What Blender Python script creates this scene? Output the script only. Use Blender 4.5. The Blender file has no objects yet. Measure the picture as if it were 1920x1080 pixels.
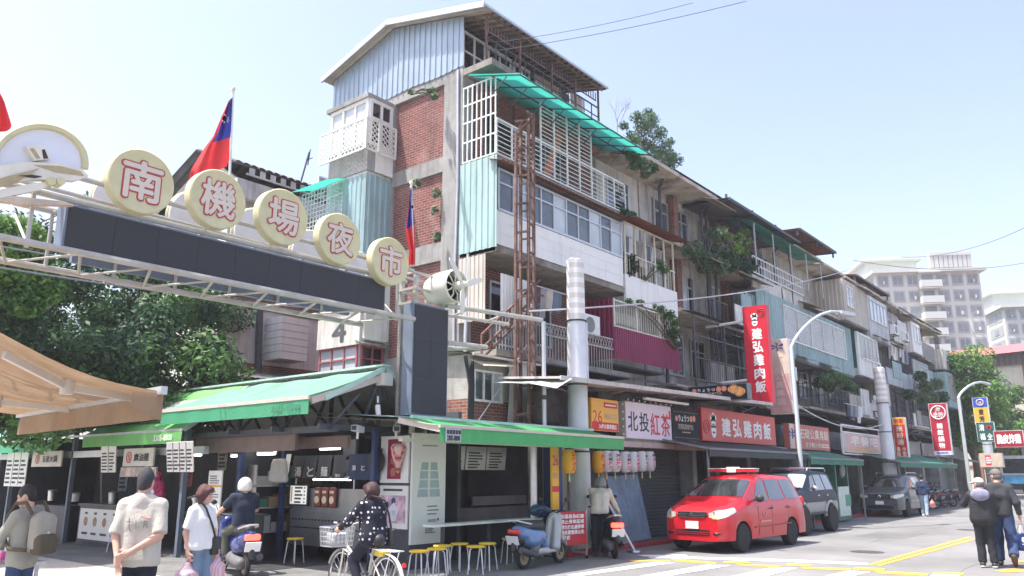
import bpy, math, random
import numpy as np
from mathutils import Vector, Matrix
sc = bpy.context.scene
COL = sc.collection
R_ = math.radians
rnd = random.Random(7)

# ------------------------------------------------------------------ camera, sky, sun, exposure
HZ, VX, VY, CAMH = 888.0, 2200.0, -900.0, 1.72          # measured from the photograph (1920 wide)
FPX = math.sqrt((VX-960)*(960-VY)-(HZ-540)**2)
PITCH = math.atan((HZ-540)/FPX)
YAW = math.atan((VX-960)/(FPX/math.cos(PITCH)))
cam = bpy.data.cameras.new('camera'); camo = bpy.data.objects.new('camera', cam); COL.objects.link(camo)
cam.sensor_width = 36; cam.lens = FPX/1920*36; cam.clip_end = 2000; cam.clip_start = .05
camo.location = (0, 0, CAMH); camo.rotation_euler = (R_(90)+PITCH, 0, YAW-R_(90))
sc.camera = camo
SUN_AZ = (-.80, .60); SUN_EL = 67.0
w = bpy.data.worlds.new('World'); sc.world = w; w.use_nodes = True
nt = w.node_tree; bg = nt.nodes['Background']
sky = nt.nodes.new('ShaderNodeTexSky'); sky.sky_type = 'NISHITA'; sky.sun_disc = False
sky.sun_elevation = R_(SUN_EL); sky.sun_rotation = math.atan2(SUN_AZ[0], SUN_AZ[1])
sky.air_density = 1.0; sky.dust_density = 2.2; sky.ozone_density = 1.2
wb = nt.nodes.new('ShaderNodeMix'); wb.data_type = 'RGBA'; wb.blend_type = 'MULTIPLY'; wb.inputs[0].default_value = 1; wb.inputs[7].default_value = (1.07, .955, .96, 1); nt.links.new(sky.outputs[0], wb.inputs[6]); nt.links.new(wb.outputs[2], bg.inputs[0]); bg.inputs[1].default_value = .15
sl = bpy.data.lights.new('sun', 'SUN'); sl.energy = 3.8; sl.angle = R_(.5); sl.color = (1, .96, .9)
slo = bpy.data.objects.new('sun', sl); COL.objects.link(slo)
_h = math.cos(R_(SUN_EL))
sdir = Vector((SUN_AZ[0]*_h, SUN_AZ[1]*_h, math.sin(R_(SUN_EL))))
slo.rotation_euler = sdir.to_track_quat('Z', 'Y').to_euler(); slo.location = (0, 0, 40)
sc.view_settings.view_transform = 'Standard'; sc.view_settings.look = 'None'
sc.view_settings.exposure = 1.36; sc.view_settings.gamma = 1

# ------------------------------------------------------------------ measuring: a pixel of the photo on a known plane
_fh = Vector((math.cos(YAW), math.sin(YAW), 0)); _rt = Vector((math.sin(YAW), -math.cos(YAW), 0)); _zz = Vector((0, 0, 1))
_fw = _fh*math.cos(PITCH)+_zz*math.sin(PITCH); _up = _zz*math.cos(PITCH)-_fh*math.sin(PITCH)
def ray(x, y): return _fw*FPX+_rt*(x-960)+_up*(540-y)
_C = Vector((0, 0, CAMH))
def onY(x, y, Y): d = ray(x, y); return _C+d*(Y/d.y)
def onX(x, y, X): d = ray(x, y); return _C+d*(X/d.x)
def onZ(x, y, Z=0): d = ray(x, y); return _C+d*((Z-CAMH)/d.z)
def G(px, D):
 h = ray(px, HZ); h = h/h.dot(_fh); p = h*D
 return p.x, p.y

# ------------------------------------------------------------------ materials
MATS = {}
def _mix(nt, a, b, fac, mode='MIX'):
 n = nt.nodes.new('ShaderNodeMix'); n.data_type = 'RGBA'; n.blend_type = mode
 for s, v in ((n.inputs[0], fac), (n.inputs[6], a), (n.inputs[7], b)):
  if hasattr(v, 'links') or isinstance(v, bpy.types.NodeSocket): nt.links.new(v, s)
  elif isinstance(v, (int, float)): s.default_value = v
  else: s.default_value = (*v, 1)
 return n.outputs[2]
def _noise(nt, vec, scale, detail=5, mp=None, rough=.6):
 if mp:
  m = nt.nodes.new('ShaderNodeMapping'); m.inputs['Scale'].default_value = mp; nt.links.new(vec, m.inputs[0]); vec = m.outputs[0]
 n = nt.nodes.new('ShaderNodeTexNoise'); n.inputs['Scale'].default_value = scale; n.inputs['Detail'].default_value = detail
 n.inputs['Roughness'].default_value = rough; nt.links.new(vec, n.inputs['Vector']); return n.outputs[0]
def _range(nt, v, a, b, c=0, d=1):
 m = nt.nodes.new('ShaderNodeMapRange'); nt.links.new(v, m.inputs[0])
 for i, x in enumerate((a, b, c, d)): m.inputs[i+1].default_value = x
 return m.outputs[0]
def _mul(nt, a, k):
 m = nt.nodes.new('ShaderNodeMath'); m.operation = 'MULTIPLY'; nt.links.new(a, m.inputs[0])
 if isinstance(k, (int, float)): m.inputs[1].default_value = k
 else: nt.links.new(k, m.inputs[1])
 return m.outputs[0]
def M(name, rgb, rough=.7, var=.15, scale=3., metal=0., bump=0., streak=0., grime=0., gcol=(.06, .05, .04), trans=0., emit=0., spec=.4, coat=0., alpha=1., dots=None, stripes=None, plaid=False):
 if name in MATS: return MATS[name]
 if not bump and any(q in name for q in ('shirt', 'trousers', 'denim', 'sweater', 'pullover', 'jacket', 'dot cloth', 'navy top', 'slacks', 'hair', 'awning cloth')): bump = .45
 m = bpy.data.materials.new(name); m.use_nodes = True; MATS[name] = m
 nt = m.node_tree; p = nt.nodes['Principled BSDF']
 tc = nt.nodes.new('ShaderNodeTexCoord'); vec = tc.outputs['Object']
 n1 = _noise(nt, vec, scale)
 lo = tuple(c*(1-var) for c in rgb); hi = tuple(min(1, c*(1+var)) for c in rgb)
 col = _mix(nt, lo, hi, _range(nt, n1, .3, .7))
 if dots:
  v = nt.nodes.new('ShaderNodeTexVoronoi'); v.inputs['Scale'].default_value = dots[0]; v.inputs['Randomness'].default_value = .35
  nt.links.new(vec, v.inputs['Vector']); col = _mix(nt, col, dots[2], _range(nt, v.outputs['Distance'], dots[1], dots[1]*1.25, 1, 0))
 if stripes:
  sp = nt.nodes.new('ShaderNodeSeparateXYZ'); nt.links.new(vec, sp.inputs[0])
  ad = nt.nodes.new('ShaderNodeMath'); ad.operation = 'ADD'; nt.links.new(sp.outputs[0], ad.inputs[0]); nt.links.new(sp.outputs[1], ad.inputs[1])
  src = ad.outputs[0] if stripes[2] == 'h' else sp.outputs[2]
  fr = nt.nodes.new('ShaderNodeMath'); fr.operation = 'PINGPONG'; nt.links.new(src, fr.inputs[0]); fr.inputs[1].default_value = stripes[0]
  col = _mix(nt, col, stripes[1], _range(nt, fr.outputs[0], stripes[0]*.45, stripes[0]*.55))
  if plaid:
   fr2 = nt.nodes.new('ShaderNodeMath'); fr2.operation = 'PINGPONG'; nt.links.new(sp.outputs[2], fr2.inputs[0]); fr2.inputs[1].default_value = stripes[0]
   col = _mix(nt, col, stripes[1], _mul(nt, _range(nt, fr2.outputs[0], stripes[0]*.45, stripes[0]*.55), .5))
 if streak:
  s = _noise(nt, vec, 2.2, 6, (3, 3, .22)); col = _mix(nt, col, gcol, _mul(nt, _range(nt, s, .5, .72), streak))
 if grime:
  g = _noise(nt, vec, scale*.45, 8, None, .7); col = _mix(nt, col, gcol, _mul(nt, _range(nt, g, .5, .68), grime))
 nt.links.new(col, p.inputs['Base Color'])
 p.inputs['Roughness'].default_value = rough; p.inputs['Metallic'].default_value = metal
 p.inputs['Specular IOR Level'].default_value = spec; p.inputs['Coat Weight'].default_value = coat; p.inputs['Coat Roughness'].default_value = .05
 if bump:
  b = nt.nodes.new('ShaderNodeBump'); b.inputs['Strength'].default_value = bump; b.inputs['Distance'].default_value = .02
  nt.links.new(_noise(nt, vec, scale*8, 6), b.inputs['Height']); nt.links.new(b.outputs[0], p.inputs['Normal'])
 if trans:       # thin cloth or sheet that lets light through
  t = nt.nodes.new('ShaderNodeBsdfTranslucent'); nt.links.new(col, t.inputs[0])
  mx = nt.nodes.new('ShaderNodeMixShader'); mx.inputs[0].default_value = trans
  nt.links.new(p.outputs[0], mx.inputs[1]); nt.links.new(t.outputs[0], mx.inputs[2]); nt.links.new(mx.outputs[0], nt.nodes['Material Output'].inputs[0])
 if emit:
  nt.links.new(col, p.inputs['Emission Color']); p.inputs['Emission Strength'].default_value = emit
 if alpha < 1: p.inputs['Alpha'].default_value = alpha
 return m
def Mbrick(name, c1, c2, mortar, grime=.4, var=.5):
 m = bpy.data.materials.new(name); m.use_nodes = True; MATS[name] = m
 nt = m.node_tree; p = nt.nodes['Principled BSDF']; p.inputs['Roughness'].default_value = .9; p.inputs['Specular IOR Level'].default_value = .2
 tc = nt.nodes.new('ShaderNodeTexCoord'); vec = tc.outputs['Object']
 sp = nt.nodes.new('ShaderNodeSeparateXYZ'); nt.links.new(vec, sp.inputs[0])
 ad = nt.nodes.new('ShaderNodeMath'); ad.operation = 'ADD'; nt.links.new(sp.outputs[0], ad.inputs[0]); nt.links.new(sp.outputs[1], ad.inputs[1])
 cb = nt.nodes.new('ShaderNodeCombineXYZ'); nt.links.new(ad.outputs[0], cb.inputs[0]); nt.links.new(sp.outputs[2], cb.inputs[1])
 br = nt.nodes.new('ShaderNodeTexBrick'); nt.links.new(cb.outputs[0], br.inputs['Vector'])
 for k, v in (('Color1', c1), ('Color2', c2), ('Mortar', mortar)): br.inputs[k].default_value = (*v, 1)
 br.inputs['Scale'].default_value = 1; br.inputs['Mortar Size'].default_value = .009; br.inputs['Brick Width'].default_value = .22; br.inputs['Row Height'].default_value = .075
 br.inputs['Bias'].default_value = -.1
 v = _noise(nt, vec, 1.1, 8, None, .7); col = _mix(nt, br.outputs[0], (.7, .55, .5), _mul(nt, _range(nt, v, .5, .75), var*.5))
 v2 = _noise(nt, vec, .8, 8, (1.6, 1.6, .5), .7); col = _mix(nt, col, (.045, .04, .038), _mul(nt, _range(nt, v2, .5, .7), grime))
 nt.links.new(col, p.inputs['Base Color'])
 b = nt.nodes.new('ShaderNodeBump'); b.inputs['Strength'].default_value = .6; b.inputs['Distance'].default_value = .012; b.invert = True
 nt.links.new(br.outputs['Fac'], b.inputs['Height']); nt.links.new(b.outputs[0], p.inputs['Normal'])
 return m
def Mglass(name, rgb=(.02, .025, .03), rough=.06, var=.5):      # window glass seen by day: dark room behind, sky in it
 return M(name, rgb, rough, var, 1.3, spec=.6, coat=.5)
def Mclear(name, tint=(.75, .8, .8)):
 m = bpy.data.materials.new(name); m.use_nodes = True; MATS[name] = m
 p = m.node_tree.nodes['Principled BSDF']; p.inputs['Base Color'].default_value = (*tint, 1); p.inputs['Roughness'].default_value = .15; p.inputs['Alpha'].default_value = .25
 return m

# ------------------------------------------------------------------ mesh building
def V3(a): return a if isinstance(a, Vector) else Vector(a)
SPLIT = set('post pier leg attic_post canopy_bracket shelf_leg caster carton crate bulb wheel folding_arm bracket downpipe brick_pier window_hood balcony window awning_post arm roof_truss tube_lamp rail_post pillar_frame patch_board rung stair_bay clothes canopy_box strap gutter_box back_wall clamp conduit'.split())
class B:
 def __init__(s): s.v = []; s.f = []; s.m = []; s.mi = 0
 def add(s, vs, fs, mi=None):
  o = len(s.v); s.v += [tuple(x) for x in vs]; s.f += [tuple(i+o for i in f) for f in fs]; s.m += [s.mi if mi is None else mi]*len(fs); return s
 def quad(s, *p): return s.add(p, [tuple(range(len(p)))])
 def box(s, a, b):
  x0, x1 = sorted((a[0], b[0])); y0, y1 = sorted((a[1], b[1])); z0, z1 = sorted((a[2], b[2]))
  return s.add([(x0,y0,z0),(x1,y0,z0),(x1,y1,z0),(x0,y1,z0),(x0,y0,z1),(x1,y0,z1),(x1,y1,z1),(x0,y1,z1)],
                     [(0,3,2,1),(4,5,6,7),(0,1,5,4),(1,2,6,5),(2,3,7,6),(3,0,4,7)])
 def obox(s, c, ax, ay, az):
  c, ax, ay, az = V3(c), V3(ax), V3(ay), V3(az)
  vs = [c+ax*i+ay*j+az*k for k in (-1, 1) for j in (-1, 1) for i in (-1, 1)]
  return s.add(vs, [(0,2,3,1),(4,5,7,6),(0,1,5,4),(1,3,7,5),(3,2,6,7),(2,0,4,6)])
 def bar(s, p, q, w=.04, h=None, up=(0, 0, 1)):
  p, q = V3(p), V3(q); d = q-p; L = d.length
  if L < 1e-6: return s
  d = d/L; u = V3(up); r = d.cross(u)
  if r.length < 1e-3: r = d.cross(Vector((1, 0, 0)))
  r.normalize(); u = r.cross(d)
  return s.obox((p+q)/2, d*L/2, r*w/2, u*(h or w)/2)
 def tube(s, pts, r, n=8, cap=True, close=False):
  pts = [V3(p) for p in pts]; rs = r if isinstance(r, (list, tuple)) else [r]*len(pts)
  o = len(s.v); N = len(pts); ref = None; vs = []
  for i, p in enumerate(pts):
   if close: t = pts[(i+1) % N]-pts[i-1]
   else: t = pts[min(i+1, N-1)]-pts[max(i-1, 0)]
   t.normalize()
   if ref is None:
    ref = t.orthogonal().normalized()
   ref = (ref-t*ref.dot(t))
   if ref.length < 1e-4: ref = t.orthogonal()
   ref.normalize(); bi = t.cross(ref)
   for k in range(n):
    a = 2*math.pi*k/n; vs.append(p+(ref*math.cos(a)+bi*math.sin(a))*rs[i])
  fs = []
  for i in range(N if close else N-1):
   j = (i+1) % N
   for k in range(n):
    fs.append((i*n+k, i*n+(k+1) % n, j*n+(k+1) % n, j*n+k))
  if cap and not close: fs += [tuple(range(n-1, -1, -1)), tuple((N-1)*n+k for k in range(n))]
  return s.add(vs, fs)
 def cyl(s, p, q, r, n=16, r2=None): return s.tube([p, q], [r, r if r2 is None else r2], n)
 def lathe(s, prof, c=(0, 0, 0), n=20, axis='z'):
  c = V3(c); vs = []; fs = []
  for r, h in prof:
   for k in range(n):
    a = 2*math.pi*k/n; x, y = r*math.cos(a), r*math.sin(a)
    vs.append(c+Vector({'z': (x, y, h), 'y': (x, h, -y), 'x': (h, x, y)}[axis]))
  for i in range(len(prof)-1):
   for k in range(n): fs.append((i*n+k, i*n+(k+1) % n, (i+1)*n+(k+1) % n, (i+1)*n+k))
  if prof[0][0] > 1e-4: fs.append(tuple(range(n-1, -1, -1)))
  if prof[-1][0] > 1e-4: fs.append(tuple((len(prof)-1)*n+k for k in range(n)))
  return s.add(vs, fs)
 def prism(s, pts, d):
  d = V3(d); pts = [V3(p) for p in pts]; n = len(pts)
  return s.add(pts+[p+d for p in pts], [tuple(range(n-1, -1, -1)), tuple(range(n, 2*n))]+[(i, (i+1) % n, (i+1) % n+n, i+n) for i in range(n)])
 def corr(s, o, u, v, n, pitch=.2, depth=.03, kind='trap'):
  """corrugated sheet: origin o, across vector u (the waves repeat along it), along v, outward n"""
  o, u, v, n = V3(o), V3(u), V3(v), V3(n).normalized(); L = u.length; ud = u/L; pts = []; x = 0
  while x < L:
   if kind == 'trap': pr = ((0, 0), (.38, 0), (.5, 1), (.88, 1))
   else: pr = ((0, 0), (.25, .7), (.5, 1), (.75, .7))
   for a, b in pr:
    if x+a*pitch <= L: pts.append((x+a*pitch, b*depth))
   x += pitch
  pts.append((L, 0)); vs = []
  for a, b in pts: vs += [o+ud*a+n*b, o+ud*a+n*b+v]
  return s.add(vs, [(2*i, 2*i+2, 2*i+3, 2*i+1) for i in range(len(pts)-1)])
 def sheet(s, rows, thick=None):
  """a grid of points (list of rows); with thick a closed slab"""
  nr, nc = len(rows), len(rows[0]); vs = [V3(p) for r in rows for p in r]
  fs = [(i*nc+j, i*nc+j+1, (i+1)*nc+j+1, (i+1)*nc+j) for i in range(nr-1) for j in range(nc-1)]
  return s.add(vs, fs)
 def pbox(s, a, b, c, d, nrm, t):
  """slab on the quad a b c d, thickness t along nrm"""
  return s.prism([a, b, c, d], V3(nrm)*t)
 def islands(s):
  p = list(range(len(s.v)))
  def f(a):
   while p[a] != a: p[a] = p[p[a]]; a = p[a]
   return a
  for q in s.f:
   r = f(q[0])
   for k in q[1:]: p[f(k)] = r
  g = {}
  for i, q in enumerate(s.f): g.setdefault(f(q[0]), []).append(i)
  return sorted(g.values(), key=len, reverse=True) if len(g) > 1 else None
 def build(s, name, mats, parent=None, smooth=False, **kw):
  if name in SPLIT and parent is not None:      # pieces one could count become parts of their own
   isl = s.islands()
   if isl:
    last = None; grp = [[i] for i in range(min(len(isl), 96))]
    if len(isl) > 96: grp.append(list(range(96, len(isl))))
    for g in grp:
     fi = [k for i in g for k in isl[i]]; used = sorted({v for k in fi for v in s.f[k]}); mp = {v: i for i, v in enumerate(used)}; t = B(); t.v = [s.v[v] for v in used]; t.f = [tuple(mp[v] for v in s.f[k]) for k in fi]; t.m = [s.m[k] for k in fi]; last = t._build(name, mats, parent, smooth, **kw)
     if len(g) > 1: last['kind'] = 'stuff'
    return last
  return s._build(name, mats, parent, smooth, **kw)
 def _build(s, name, mats, parent=None, smooth=False, **kw):
  me = bpy.data.meshes.new(name); me.from_pydata(s.v, [], s.f)
  if not isinstance(mats, (list, tuple)): mats = [mats]
  for m in mats: me.materials.append(m)
  if len(mats) > 1: me.polygons.foreach_set('material_index', s.m)
  if smooth: me.polygons.foreach_set('use_smooth', [True]*len(s.f))
  me.update()
  if smooth and smooth != 'all' and hasattr(me, 'set_sharp_from_angle'): me.set_sharp_from_angle(angle=R_(38))
  return link(name, me, parent, **kw)
def link(name, me, parent=None, label=None, cat=None, group=None, kind=None):
 o = bpy.data.objects.new(name, me); COL.objects.link(o)
 if parent is not None:
  o.parent = parent
  if 'base' in parent: o.matrix_parent_inverse = Matrix.Translation(-Vector(parent['base']))
 if label: o['label'] = label
 if cat: o['category'] = cat
 if group: o['group'] = group
 if kind: o['kind'] = kind
 return o
def thing(name, label, cat, loc=(0, 0, 0), group=None):
 o = bpy.data.objects.new(name, None); COL.objects.link(o); o.location = loc; o['base'] = tuple(loc); o.empty_display_size = .2
 o['label'] = label; o['category'] = cat
 if group: o['group'] = group
 return o
def put(root, loc, rz=0.): root.location = loc; root.rotation_euler = (0, 0, rz); return root
def dup(root, loc, rz=0., label=None, group=None):
 r = root.copy(); COL.objects.link(r); r.location = loc; r.rotation_euler = (0, 0, rz)
 if label: r['label'] = label
 if group: r['group'] = group
 for ch in root.children:
  c = ch.copy(); COL.objects.link(c); c.parent = r
  for g in ch.children:
   d = g.copy(); COL.objects.link(d); d.parent = c
 return r
def npmesh(name, v, f, mats, parent=None, smooth=True, mi=None, **kw):
 v = np.asarray(v, np.float32); f = np.asarray(f, np.int32); me = bpy.data.meshes.new(name); k = f.shape[1]
 me.vertices.add(len(v)); me.vertices.foreach_set('co', v.ravel()); me.loops.add(f.size); me.loops.foreach_set('vertex_index', f.ravel())
 me.polygons.add(len(f)); me.polygons.foreach_set('loop_start', np.arange(0, f.size, k, dtype=np.int32))
 for m in (mats if isinstance(mats, (list, tuple)) else [mats]): me.materials.append(m)
 if mi is not None: me.polygons.foreach_set('material_index', np.asarray(mi, np.int32))
 if smooth: me.polygons.foreach_set('use_smooth', np.ones(len(f), bool))
 me.update(calc_edges=True); return link(name, me, parent, **kw)

# ------------------------------------------------------------------ lettering
_tc = {}
def glyphs(body, bold, ext):
 key = (body, bold, ext)
 if key not in _tc:
  c = bpy.data.curves.new('t', 'FONT'); c.body = body; c.offset = bold; c.extrude = ext; c.resolution_u = 2; c.align_x = 'CENTER'
  o = bpy.data.objects.new('t', c); COL.objects.link(o)
  me = bpy.data.meshes.new_from_object(o.evaluated_get(bpy.context.evaluated_depsgraph_get()))
  bpy.data.objects.remove(o); bpy.data.curves.remove(c)
  n = len(me.vertices); a = np.zeros(n*3, np.float32); me.vertices.foreach_get('co', a)
  _tc[key] = (a.reshape(-1, 3), [tuple(p.vertices) for p in me.polygons]); bpy.data.meshes.remove(me)
 return _tc[key]
def text_into(b, body, c, u, v, w, h, bold=.012, ext=.004, out=None, squash=True):
 """letters into builder b: centred on c, u right, v up, box w x h"""
 c, u, v = V3(c), V3(u).normalized(), V3(v).normalized(); n = u.cross(v)
 if bold > .018:     # heavy strokes: the plain glyph laid several times, shifted a little
  for i, (a, e) in enumerate(((0, 0), (1, 0), (-1, 0), (0, 1), (0, -1), (.7, .7), (-.7, .7), (.7, -.7), (-.7, -.7))[:9 if bold > .035 else 5]):
   text_into(b, body, c+u*a*bold*h+v*e*bold*h+n*(.0004*i), u, v, w*(1-2*bold), h*(1-2*bold), 0, ext)
  return b
 P, F = glyphs(body, bold, ext/max(h, .05))
 if not len(P): return b
 lo, hi = P.min(0), P.max(0); sx = w/max(hi[0]-lo[0], 1e-4); sy = h/max(hi[1]-lo[1], 1e-4)
 if not squash: sx = sy = min(sx, sy)
 mid = (lo+hi)/2; zmin = P[:, 2].min()
 vs = [c+u*float((p[0]-mid[0])*sx)+v*float((p[1]-mid[1])*sy)+n*(.001 if p[2] <= zmin+1e-6 else ext+.001) for p in P]
 return b.add(vs, F)
def column_into(b, body, c, u, v, w, h, bold=.012, gap=.12):
 """a vertical line of characters"""
 n = len(body); ch = h/n; c, u, v = V3(c), V3(u), V3(v)
 for i, k in enumerate(body):
  if k != ' ': text_into(b, k, c+v*(h/2-ch*(i+.5)), u, v, w, ch*(1-gap), bold)
 return b

# ------------------------------------------------------------------ rounded shapes from distance fields (people, bags, scooter shells)
def rotm(rx=0, ry=0, rz=0): return np.array((Matrix.Rotation(rz, 3, 'Z') @ Matrix.Rotation(ry, 3, 'Y') @ Matrix.Rotation(rx, 3, 'X')), np.float32)
def _sd(pr, P):
 k = pr[0]
 if k == 'c':
  a, b = np.array(pr[1], np.float32), np.array(pr[2], np.float32); ra, rb = pr[3], pr[4] if len(pr) > 4 else pr[3]
  ba = b-a; t = np.clip(((P-a) @ ba)/max(float(ba @ ba), 1e-9), 0, 1); return np.linalg.norm(P-a-t[..., None]*ba, axis=-1)-(ra+(rb-ra)*t)
 if k == 'e':
  q = P-np.array(pr[1], np.float32)
  if len(pr) > 3: q = q @ pr[3]
  r = np.array(pr[2], np.float32); k0 = np.linalg.norm(q/r, axis=-1); k1 = np.linalg.norm(q/(r*r), axis=-1); return k0*(k0-1)/np.maximum(k1, 1e-6)
 if k == 'b':
  q = P-np.array(pr[1], np.float32)
  if len(pr) > 4: q = q @ pr[4]
  r = pr[3]; d = np.abs(q)-(np.array(pr[2], np.float32)-r); return np.linalg.norm(np.maximum(d, 0), axis=-1)+np.minimum(d.max(-1), 0)-r
def _bb(pr):
 if pr[0] == 'c':
  a, b = np.array(pr[1]), np.array(pr[2]); r = max(pr[3:5]); return np.minimum(a, b)-r, np.maximum(a, b)+r
 r = np.linalg.norm(pr[2]) if len(pr) > (3 if pr[0] == 'e' else 4) else np.array(pr[2]); return np.array(pr[1])-r, np.array(pr[1])+r
def sdf(groups, res=.012, k=.03, fold=0., extra=None):
 """groups: list of dict(p=prims, cut=[(point,normal)], sub=[prims]) or plain lists of prims; returns verts, quads"""
 gs = [g if isinstance(g, dict) else dict(p=g) for g in groups]
 bbs = [_bb(p) for g in gs for p in g['p']]; lo = np.min([b[0] for b in bbs], 0)-.03-fold; hi = np.max([b[1] for b in bbs], 0)+.03+fold
 n = np.ceil((hi-lo)/res).astype(int)+1; ax = [lo[i]+np.arange(n[i])*res for i in range(3)]
 P = np.stack(np.meshgrid(*ax, indexing='ij'), -1).astype(np.float32); F = np.full(n, 9., np.float32)
 for g in gs:
  f = np.full(n, 9., np.float32); kk = g.get('k', k)
  for pr in g['p']:
   b = _bb(pr); i0 = np.clip(((b[0]-lo-kk-.03)/res).astype(int), 0, n-1); i1 = np.clip(((b[1]-lo+kk+.03)/res).astype(int)+2, 1, n)
   s = tuple(slice(i0[i], i1[i]) for i in range(3)); d = _sd(pr, P[s]); h = np.maximum(kk-np.abs(f[s]-d), 0)/max(kk, 1e-6); f[s] = np.minimum(f[s], d)-h*h*kk*.25
  for pr in g.get('sub', ()): f = np.maximum(f, -_sd(pr, P))
  for c, nn in g.get('cut', ()):
   nn = np.array(nn, np.float32); nn /= np.linalg.norm(nn); f = np.maximum(f, (P-np.array(c, np.float32)) @ nn)
  kk = k*.6; h = np.maximum(kk-np.abs(F-f), 0)/max(kk, 1e-6); F = np.minimum(F, f)-h*h*kk*.25
 if fold:
  x, y, z = P[..., 0], P[..., 1], P[..., 2]
  F += fold*(np.sin(19*z+9*x+7*np.sin(6*y+3*z))*.5+np.sin(31*y-17*z+5*np.sin(9*x))*.3+np.sin(23*x+27*z*.6+4*np.sin(11*y))*.3)
 F[0] = F[-1] = 1; F[:, 0] = F[:, -1] = 1; F[:, :, 0] = F[:, :, -1] = 1
 return nets(F, lo, res)
def nets(F, lo, res):
 ins = F < 0; nx, ny, nz = F.shape; acc = np.zeros((nx-1, ny-1, nz-1, 3), np.float32); cnt = np.zeros((nx-1, ny-1, nz-1), np.float32)
 C = [(i, j, k) for i in (0, 1) for j in (0, 1) for k in (0, 1)]
 def sl(c): return F[c[0]:nx-1+c[0], c[1]:ny-1+c[1], c[2]:nz-1+c[2]]
 for a in C:
  for d in range(3):
   if a[d] == 0:
    b = list(a); b[d] = 1; fa, fb = sl(a), sl(b); m = (fa < 0) != (fb < 0); t = np.where(m, fa/np.where(m, fa-fb, 1), 0)
    for e in range(3): acc[..., e] += np.where(m, (a[e] if e != d else t), 0)
    cnt += m
 act = cnt > 0; idx = np.full(act.shape, -1, np.int32); idx[act] = np.arange(act.sum())
 org = np.argwhere(act); v = (org+acc[act]/cnt[act][:, None])*res+lo; fs = []
 for d in range(3):
  a, b = [(1, 2), (2, 0), (0, 1)][d]; s0 = [slice(1, -1)]*3; s0[d] = slice(0, F.shape[d]-1); s1 = list(s0); s1[d] = slice(1, F.shape[d])
  i0, i1 = ins[tuple(s0)], ins[tuple(s1)]
  for flip, m in ((False, i0 & ~i1), (True, ~i0 & i1)):
   e = np.argwhere(m)
   if not len(e): continue
   o = [1, 1, 1]; o[d] = 0; e = e+np.array(o); q = []
   for da, db in ((-1, -1), (0, -1), (0, 0), (-1, 0)):
    c = e.copy(); c[:, a] += da; c[:, b] += db; q.append(idx[c[:, 0], c[:, 1], c[:, 2]])
   q = np.stack(q, 1); fs.append(q[:, ::-1] if flip else q)
 return v, np.concatenate(fs) if fs else np.zeros((0, 4), int)
def blob(name, groups, mat, parent, res=.012, k=.03, fold=0., **kw):
 v, f = sdf(groups, res, k, fold); return npmesh(name, v, f, mat, parent, True, **kw)
# ------------------------------------------------------------------ shared materials
concrete = M('concrete', (.30, .295, .28), .9, .22, 1.6, bump=.25, streak=.45, grime=.35, gcol=(.10, .095, .085), spec=.2)
concrete_l = M('pale render', (.58, .56, .51), .9, .14, 1.4, bump=.2, streak=.5, grime=.3, gcol=(.16, .145, .12), spec=.2)
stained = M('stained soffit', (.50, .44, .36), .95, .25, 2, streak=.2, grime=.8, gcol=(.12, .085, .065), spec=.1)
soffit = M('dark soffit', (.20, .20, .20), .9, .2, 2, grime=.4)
brick = Mbrick('brick', (.235, .075, .06), (.15, .05, .043), (.27, .23, .21), .45)
brick2 = Mbrick('brick orange', (.28, .105, .07), (.18, .065, .05), (.28, .24, .21), .5)
galv = M('blue galvanised sheet', (.33, .41, .47), .45, .12, .9, metal=.35, streak=.35, gcol=(.16, .19, .22))
mint = M('mint painted sheet', (.33, .46, .435), .6, .12, .8, streak=.45, grime=.15, gcol=(.13, .16, .14))
mint2 = M('faded mint sheet', (.28, .40, .41), .6, .16, .8, streak=.5, grime=.25, gcol=(.09, .10, .09))
white_p = M('white painted panel', (.76, .75, .71), .5, .05, 1.2, streak=.3, gcol=(.42, .39, .33))
white_m = M('white painted metal', (.72, .72, .70), .5, .1, 6, grime=.3, gcol=(.25, .17, .11))
cream_m = M('cream painted metal', (.68, .66, .54), .5, .1, 5, grime=.25, gcol=(.25, .19, .12))
alu = M('aluminium', (.55, .56, .57), .4, .08, 5, metal=.6)
steel = M('brushed steel', (.50, .50, .50), .32, .1, 8, metal=.9)
dk_steel = M('dark painted steel', (.06, .065, .075), .55, .25, 5, grime=.2, gcol=(.14, .1, .07))
rust = M('rusty steel', (.145, .085, .068), .9, .4, 7, grime=.6, gcol=(.30, .24, .20), spec=.2)
rust_roof = M('rusty roof sheet', (.21, .075, .05), .9, .35, 4, grime=.5, gcol=(.07, .045, .035))
dark_roof = M('weathered dark roof sheet', (.10, .10, .105), .8, .3, 2, grime=.5, gcol=(.17, .12, .09))
tan_roof = M('tan roof sheet', (.42, .37, .31), .8, .2, 2, grime=.5, gcol=(.2, .12, .08))
green_gl = M('green fibreglass', (.05, .42, .33), .5, .15, 2, trans=.55, grime=.2, gcol=(.05, .16, .13))
magenta = M('magenta sheet', (.21, .022, .068), .55, .12, 1, streak=.35, gcol=(.08, .02, .03))
beige_s = M('beige ribbed sheet', (.50, .46, .40), .7, .12, 1.5, streak=.4, gcol=(.2, .15, .11))
glass = Mglass('window glass', (.07, .085, .095), .08)
glass_c = M('curtained glass', (.42, .46, .48), .25, .3, .8, coat=.6, spec=.5)
glass_d = Mglass('dark glass', (.015, .018, .022), .08)
rubber = M('black rubber', (.025, .025, .027), .85, .2, 20)
blackp = M('black plastic', (.03, .03, .033), .5, .2, 8)
wood = M('dark wood', (.09, .055, .035), .7, .3, 4)
room = M('dim interior wall', (.12, .125, .13), .85, .25, 1.5, grime=.3)
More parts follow.
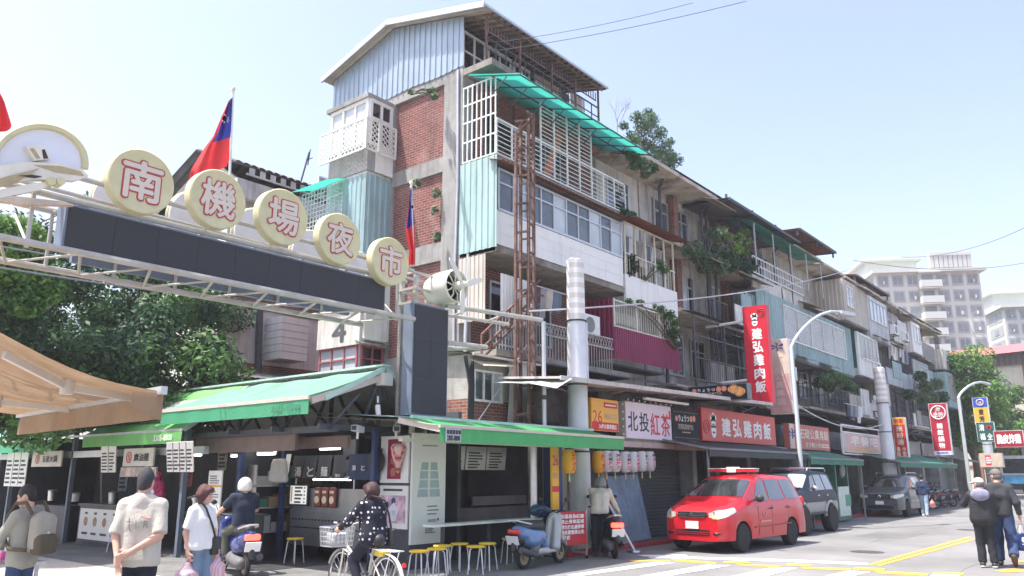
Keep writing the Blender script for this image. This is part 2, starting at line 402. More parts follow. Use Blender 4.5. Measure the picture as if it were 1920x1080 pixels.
asphalt = M('asphalt', (.20, .198, .193), .92, .22, .4, bump=.5, grime=.3, gcol=(.13, .128, .124), spec=.25)
paving = M('pale lane paving', (.46, .43, .385), .9, .1, .8, bump=.2, grime=.22, gcol=(.30, .275, .245), spec=.2)
walk = M('dark grey paving', (.16, .16, .155), .85, .25, 1.5, bump=.2, grime=.4, gcol=(.08, .08, .08))
paint_w = M('white road paint', (.74, .74, .72), .8, .1, 7, grime=.6, gcol=(.38, .37, .36))
paint_y = M('yellow road paint', (.72, .42, .06), .8, .12, 7, grime=.55, gcol=(.40, .26, .10))
paint_r = M('red kerb paint', (.34, .045, .06), .8, .2, 3, grime=.4, gcol=(.14, .06, .06))

# ------------------------------------------------------------------ ground
b = B(); b.sheet([[(x, y, 0) for x in (-250, -60, 0, 30, 90, 200, 420)] for y in (-250, -60, 0, 30, 90, 200, 420)])
o = b.build('road', asphalt); o['kind'] = 'structure'
b = B(); b.sheet([[(x, y, .004) for x in (-8, 2, 5, 8.7)] for y in (8.2, 14, 22, 60)]); o = b.build('lane_paving', paving); o['kind'] = 'structure'
b = B(); b.box((7.3, 11.6, -.05), (14.1, 60, .012)); b.box((8.7, 10.4, -.05), (14.1, 11.6, .011)); b.box((14.1, 10.35, -.05), (66, 14, .014)); o = b.build('shop_pavement', walk); o['kind'] = 'structure'  # the first slab carries the dark grey tone out into the lane
b = B()
for i in range(30): b.box((14.3+i*1.7, 10.12, -.02), (14.3+i*1.7+1.68, 10.34, .10))
o = b.build('kerb', paint_r); o['kind'] = 'structure'
def zquad(b, pts, z): b.prism([onZ(x, y, z) for x, y in pts], (0, 0, -.0035))
b = B()
for q in ([(1062,1078),(1235,1053),(1265,1055),(1090,1079)], [(1200,1080),(1325,1059),(1370,1060),(1252,1080)], [(1365,1082),(1445,1064),(1495,1065),(1430,1082)],
          [(1547,1080),(1590,1070),(1632,1072),(1598,1080)], [(1740,1083),(1752,1075),(1800,1077),(1795,1084)], [(1222,1042),(1480,1049),(1625,1055),(1630,1059),(1480,1053.5),(1215,1045)], [(1195,1040.5),(1285,1040),(1290,1042),(1210,1043)]):
 zquad(b, q[::-1], .008)
o = b.build('crosswalk_marking', paint_w); o['kind'] = 'structure'
b = B()
for q in ([(1627,1058),(1815,1006.5),(1822,1007.5),(1637,1059)], [(1641,1060),(1823,1010),(1830,1011),(1652,1060.5)], [(1178,1050),(1255,1050.5),(1258,1052.5),(1184,1052.5)], [(1258,1048),(1292,1050),(1345,1055),(1340,1057.5),(1268,1052.5)],
          [(1357,1053),(1400,1053),(1408,1055.5),(1355,1055)], [(1378,1057),(1465,1060.5),(1460,1063.5),(1388,1060)], [(1476,1057),(1523,1058),(1520,1061),(1472,1060.5)], [(1500,1062.5),(1598,1066),(1593,1069.5),(1508,1066)],
          [(1603,1063.5),(1660,1066),(1656,1070),(1600,1068)], [(1640,1070),(1742,1075),(1738,1079),(1648,1075)], [(1750,1073),(1808,1074),(1805,1078),(1747,1077)], [(1865,1070),(1900,1066),(1925,1067),(1925,1071),(1890,1073)], [(1897,1052),(1925,1050),(1925,1053),(1900,1055)]):
 zquad(b, q[::-1], .008)
o = b.build('yellow_road_marking', paint_y); o['kind'] = 'structure'

b = B(); pm = M('darker asphalt patch', (.145, .144, .14), .9, .2, .8, bump=.4, grime=.3, gcol=(.15, .147, .143))
for x0, y0, x1, y1 in ((20, 1.5, 31, 2.3), (24, 5.9, 26.5, 7.2), (9.5, 4.5, 11.6, 5.6), (33, 3, 36, 5)): b.box((x0, y0, 0), (x1, y1, .0035))
for x0, y0, x1, y1 in ((12, 3.2, 30, 3.35), (22, 6.3, 40, 6.2), (30, 4.4, 45, 4.7)): b.tube([Vector((x0, y0, -.012)).lerp(Vector((x1, y1, -.012)), k/14)+Vector((0, rnd.uniform(-.12, .12), 0)) for k in range(15)], .018, 6)
o = b.build('road_patch', pm); o['kind'] = 'structure'
def manhole(label, x, y):
 t = thing('manhole_cover', label, 'manhole cover', (x, y, 0)); b = B(); b.lathe([(.36, 0), (.36, .007), (.31, .007), (.31, .005), (0, .006)], (x, y, 0), 28); b.build('ring', M('cast iron', (.09, .085, .08), .6, .2, 9), t); b = B()
 for k in range(-3, 4): b.box((x-.24, y+k*.08-.02, .005), (x+.24, y+k*.08+.02, .010))
 b.build('tread', M('cast iron', (.09, .085, .08)), t)
manhole('round cast iron manhole cover in the road before the red van', 19.5, 5.6); manhole('round manhole cover further down the road by the yellow lines', 29, 5.2)
# ------------------------------------------------------------------ generic building pieces on a wall: origin o, right u, outward n
ZV = Vector((0, 0, 1))
def window(parent, o, u, n, W, H, cols=2, rows=1, fm=None, gm=None, fw=.05, name='window', trans=None, curtain=None, mixg=None):
 """frame + pane sub-part; o is the lower left corner seen from outside"""
 o, u, n = V3(o), V3(u).normalized(), V3(n).normalized(); b = B(); d = .035
 def bar(a, c, w): b.obox((a+c)/2+n*d/2, (c-a)/2+((c-a).normalized()*0), n*d, (n.cross((c-a).normalized()))*w/2)
 P = lambda s, t: o+u*s+ZV*t
 bar(P(0, fw/2), P(W, fw/2), fw); bar(P(0, H-fw/2), P(W, H-fw/2), fw)
 for i in range(cols+1):
  s = fw/2+(W-fw)*i/cols; d = .028+.004*(i % 2); bar(P(s, fw), P(s, H-fw), fw if i in (0, cols) else fw*.8)
 d = .03; hs = trans if trans else [H*(j+1)/rows for j in range(rows-1)]
 for t in hs:
  for i in range(cols): bar(P(fw+(W-fw)*i/cols, t), P((W-fw)*(i+1)/cols, t), fw*.7)
 f = b.build(name, fm or alu, parent)
 g = B()
 for i in range(cols):
  g.mi = (1 if (mixg and (i in mixg)) else 0)
  g.quad(P(W*i/cols+.01, .01)+n*.006, P(W*(i+1)/cols-.01, .01)+n*.006, P(W*(i+1)/cols-.01, H-.01)+n*.006, P(W*i/cols+.01, H-.01)+n*.006)
 g.build('pane', [gm or glass, glass_c], f); return f
def railing(parent, p, q, z0, z1, mat, step=.12, r=.012, name='railing', rails=(0, 1), hor=0, top=.035):
 b = B(); p, q = V3((p[0], p[1], z0)), V3((q[0], q[1], z0)); L = (q-p).length; H = z1-z0
 for t in rails: b.bar(p+ZV*H*t, q+ZV*H*t, top, top)
 if hor:
  k = int(H/hor)
  for i in range(1, k): b.bar(p+ZV*(H*i/k), q+ZV*(H*i/k), r*2, r*2)
 if step:
  k = max(1, round(L/step))
  for i in range(k+1): b.bar(p.lerp(q, i/k), p.lerp(q, i/k)+ZV*H, r*2, r*2)
 return b.build(name, mat, parent)
def boxpx(Y, x0, y0, x1, y1):
 a, c = onY(x0, y0, Y), onY(x1, y1, Y); return a.x, c.x, c.z, a.z
# ------------------------------------------------------------------ the corner block (end house of the row)
GX, WY, FY = 14.1, 13.3, 12.0
blk = thing('apartment_building', 'weathered brick and concrete corner block with blue metal attic and white boxed balcony', 'apartment block', (GX, WY, 0))
b = B()     # concrete frame: columns, beams, slabs
b.box((GX, 13.22, 0), (GX+.45, 13.9, 12.4)); b.box((GX, 15.87, 0), (GX+.4, 16.2, 12.4)); b.box((GX, 18.3, 0), (GX+.4, 18.63, 12.4))
for z0, z1 in ((12.09, 12.4), (9.55, 9.97), (7.1, 7.6), (4.3, 4.7)): b.box((GX+.003, 13.9, z0), (GX+.4, 15.87, z1)); b.box((GX+.003, 16.2, z0), (GX+.4, 18.3, z1))
b.build('concrete_frame', concrete, blk)
b = B()
for z0, z1 in ((9.97, 12.09), (7.6, 9.55), (4.7, 7.1), (0, 4.3)): b.box((GX+.09, 13.9, z0), (GX+.35, 15.87, z1)); b.box((GX+.09, 16.2, z0), (GX+.35, 18.3, z1))
b.build('gable_wall', brick, blk)
b = B(); b.box((GX+.45, 13.32, 0), (23.3, 13.6, 12.3)); b.box((GX+.4, 18.35, 0), (23.3, 18.6, 12.3)); b.box((GX+.02, 13.6, 12.28), (23.3, 18.6, 12.4)); b.box((23.1, 13.6, 0), (23.3, 18.35, 12.28)); b.build('wall', brick, blk)
# attic: blue ribbed sheet gable, tan roof
b = B(); n = 26; y0, y1 = 13.18, 18.75
def rz(y): return 14.62-.25*(15.97-y) if y < 15.97 else 14.62-.29*(y-15.97)
pts = []; k = 0; y = y0
while y < y1-.01:
 for a, d in ((0, 0), (.15, 0), (.17, .03), (.205, .03), (.215, 0)):
  if y+a < y1: pts.append((y+a, d))
 y += .22
pts.append((y1, 0)); vs = []
for yy, d in pts: vs += [(GX-.02-d, yy, 12.38+.02*math.sin(yy*3)), (GX-.02-d, yy, rz(yy)-.05)]
b.add(vs, [(2*i, 2*i+1, 2*i+3, 2*i+2) for i in range(len(pts)-1)])
b.box((GX+.02, y1-.05, 12.4), (19.6, y1, rz(y1)-.06)); b.build('attic_cladding', galv, blk)
b = B()
for ya, yb in ((12.15, 15.97), (15.97, 18.95)):
 za, zb = rz(ya), rz(yb); b.corr((GX-.35, ya, za), (6.0, 0, 0), (0, yb-ya, zb-za), (0, 0, 1), .15, .02, 'sin')
 b.corr((GX-.35, ya, za-.025), (6.0, 0, 0), (0, yb-ya, zb-za), (0, 0, 1), .15, .02, 'sin')
b.build('attic_roof', tan_roof, blk)
b = B()
for ya, yb in ((12.15, 15.97), (15.97, 18.95)): b.bar((GX-.37, ya, rz(ya)-.02), (GX-.37, yb, rz(yb)-.02), .05, .17)
b.bar((GX-.35, 12.14, rz(12.14)-.02), (20.1-.45, 12.14, rz(12.14)-.02), .03, .07)
b.build('roof_flashing', alu, blk)
b = B()     # attic purlins and rafters under the roof
for x in np.arange(14.2, 19.7, .26): b.bar((x, 12.2, rz(12.2)-.06), (x, 13.9, rz(13.9)-.06), .035, .05)
for y in (12.3, 12.9, 13.5): b.bar((GX, y, rz(y)-.12), (19.6, y, rz(y)-.12), .04, .06)
b.build('rafter', rust, blk)
b = B()
for x in np.arange(14.25, 19.6, .13): b.bar((x, 12.55, 13.28), (x, 12.55, 13.58), .022)
b.bar((14.2, 12.55, 13.3), (19.6, 12.55, 13.3), .03); b.build('eave_bars', M('purple painted bars', (.19, .13, .15), .7, .2), blk)
for x0, x1, c in ((14.3, 15.25, 2), (15.35, 16.4, 2), (16.5, 17.3, 2)):
 window(blk, (x0, 13.45, 12.45), (1, 0, 0), (0, -1, 0), x1-x0, 1.2, c, 2, white_m, glass_d, .06, name='attic_window')
b = B(); b.corr((17.35, 13.3, 12.35), (1.45, 0, 0), (0, .02, 1.25), (0, -1, 0), .14, .03); b.corr((18.85, 13.0, 12.35), (.7, 0, 0), (0, .02, 1.15), (0, -1, 0), .2, .02)
b.build('attic_sheet', beige_s, blk)
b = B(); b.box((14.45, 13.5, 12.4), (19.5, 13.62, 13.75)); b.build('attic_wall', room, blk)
railing(blk, (14.15, 12.45), (19.6, 12.45), 12.36, 13.0, dk_steel, .42, .013, name='roof_railing', hor=.3)
b = B()
for x in (14.18, 15.6, 17.1, 18.3, 19.58): b.bar((x, 12.45, 12.3), (x, 12.45, 13.65), .05, .05, up=(1, 0, 0))
b.build('attic_post', rust, blk)
# slabs of the balconies
b = B()
for z0, z1, y in ((12.12, 12.3, 12.2), (9.38, 9.55, 12.05), (7.02, 7.18, 12.02), (4.45, 4.6, 12.0)): b.box((GX+.01, y, z0), (20.4, 13.31, z1))
b.build('balcony_slab', M('grimy concrete slab', (.27, .25, .22), .95, .25, 2, streak=.2, grime=.8, gcol=(.10, .08, .065), spec=.1), blk)
# fourth floor: white cage, railing, green canopy
cg = B()
for y in np.linspace(12.08, 13.2, 8): cg.bar((GX+.03, y, 9.58), (GX+.03, y, 11.75), .03)
for z in (9.6, 10.15, 10.7, 11.2, 11.72): cg.bar((GX+.03, 12.05, z), (GX+.03, 13.25, z), .035)
for z in (9.6, 10.55): cg.bar((GX+.03, 12.06, z), (20.3, 12.06, z), .045)
for z in np.arange(9.7, 10.5, .13): cg.bar((GX+.03, 12.06, z), (20.3, 12.06, z), .018)
for x in np.arange(14.15, 20.4, .62): cg.bar((x, 12.06, 9.58), (x, 12.06, 10.56 if x < 15.9 or x > 18.6 else 11.75), .04)
for z in np.arange(10.65, 11.75, .12): cg.bar((16.0, 12.06, z), (18.5, 12.06, z), .018)
cg.bar((16, 12.06, 11.74), (18.5, 12.06, 11.74), .04); cg.build('balcony_cage', white_m, blk)
gc = B(); rows = [[(x, 11.15, 11.42+.012*math.sin(x*9)), (x, 12.1, 11.72), (x, 12.9, 11.98)] for x in np.arange(13.95, 20.6, .15)]
gc.sheet(rows); gcan = gc.build('canopy', green_gl, blk)
gf = B()
for x in np.arange(14.0, 20.6, .82): gf.bar((x, 11.16, 11.39), (x, 12.9, 11.94), .03); gf.bar((x, 11.6, 11.5), (x, 12.1, 11.15), .02)
gf.bar((13.95, 11.16, 11.39), (20.55, 11.16, 11.39), .03); gf.bar((13.95, 12.1, 11.68), (20.55, 12.1, 11.68), .03); gf.build('canopy_frame', dk_steel, gcan)
window(blk, (15.0, 13.28, 10.0), (1, 0, 0), (0, -1, 0), 1.25, 1.45, 2, 2, dk_steel, glass_d)
window(blk, (17.0, 13.28, 9.7), (1, 0, 0), (0, -1, 0), 1.6, 1.8, 2, 2, alu, glass)
b = B(); b.box((14.62, 13.16, 9.56), (14.9, 13.3, 12.1)); b.box((16.35, 13.2, 9.56), (16.8, 13.3, 12.1)); b.build('brick_pier', brick2, blk)
b = B(); b.bar((16.5, 12.3, 9.6), (17.3, 12.35, 11.3), .3, .05, up=(0, 1, 0)); b.build('leaning_board', M('orange board', (.42, .16, .09), .8), blk)
# third floor: white boxed balcony with mint side
b = B(); b.corr((GX-.012, 13.25, 7.12), (0, -1.26, 0), (0, 0, 2.42), (-1, 0, 0), .2, .025); b.build('mint_side', mint, blk)
b = B()
for i, (z0, z1) in enumerate(((7.2, 7.49), (7.492, 7.78), (7.782, 8.06))): b.box((14.11, 12-.004*i, z0), (20.0, 12.12, z1))
b.build('white_panel', white_p, blk)
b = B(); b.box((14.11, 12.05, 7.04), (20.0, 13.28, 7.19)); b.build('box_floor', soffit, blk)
bw = window(blk, (14.13, 12.02, 8.07), (1, 0, 0), (0, -1, 0), 5.85, 1.12, 10, 1, alu, glass, .06, name='window_band', trans=[.74], mixg=(1, 4, 7, 9))
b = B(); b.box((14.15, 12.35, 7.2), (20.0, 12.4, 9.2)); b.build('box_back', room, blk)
b = B(); b.corr((13.95, 11.72, 9.27), (6.3, 0, 0), (0, .5, .16), (0, -.2, 1), .16, .025, 'sin'); b.build('rust_eave', rust_roof, blk)
# second floor: open balcony, ribbed side, brick wall, railings
b = B(); b.corr((GX-.01, 13.25, 5.35), (0, -.9, 0), (0, 0, 1.65), (-1, 0, 0), .14, .02); b.build('ribbed_side', beige_s, blk)
b = B(); b.corr((GX+.2, 12.04, 5.55), (1.15, .02, 0), (0, 0, .95), (0, -1, 0), .12, .02); b.box((15.5, 12.4, 5.4), (16.1, 12.43, 6.15)); b.build('white_sheet', white_p, blk)
railing(blk, (14.15, 12.03), (16.4, 12.03), 4.6, 5.5, M('grey bars', (.22, .23, .24), .6), .11)
rl = B(); x0, x1 = 16.0, 19.3
for z in (5.2, 5.5): rl.bar((x0, 12.0, z), (x1, 12.0, z), .035)
k = 24
for i in range(k):
 xa = x0+(x1-x0)*i/k; xb = x0+(x1-x0)*(i+1)/k; rl.bar((xa, 12, 5.2), (xb, 12, 5.5), .014); rl.bar((xa, 12.01, 5.5), (xb, 12.01, 5.2), .014)
for x in np.arange(x0, x1, .13): rl.bar((x, 12.02, 4.6), (x, 12.02, 5.2), .018)
rl.build('lattice_railing', M('dull cream bars', (.42, .41, .37), .7, .2, 4, grime=.4), blk)
window(blk, (17.2, 13.28, 5.2), (1, 0, 0), (0, -1, 0), .8, 1.2, 2, 2, M('pale blue frame', (.45, .6, .62), .6), glass_d)
window(blk, (15.3, 13.28, 5.0), (1, 0, 0), (0, -1, 0), 1.0, 1.7, 1, 1, alu, glass_d)
st = B()    # rusty outside stair of welded steel in front of the balcony
p0, p1 = Vector((13.3, 11.75, 4.25)), Vector((15.5, 11.75, 5.95))
for dz in (0, .22): st.bar(p0+ZV*dz, p1+ZV*dz, .05)
for i in range(7):
 p = p0.lerp(p1, i/6.5); st.bar(p, p+ZV*.55, .04); st.bar(p+ZV*.3, p+Vector((.34, 0, .3)), .04)
st.bar(p0+ZV*.55, p1+ZV*.55, .05); st.build('outside_stair', rust, blk)
# ground floor lean-to with stuccoed wall and small window
b = B(); b.box((13.05, 11.9, 3.35), (15.1, 12.05, 4.35)); b.box((13.05, 12.05, 3.35), (13.2, 13.2, 4.35)); b.build('stucco_wall', M('grey stucco', (.40, .385, .35), .95, .2, 2, bump=.4, streak=.5, grime=.4, gcol=(.15, .14, .12)), blk)
b = B(); b.box((13.03, 11.88, 2.4), (15.1, 12.04, 3.345)); b.box((13.03, 12.04, 2.4), (13.2, 13.2, 3.345)); b.build('brick_base', brick2, blk)
b = B(); b.sheet([[(x, y, z) for y, z in ((11.6, 4.32), (12.1, 4.42), (13.2, 4.5))] for x in (12.85, 13.6, 14.4, 15.3)]); b.sheet([[(x, y, z-.03) for y, z in ((11.6, 4.32), (12.1, 4.42), (13.2, 4.5))] for x in (12.85, 13.6, 14.4, 15.3)])
b.bar((12.85, 11.6, 4.3), (15.3, 11.6, 4.3), .05); b.build('lean_to_roof', beige_s, blk)
wv = window(blk, (13.18, 11.9, 3.3), (1, 0, 0), (0, -1, 0), 1.0, .72, 3, 1, white_m, glass, .05, mixg=(2,))
b = B(); b.corr((13.08, 11.45, 4.04), (1.25, .05, .10), (0, .45, .18), (0, -.3, 1), .08, .02, 'sin'); b.build('window_awning', M('cream wavy sheet', (.62, .57, .46), .7, .2, 4, grime=.4), blk)
# downpipes, conduits
b = B()
b.tube([(GX-.05, 13.35, 12.3), (GX-.05, 13.3, 9), (GX-.05, 13.36, 6), (GX-.05, 13.3, 3)], .035); b.tube([(GX+.03, 12.95, 7.3), (GX-.05, 12.95, 5.0), (GX-.05, 12.95, 4.4)], .045)
b.build('downpipe', alu, blk)
b = B(); b.tube([(14.75, 11.95, 7.05), (14.8, 11.95, 5.2)], .025); b.build('green_pipe', M('green pipe', (.12, .36, .30), .5), blk)
b = B()
for i in range(5): b.tube([(13.0+i*.05, 12.0-i*.02, 4.3), (12.95+i*.04, 11.8, 3.6), (12.97+i*.04, 11.84, 2.5)], .02)
b.build('cable_bundle', blackp, blk)
# stair bay standing out of the gable
BX, BY0, BY1 = 13.22, 15.93, 17.65
bay = B(); bay.box((BX, BY0, 0), (GX, BY1, 4.3)); bay.box((BX, BY0, 9.85), (GX, BY1, 10.62)); bay.build('stair_bay', concrete, blk)
b = B(); b.box((BX-.05, BY0-.05, 5.0), (GX, BY1, 5.82)); b.build('number_board', concrete_l, blk)
tb = B(); text_into(tb, '4', (BX-.052, 16.72, 5.42), (0, -1, 0), (0, 0, 1), .6, .62, .034); tb.build('number', M('grey number paint', (.085, .09, .092), .8, .2, 8), bpy.data.objects['number_board'])
b = B(); b.box((BX+.05, BY0+.06, 4.3), (GX, BY1, 5.0)); b.build('lower_glazing', glass_c, blk)
rf = M('faded red frame', (.36, .12, .13), .7, .2)
window(blk, (BX+.05, BY0+1.68, 4.3), (0, -1, 0), (-1, 0, 0), 1.6, .7, 3, 2, rf, glass_c); window(blk, (BX+.1, BY0+.055, 4.3), (1, 0, 0), (0, -1, 0), .75, .7, 2, 2, rf, glass_d)
b = B()
for i in range(7): b.bar((BX+.1, BY0-.06, 5.1+i*.1), (GX-.05, BY0-.06, 5.1+i*.1), .07, .02, up=(0, .5, 1))
b.build('louvre', M('grey louvre', (.2, .2, .2), .8), blk)
b = B(); b.corr((BX-.1, BY0-.3, 4.98), (.95, 0, 0), (0, .4, .12), (0, 0, 1), .1, .02, 'sin'); b.build('bay_eave', dark_roof, blk)
b = B(); b.box((BX+.02, BY0+.02, 5.82), (GX, BY1, 7.3)); b.build('bay_wall', concrete, blk)
b = B(); b.corr((BX, BY0-.01, 7.2), (.88, 0, 0), (0, 0, 2.55), (0, -1, 0), .2, .025); b.corr((BX-.01, 16.9, 7.2), (0, -.97, 0), (0, 0, 2.55), (-1, 0, 0), .2, .025)
b.build('bay_cladding', mint2, blk)
b = B(); b.box((BX+.02, BY0+.02, 7.3), (GX, BY1, 9.84)); b.build('bay_core', concrete_l, blk)
cg = B()
for y in np.arange(16.9, 18.2, .14): cg.bar((BX-.45, y, 8.05), (BX-.45, y, 9.5), .02)
for z in np.arange(8.05, 9.55, .13): cg.bar((BX-.45, 16.9, z), (BX-.45, 18.15, z), .02); cg.bar((BX-.45, 16.9, z), (BX, 16.9, z), .02)
cg.build('bay_cage', M('cyan white bars', (.5, .62, .6), .5), blk)
gc = B(); gc.sheet([[(BX-.75, y, 9.52), (BX-.35, y, 9.68), (BX, y, 9.78)] for y in np.linspace(16.75, 18.35, 8)]); gc.build('bay_canopy', green_gl, blk)
window(blk, (BX+.015, 17.6, 8.2), (0, -1, 0), (-1, 0, 0), .7, 1.2, 2, 1, white_m, glass_c)
gb = B(); gb.box((BX-.1, BY0-.03, 12.0), (GX, BY1+.1, 12.12)); gb.build('glass_room_roof', concrete, blk)
gb = B(); gb.box((BX+.02, BY0+.04, 10.62), (GX, BY1, 12.0)); gb.build('glass_room', glass_c, blk)
window(blk, (BX+.015, BY1-.02, 10.62), (0, -1, 0), (-1, 0, 0), BY1-BY0-.05, 1.38, 3, 2, white_p, glass_c, .1, trans=[.82])
window(blk, (BX+.02, BY0+.035, 10.62), (1, 0, 0), (0, -1, 0), .85, 1.38, 2, 2, white_p, glass_d, .1, trans=[.82])
gl = B()
def lattice(b, o, u, W, z0, z1, m=.15):
 o, u = V3(o), V3(u); nx = max(2, round(W/m)); nz = max(2, round((z1-z0)/m)); P = lambda i, j: o+u*(W*i/nx)+ZV*(z0+(z1-z0)*j/nz)
 for i in range(nx):
  for j in range(nz): b.bar(P(i, j), P(i+1, j+1), .018); b.bar(P(i, j+1), P(i+1, j), .018)
 for j in (0, nz): b.bar(P(0, j), P(nx, j), .04)
 for i in (0, nx//2, nx): b.bar(P(i, 0), P(i, nz), .04)
lattice(gl, (BX-.25, BY1+.1, 0), (0, -1, 0), BY1-BY0+.25, 10.35, 11.25); lattice(gl, (BX-.25, BY0-.2, 0), (1, 0, 0), 1.08, 10.35, 11.25); gl.build('lattice_guard', white_p, blk)
gb = B(); gb.box((BX+.28, BY0-.06, 9.85), (GX, BY0, 10.6)); gb.build('white_apron', white_p, blk)
# ------------------------------------------------------------------ the long row behind the corner block
RX0, RX1 = 20.45, 65.5
row = thing('apartment_row', 'long weathered four storey terrace with caged balconies running down the street', 'apartment block', (RX0, WY, 0))
b = B(); b.box((23.35, 13.25, 0), (RX1, 13.5, 12.0)); b.box((23.35, 13.5, 11.9), (RX1, 18.6, 12.05)); b.box((RX1-.2, 13.5, 0), (RX1, 18.5, 11.9)); b.build('wall', M('grey stained render', (.47, .45, .41), .9, .25, 1.1, streak=.6, grime=.5, gcol=(.10, .085, .075), spec=.2), row)
b = B(); b.box((20.46, 13.28, 2.4), (23.3, 13.315, 12.0)); b.build('render_patch', concrete_l, row)
def px(Y, x, y): return onY(x, y, Y)
def slab(x0, x1, z, y=11.95, t=.14, m=None): bb = B(); bb.box((x0, y, z-t), (x1, 13.24, z)); return bb.build('balcony_slab', m or stained, row)
for z in (4.6, 7.12, 9.52):
 xs = [23.35]
 while xs[-1] < 60: xs.append(xs[-1]+rnd.choice((3.9, 4.1, 8.0)))
 xs[-1] = RX1
 for xa, xb in zip(xs, xs[1:]): slab(xa+.02, xb-.02, z+rnd.uniform(-.04, .04), 12.02+rnd.uniform(-.05, .12))
# eaves: sloping dark sheets over stained concrete canopies, uneven from house to house
b = B(); x = 20.4; i = 0
while x < RX1-1:
 L = rnd.choice((3.0, 3.6, 4.1)); z = 11.98+rnd.uniform(-.06, .06); L = min(L, RX1+.3-x)
 b.box((x+.03, 11.9+rnd.uniform(0, .12), z-.13), (x+L-.03, 13.3, z)); x += L; i += 1
b.build('eave_canopy', stained, row)
b = B(); x = 20.7
while x < RX1-1:
 L = min(rnd.choice((3.1, 4.3, 5.5)), RX1+.5-x); z = 12.1+rnd.uniform(-.04, .12); y = 12.05+rnd.uniform(-.2, .35)
 b.corr((x, y, z), (L-.05, 0, 0), (0, 3.4, .95), (0, 0, 1), .16, .025, 'sin'); b.corr((x, y, z-.03), (L-.05, 0, 0), (0, 3.4, .95), (0, 0, 1), .16, .025, 'sin'); x += L
b.corr((20.7, 15.5, 13.0), (RX1-20.7, 0, 0), (0, 3.4, -1.0), (0, 0, 1), .2, .025, 'sin'); b.build('roof', dark_roof, row)
# raised roof sheds
def shed(x0, x1, zf, zb, y0, y1, m, posts=3):
 bb = B(); bb.corr((x0, y0, zf), (x1-x0, 0, 0), (0, y1-y0, zb-zf), (0, 0, 1), .18, .03, 'sin'); bb.corr((x0, y0, zf-.035), (x1-x0, 0, 0), (0, y1-y0, zb-zf), (0, 0, 1), .18, .03, 'sin'); r = bb.build('roof_shed', m, row)
 bb = B()
 for k in range(posts):
  xx = x0+.1+(x1-x0-.2)*k/(posts-1); bb.bar((xx, y0+.15, 11.9), (xx, y0+.15, zf), .07, up=(1, 0, 0)); bb.bar((xx, y0, zf-.07), (xx, y1, zb-.07), .06)
 bb.bar((x0, y0+.02, zf-.05), (x1, y0+.02, zf-.05), .05, .09); bb.bar((x0, (y0+y1)/2, (zf+zb)/2-.07), (x1, (y0+y1)/2, (zf+zb)/2-.07), .06); bb.build('shed_frame', dk_steel, r)
 bb = B(); bb.box((x0+.3, y1-.4, 12.0), (x1-.3, y1-.3, zb-.1)); bb.build('shed_wall', beige_s, r)
a = px(11.3, 1368, 385); c = px(11.3, 1500, 440); shed(a.x, c.x, (a.z+c.z)/2, a.z+.55, 11.3, 15.6, dark_roof, 4)
a = px(11.1, 1500, 432); c = px(11.1, 1568, 468); shed(a.x, c.x, (a.z+c.z)/2, a.z+.35, 11.1, 15, rust_roof, 3)
shed(46, 53, 12.75, 13.2, 12.3, 15.6, rust_roof, 3); shed(56, 63, 12.5, 12.9, 12.5, 15.6, dark_roof, 3)
# --- pieces of facade
def front_box(x0, x1, z0, z1, Y, mat, n_, win=None, wm=None, left=True, name='boxed_balcony', gm=None, pitch=.2, floor=True, slat=False):
 bb = B(); bb.corr((x0, Y, z0), (x1-x0, 0, 0), (0, 0, z1-z0), (0, -1, 0), pitch, .025)
 if left: bb.corr((x0, 13.24, z0), (0, Y-13.24, 0), (0, 0, z1-z0), (-1, 0, 0), pitch, .025)
 bb.corr((x1, Y, z0), (0, 13.24-Y, 0), (0, 0, z1-z0), (1, 0, 0), pitch, .025)
 o = bb.build(name, mat, row)
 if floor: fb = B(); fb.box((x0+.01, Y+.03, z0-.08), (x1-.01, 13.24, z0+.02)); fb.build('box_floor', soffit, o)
 if win:
  for (wx0, wx1, wz0, wz1, cc, rr) in win:
   w_ = window(o, (wx0, Y-.03, wz0), (1, 0, 0), (0, -1, 0), wx1-wx0, wz1-wz0, cc, rr, wm or alu, gm or glass_c, .05, mixg=tuple(k for k in range(cc) if k % 3 == 1))
   if slat:
    sb = B()
    for t in np.arange(wz0+.05, wz1, .085): sb.bar((wx0, Y-.07, t), (wx1, Y-.07, t), .03, .012)
    for t in np.linspace(wx0, wx1, cc+1): sb.bar((t, Y-.075, wz0), (t, Y-.075, wz1), .025, up=(0, 1, 0))
    sb.build('window_slats', white_m, w_)
 return o
def cage(x0, x1, z0, z1, Y, mat, step=.14, hz=.6, left=True, name='window_cage'):
 bb = B()
 for xx in np.arange(x0, x1+.01, step): bb.bar((xx, Y, z0), (xx, Y, z1), .018, up=(0, 1, 0))
 for zz in np.arange(z0, z1+.01, hz): bb.bar((x0, Y, zz), (x1, Y, zz), .03); bb.bar((x0, Y, zz), (x0, 13.2, zz), .03)
 if left:
  for yy in np.arange(Y, 13.2, step*1.4): bb.bar((x0, yy, z0), (x0, yy, z1), .018)
 return bb.build(name, mat, row)
def flush_win(x0, x1, z0, z1, Y=13.2, cc=2, rr=2, fm=None, gm=None): return window(row, (x0, Y, z0), (1, 0, 0), (0, -1, 0), x1-x0, z1-z0, cc, rr, fm or alu, gm or glass, .06, trans=[(z1-z0)*.7] if rr == 2 else None, mixg=(0,) if rnd.random() < .5 else None)
def pier(x, z0, z1, w=.35, y=12.95, m=None): bb = B(); bb.box((x, y, z0), (x+w, 13.24, z1)); return bb.build('brick_pier', m or brick2, row)
def pipe(x, z0, z1, y=12.75, r=.06): bb = B(); bb.tube([(x, y, z1), (x, y, z0)], r); bb.tube([(x, y, z1), (x-.3, y-.3, z1+.1)], r); return bb.build('downpipe', M('dark downpipe', (.07, .075, .09), .5, .3), row)
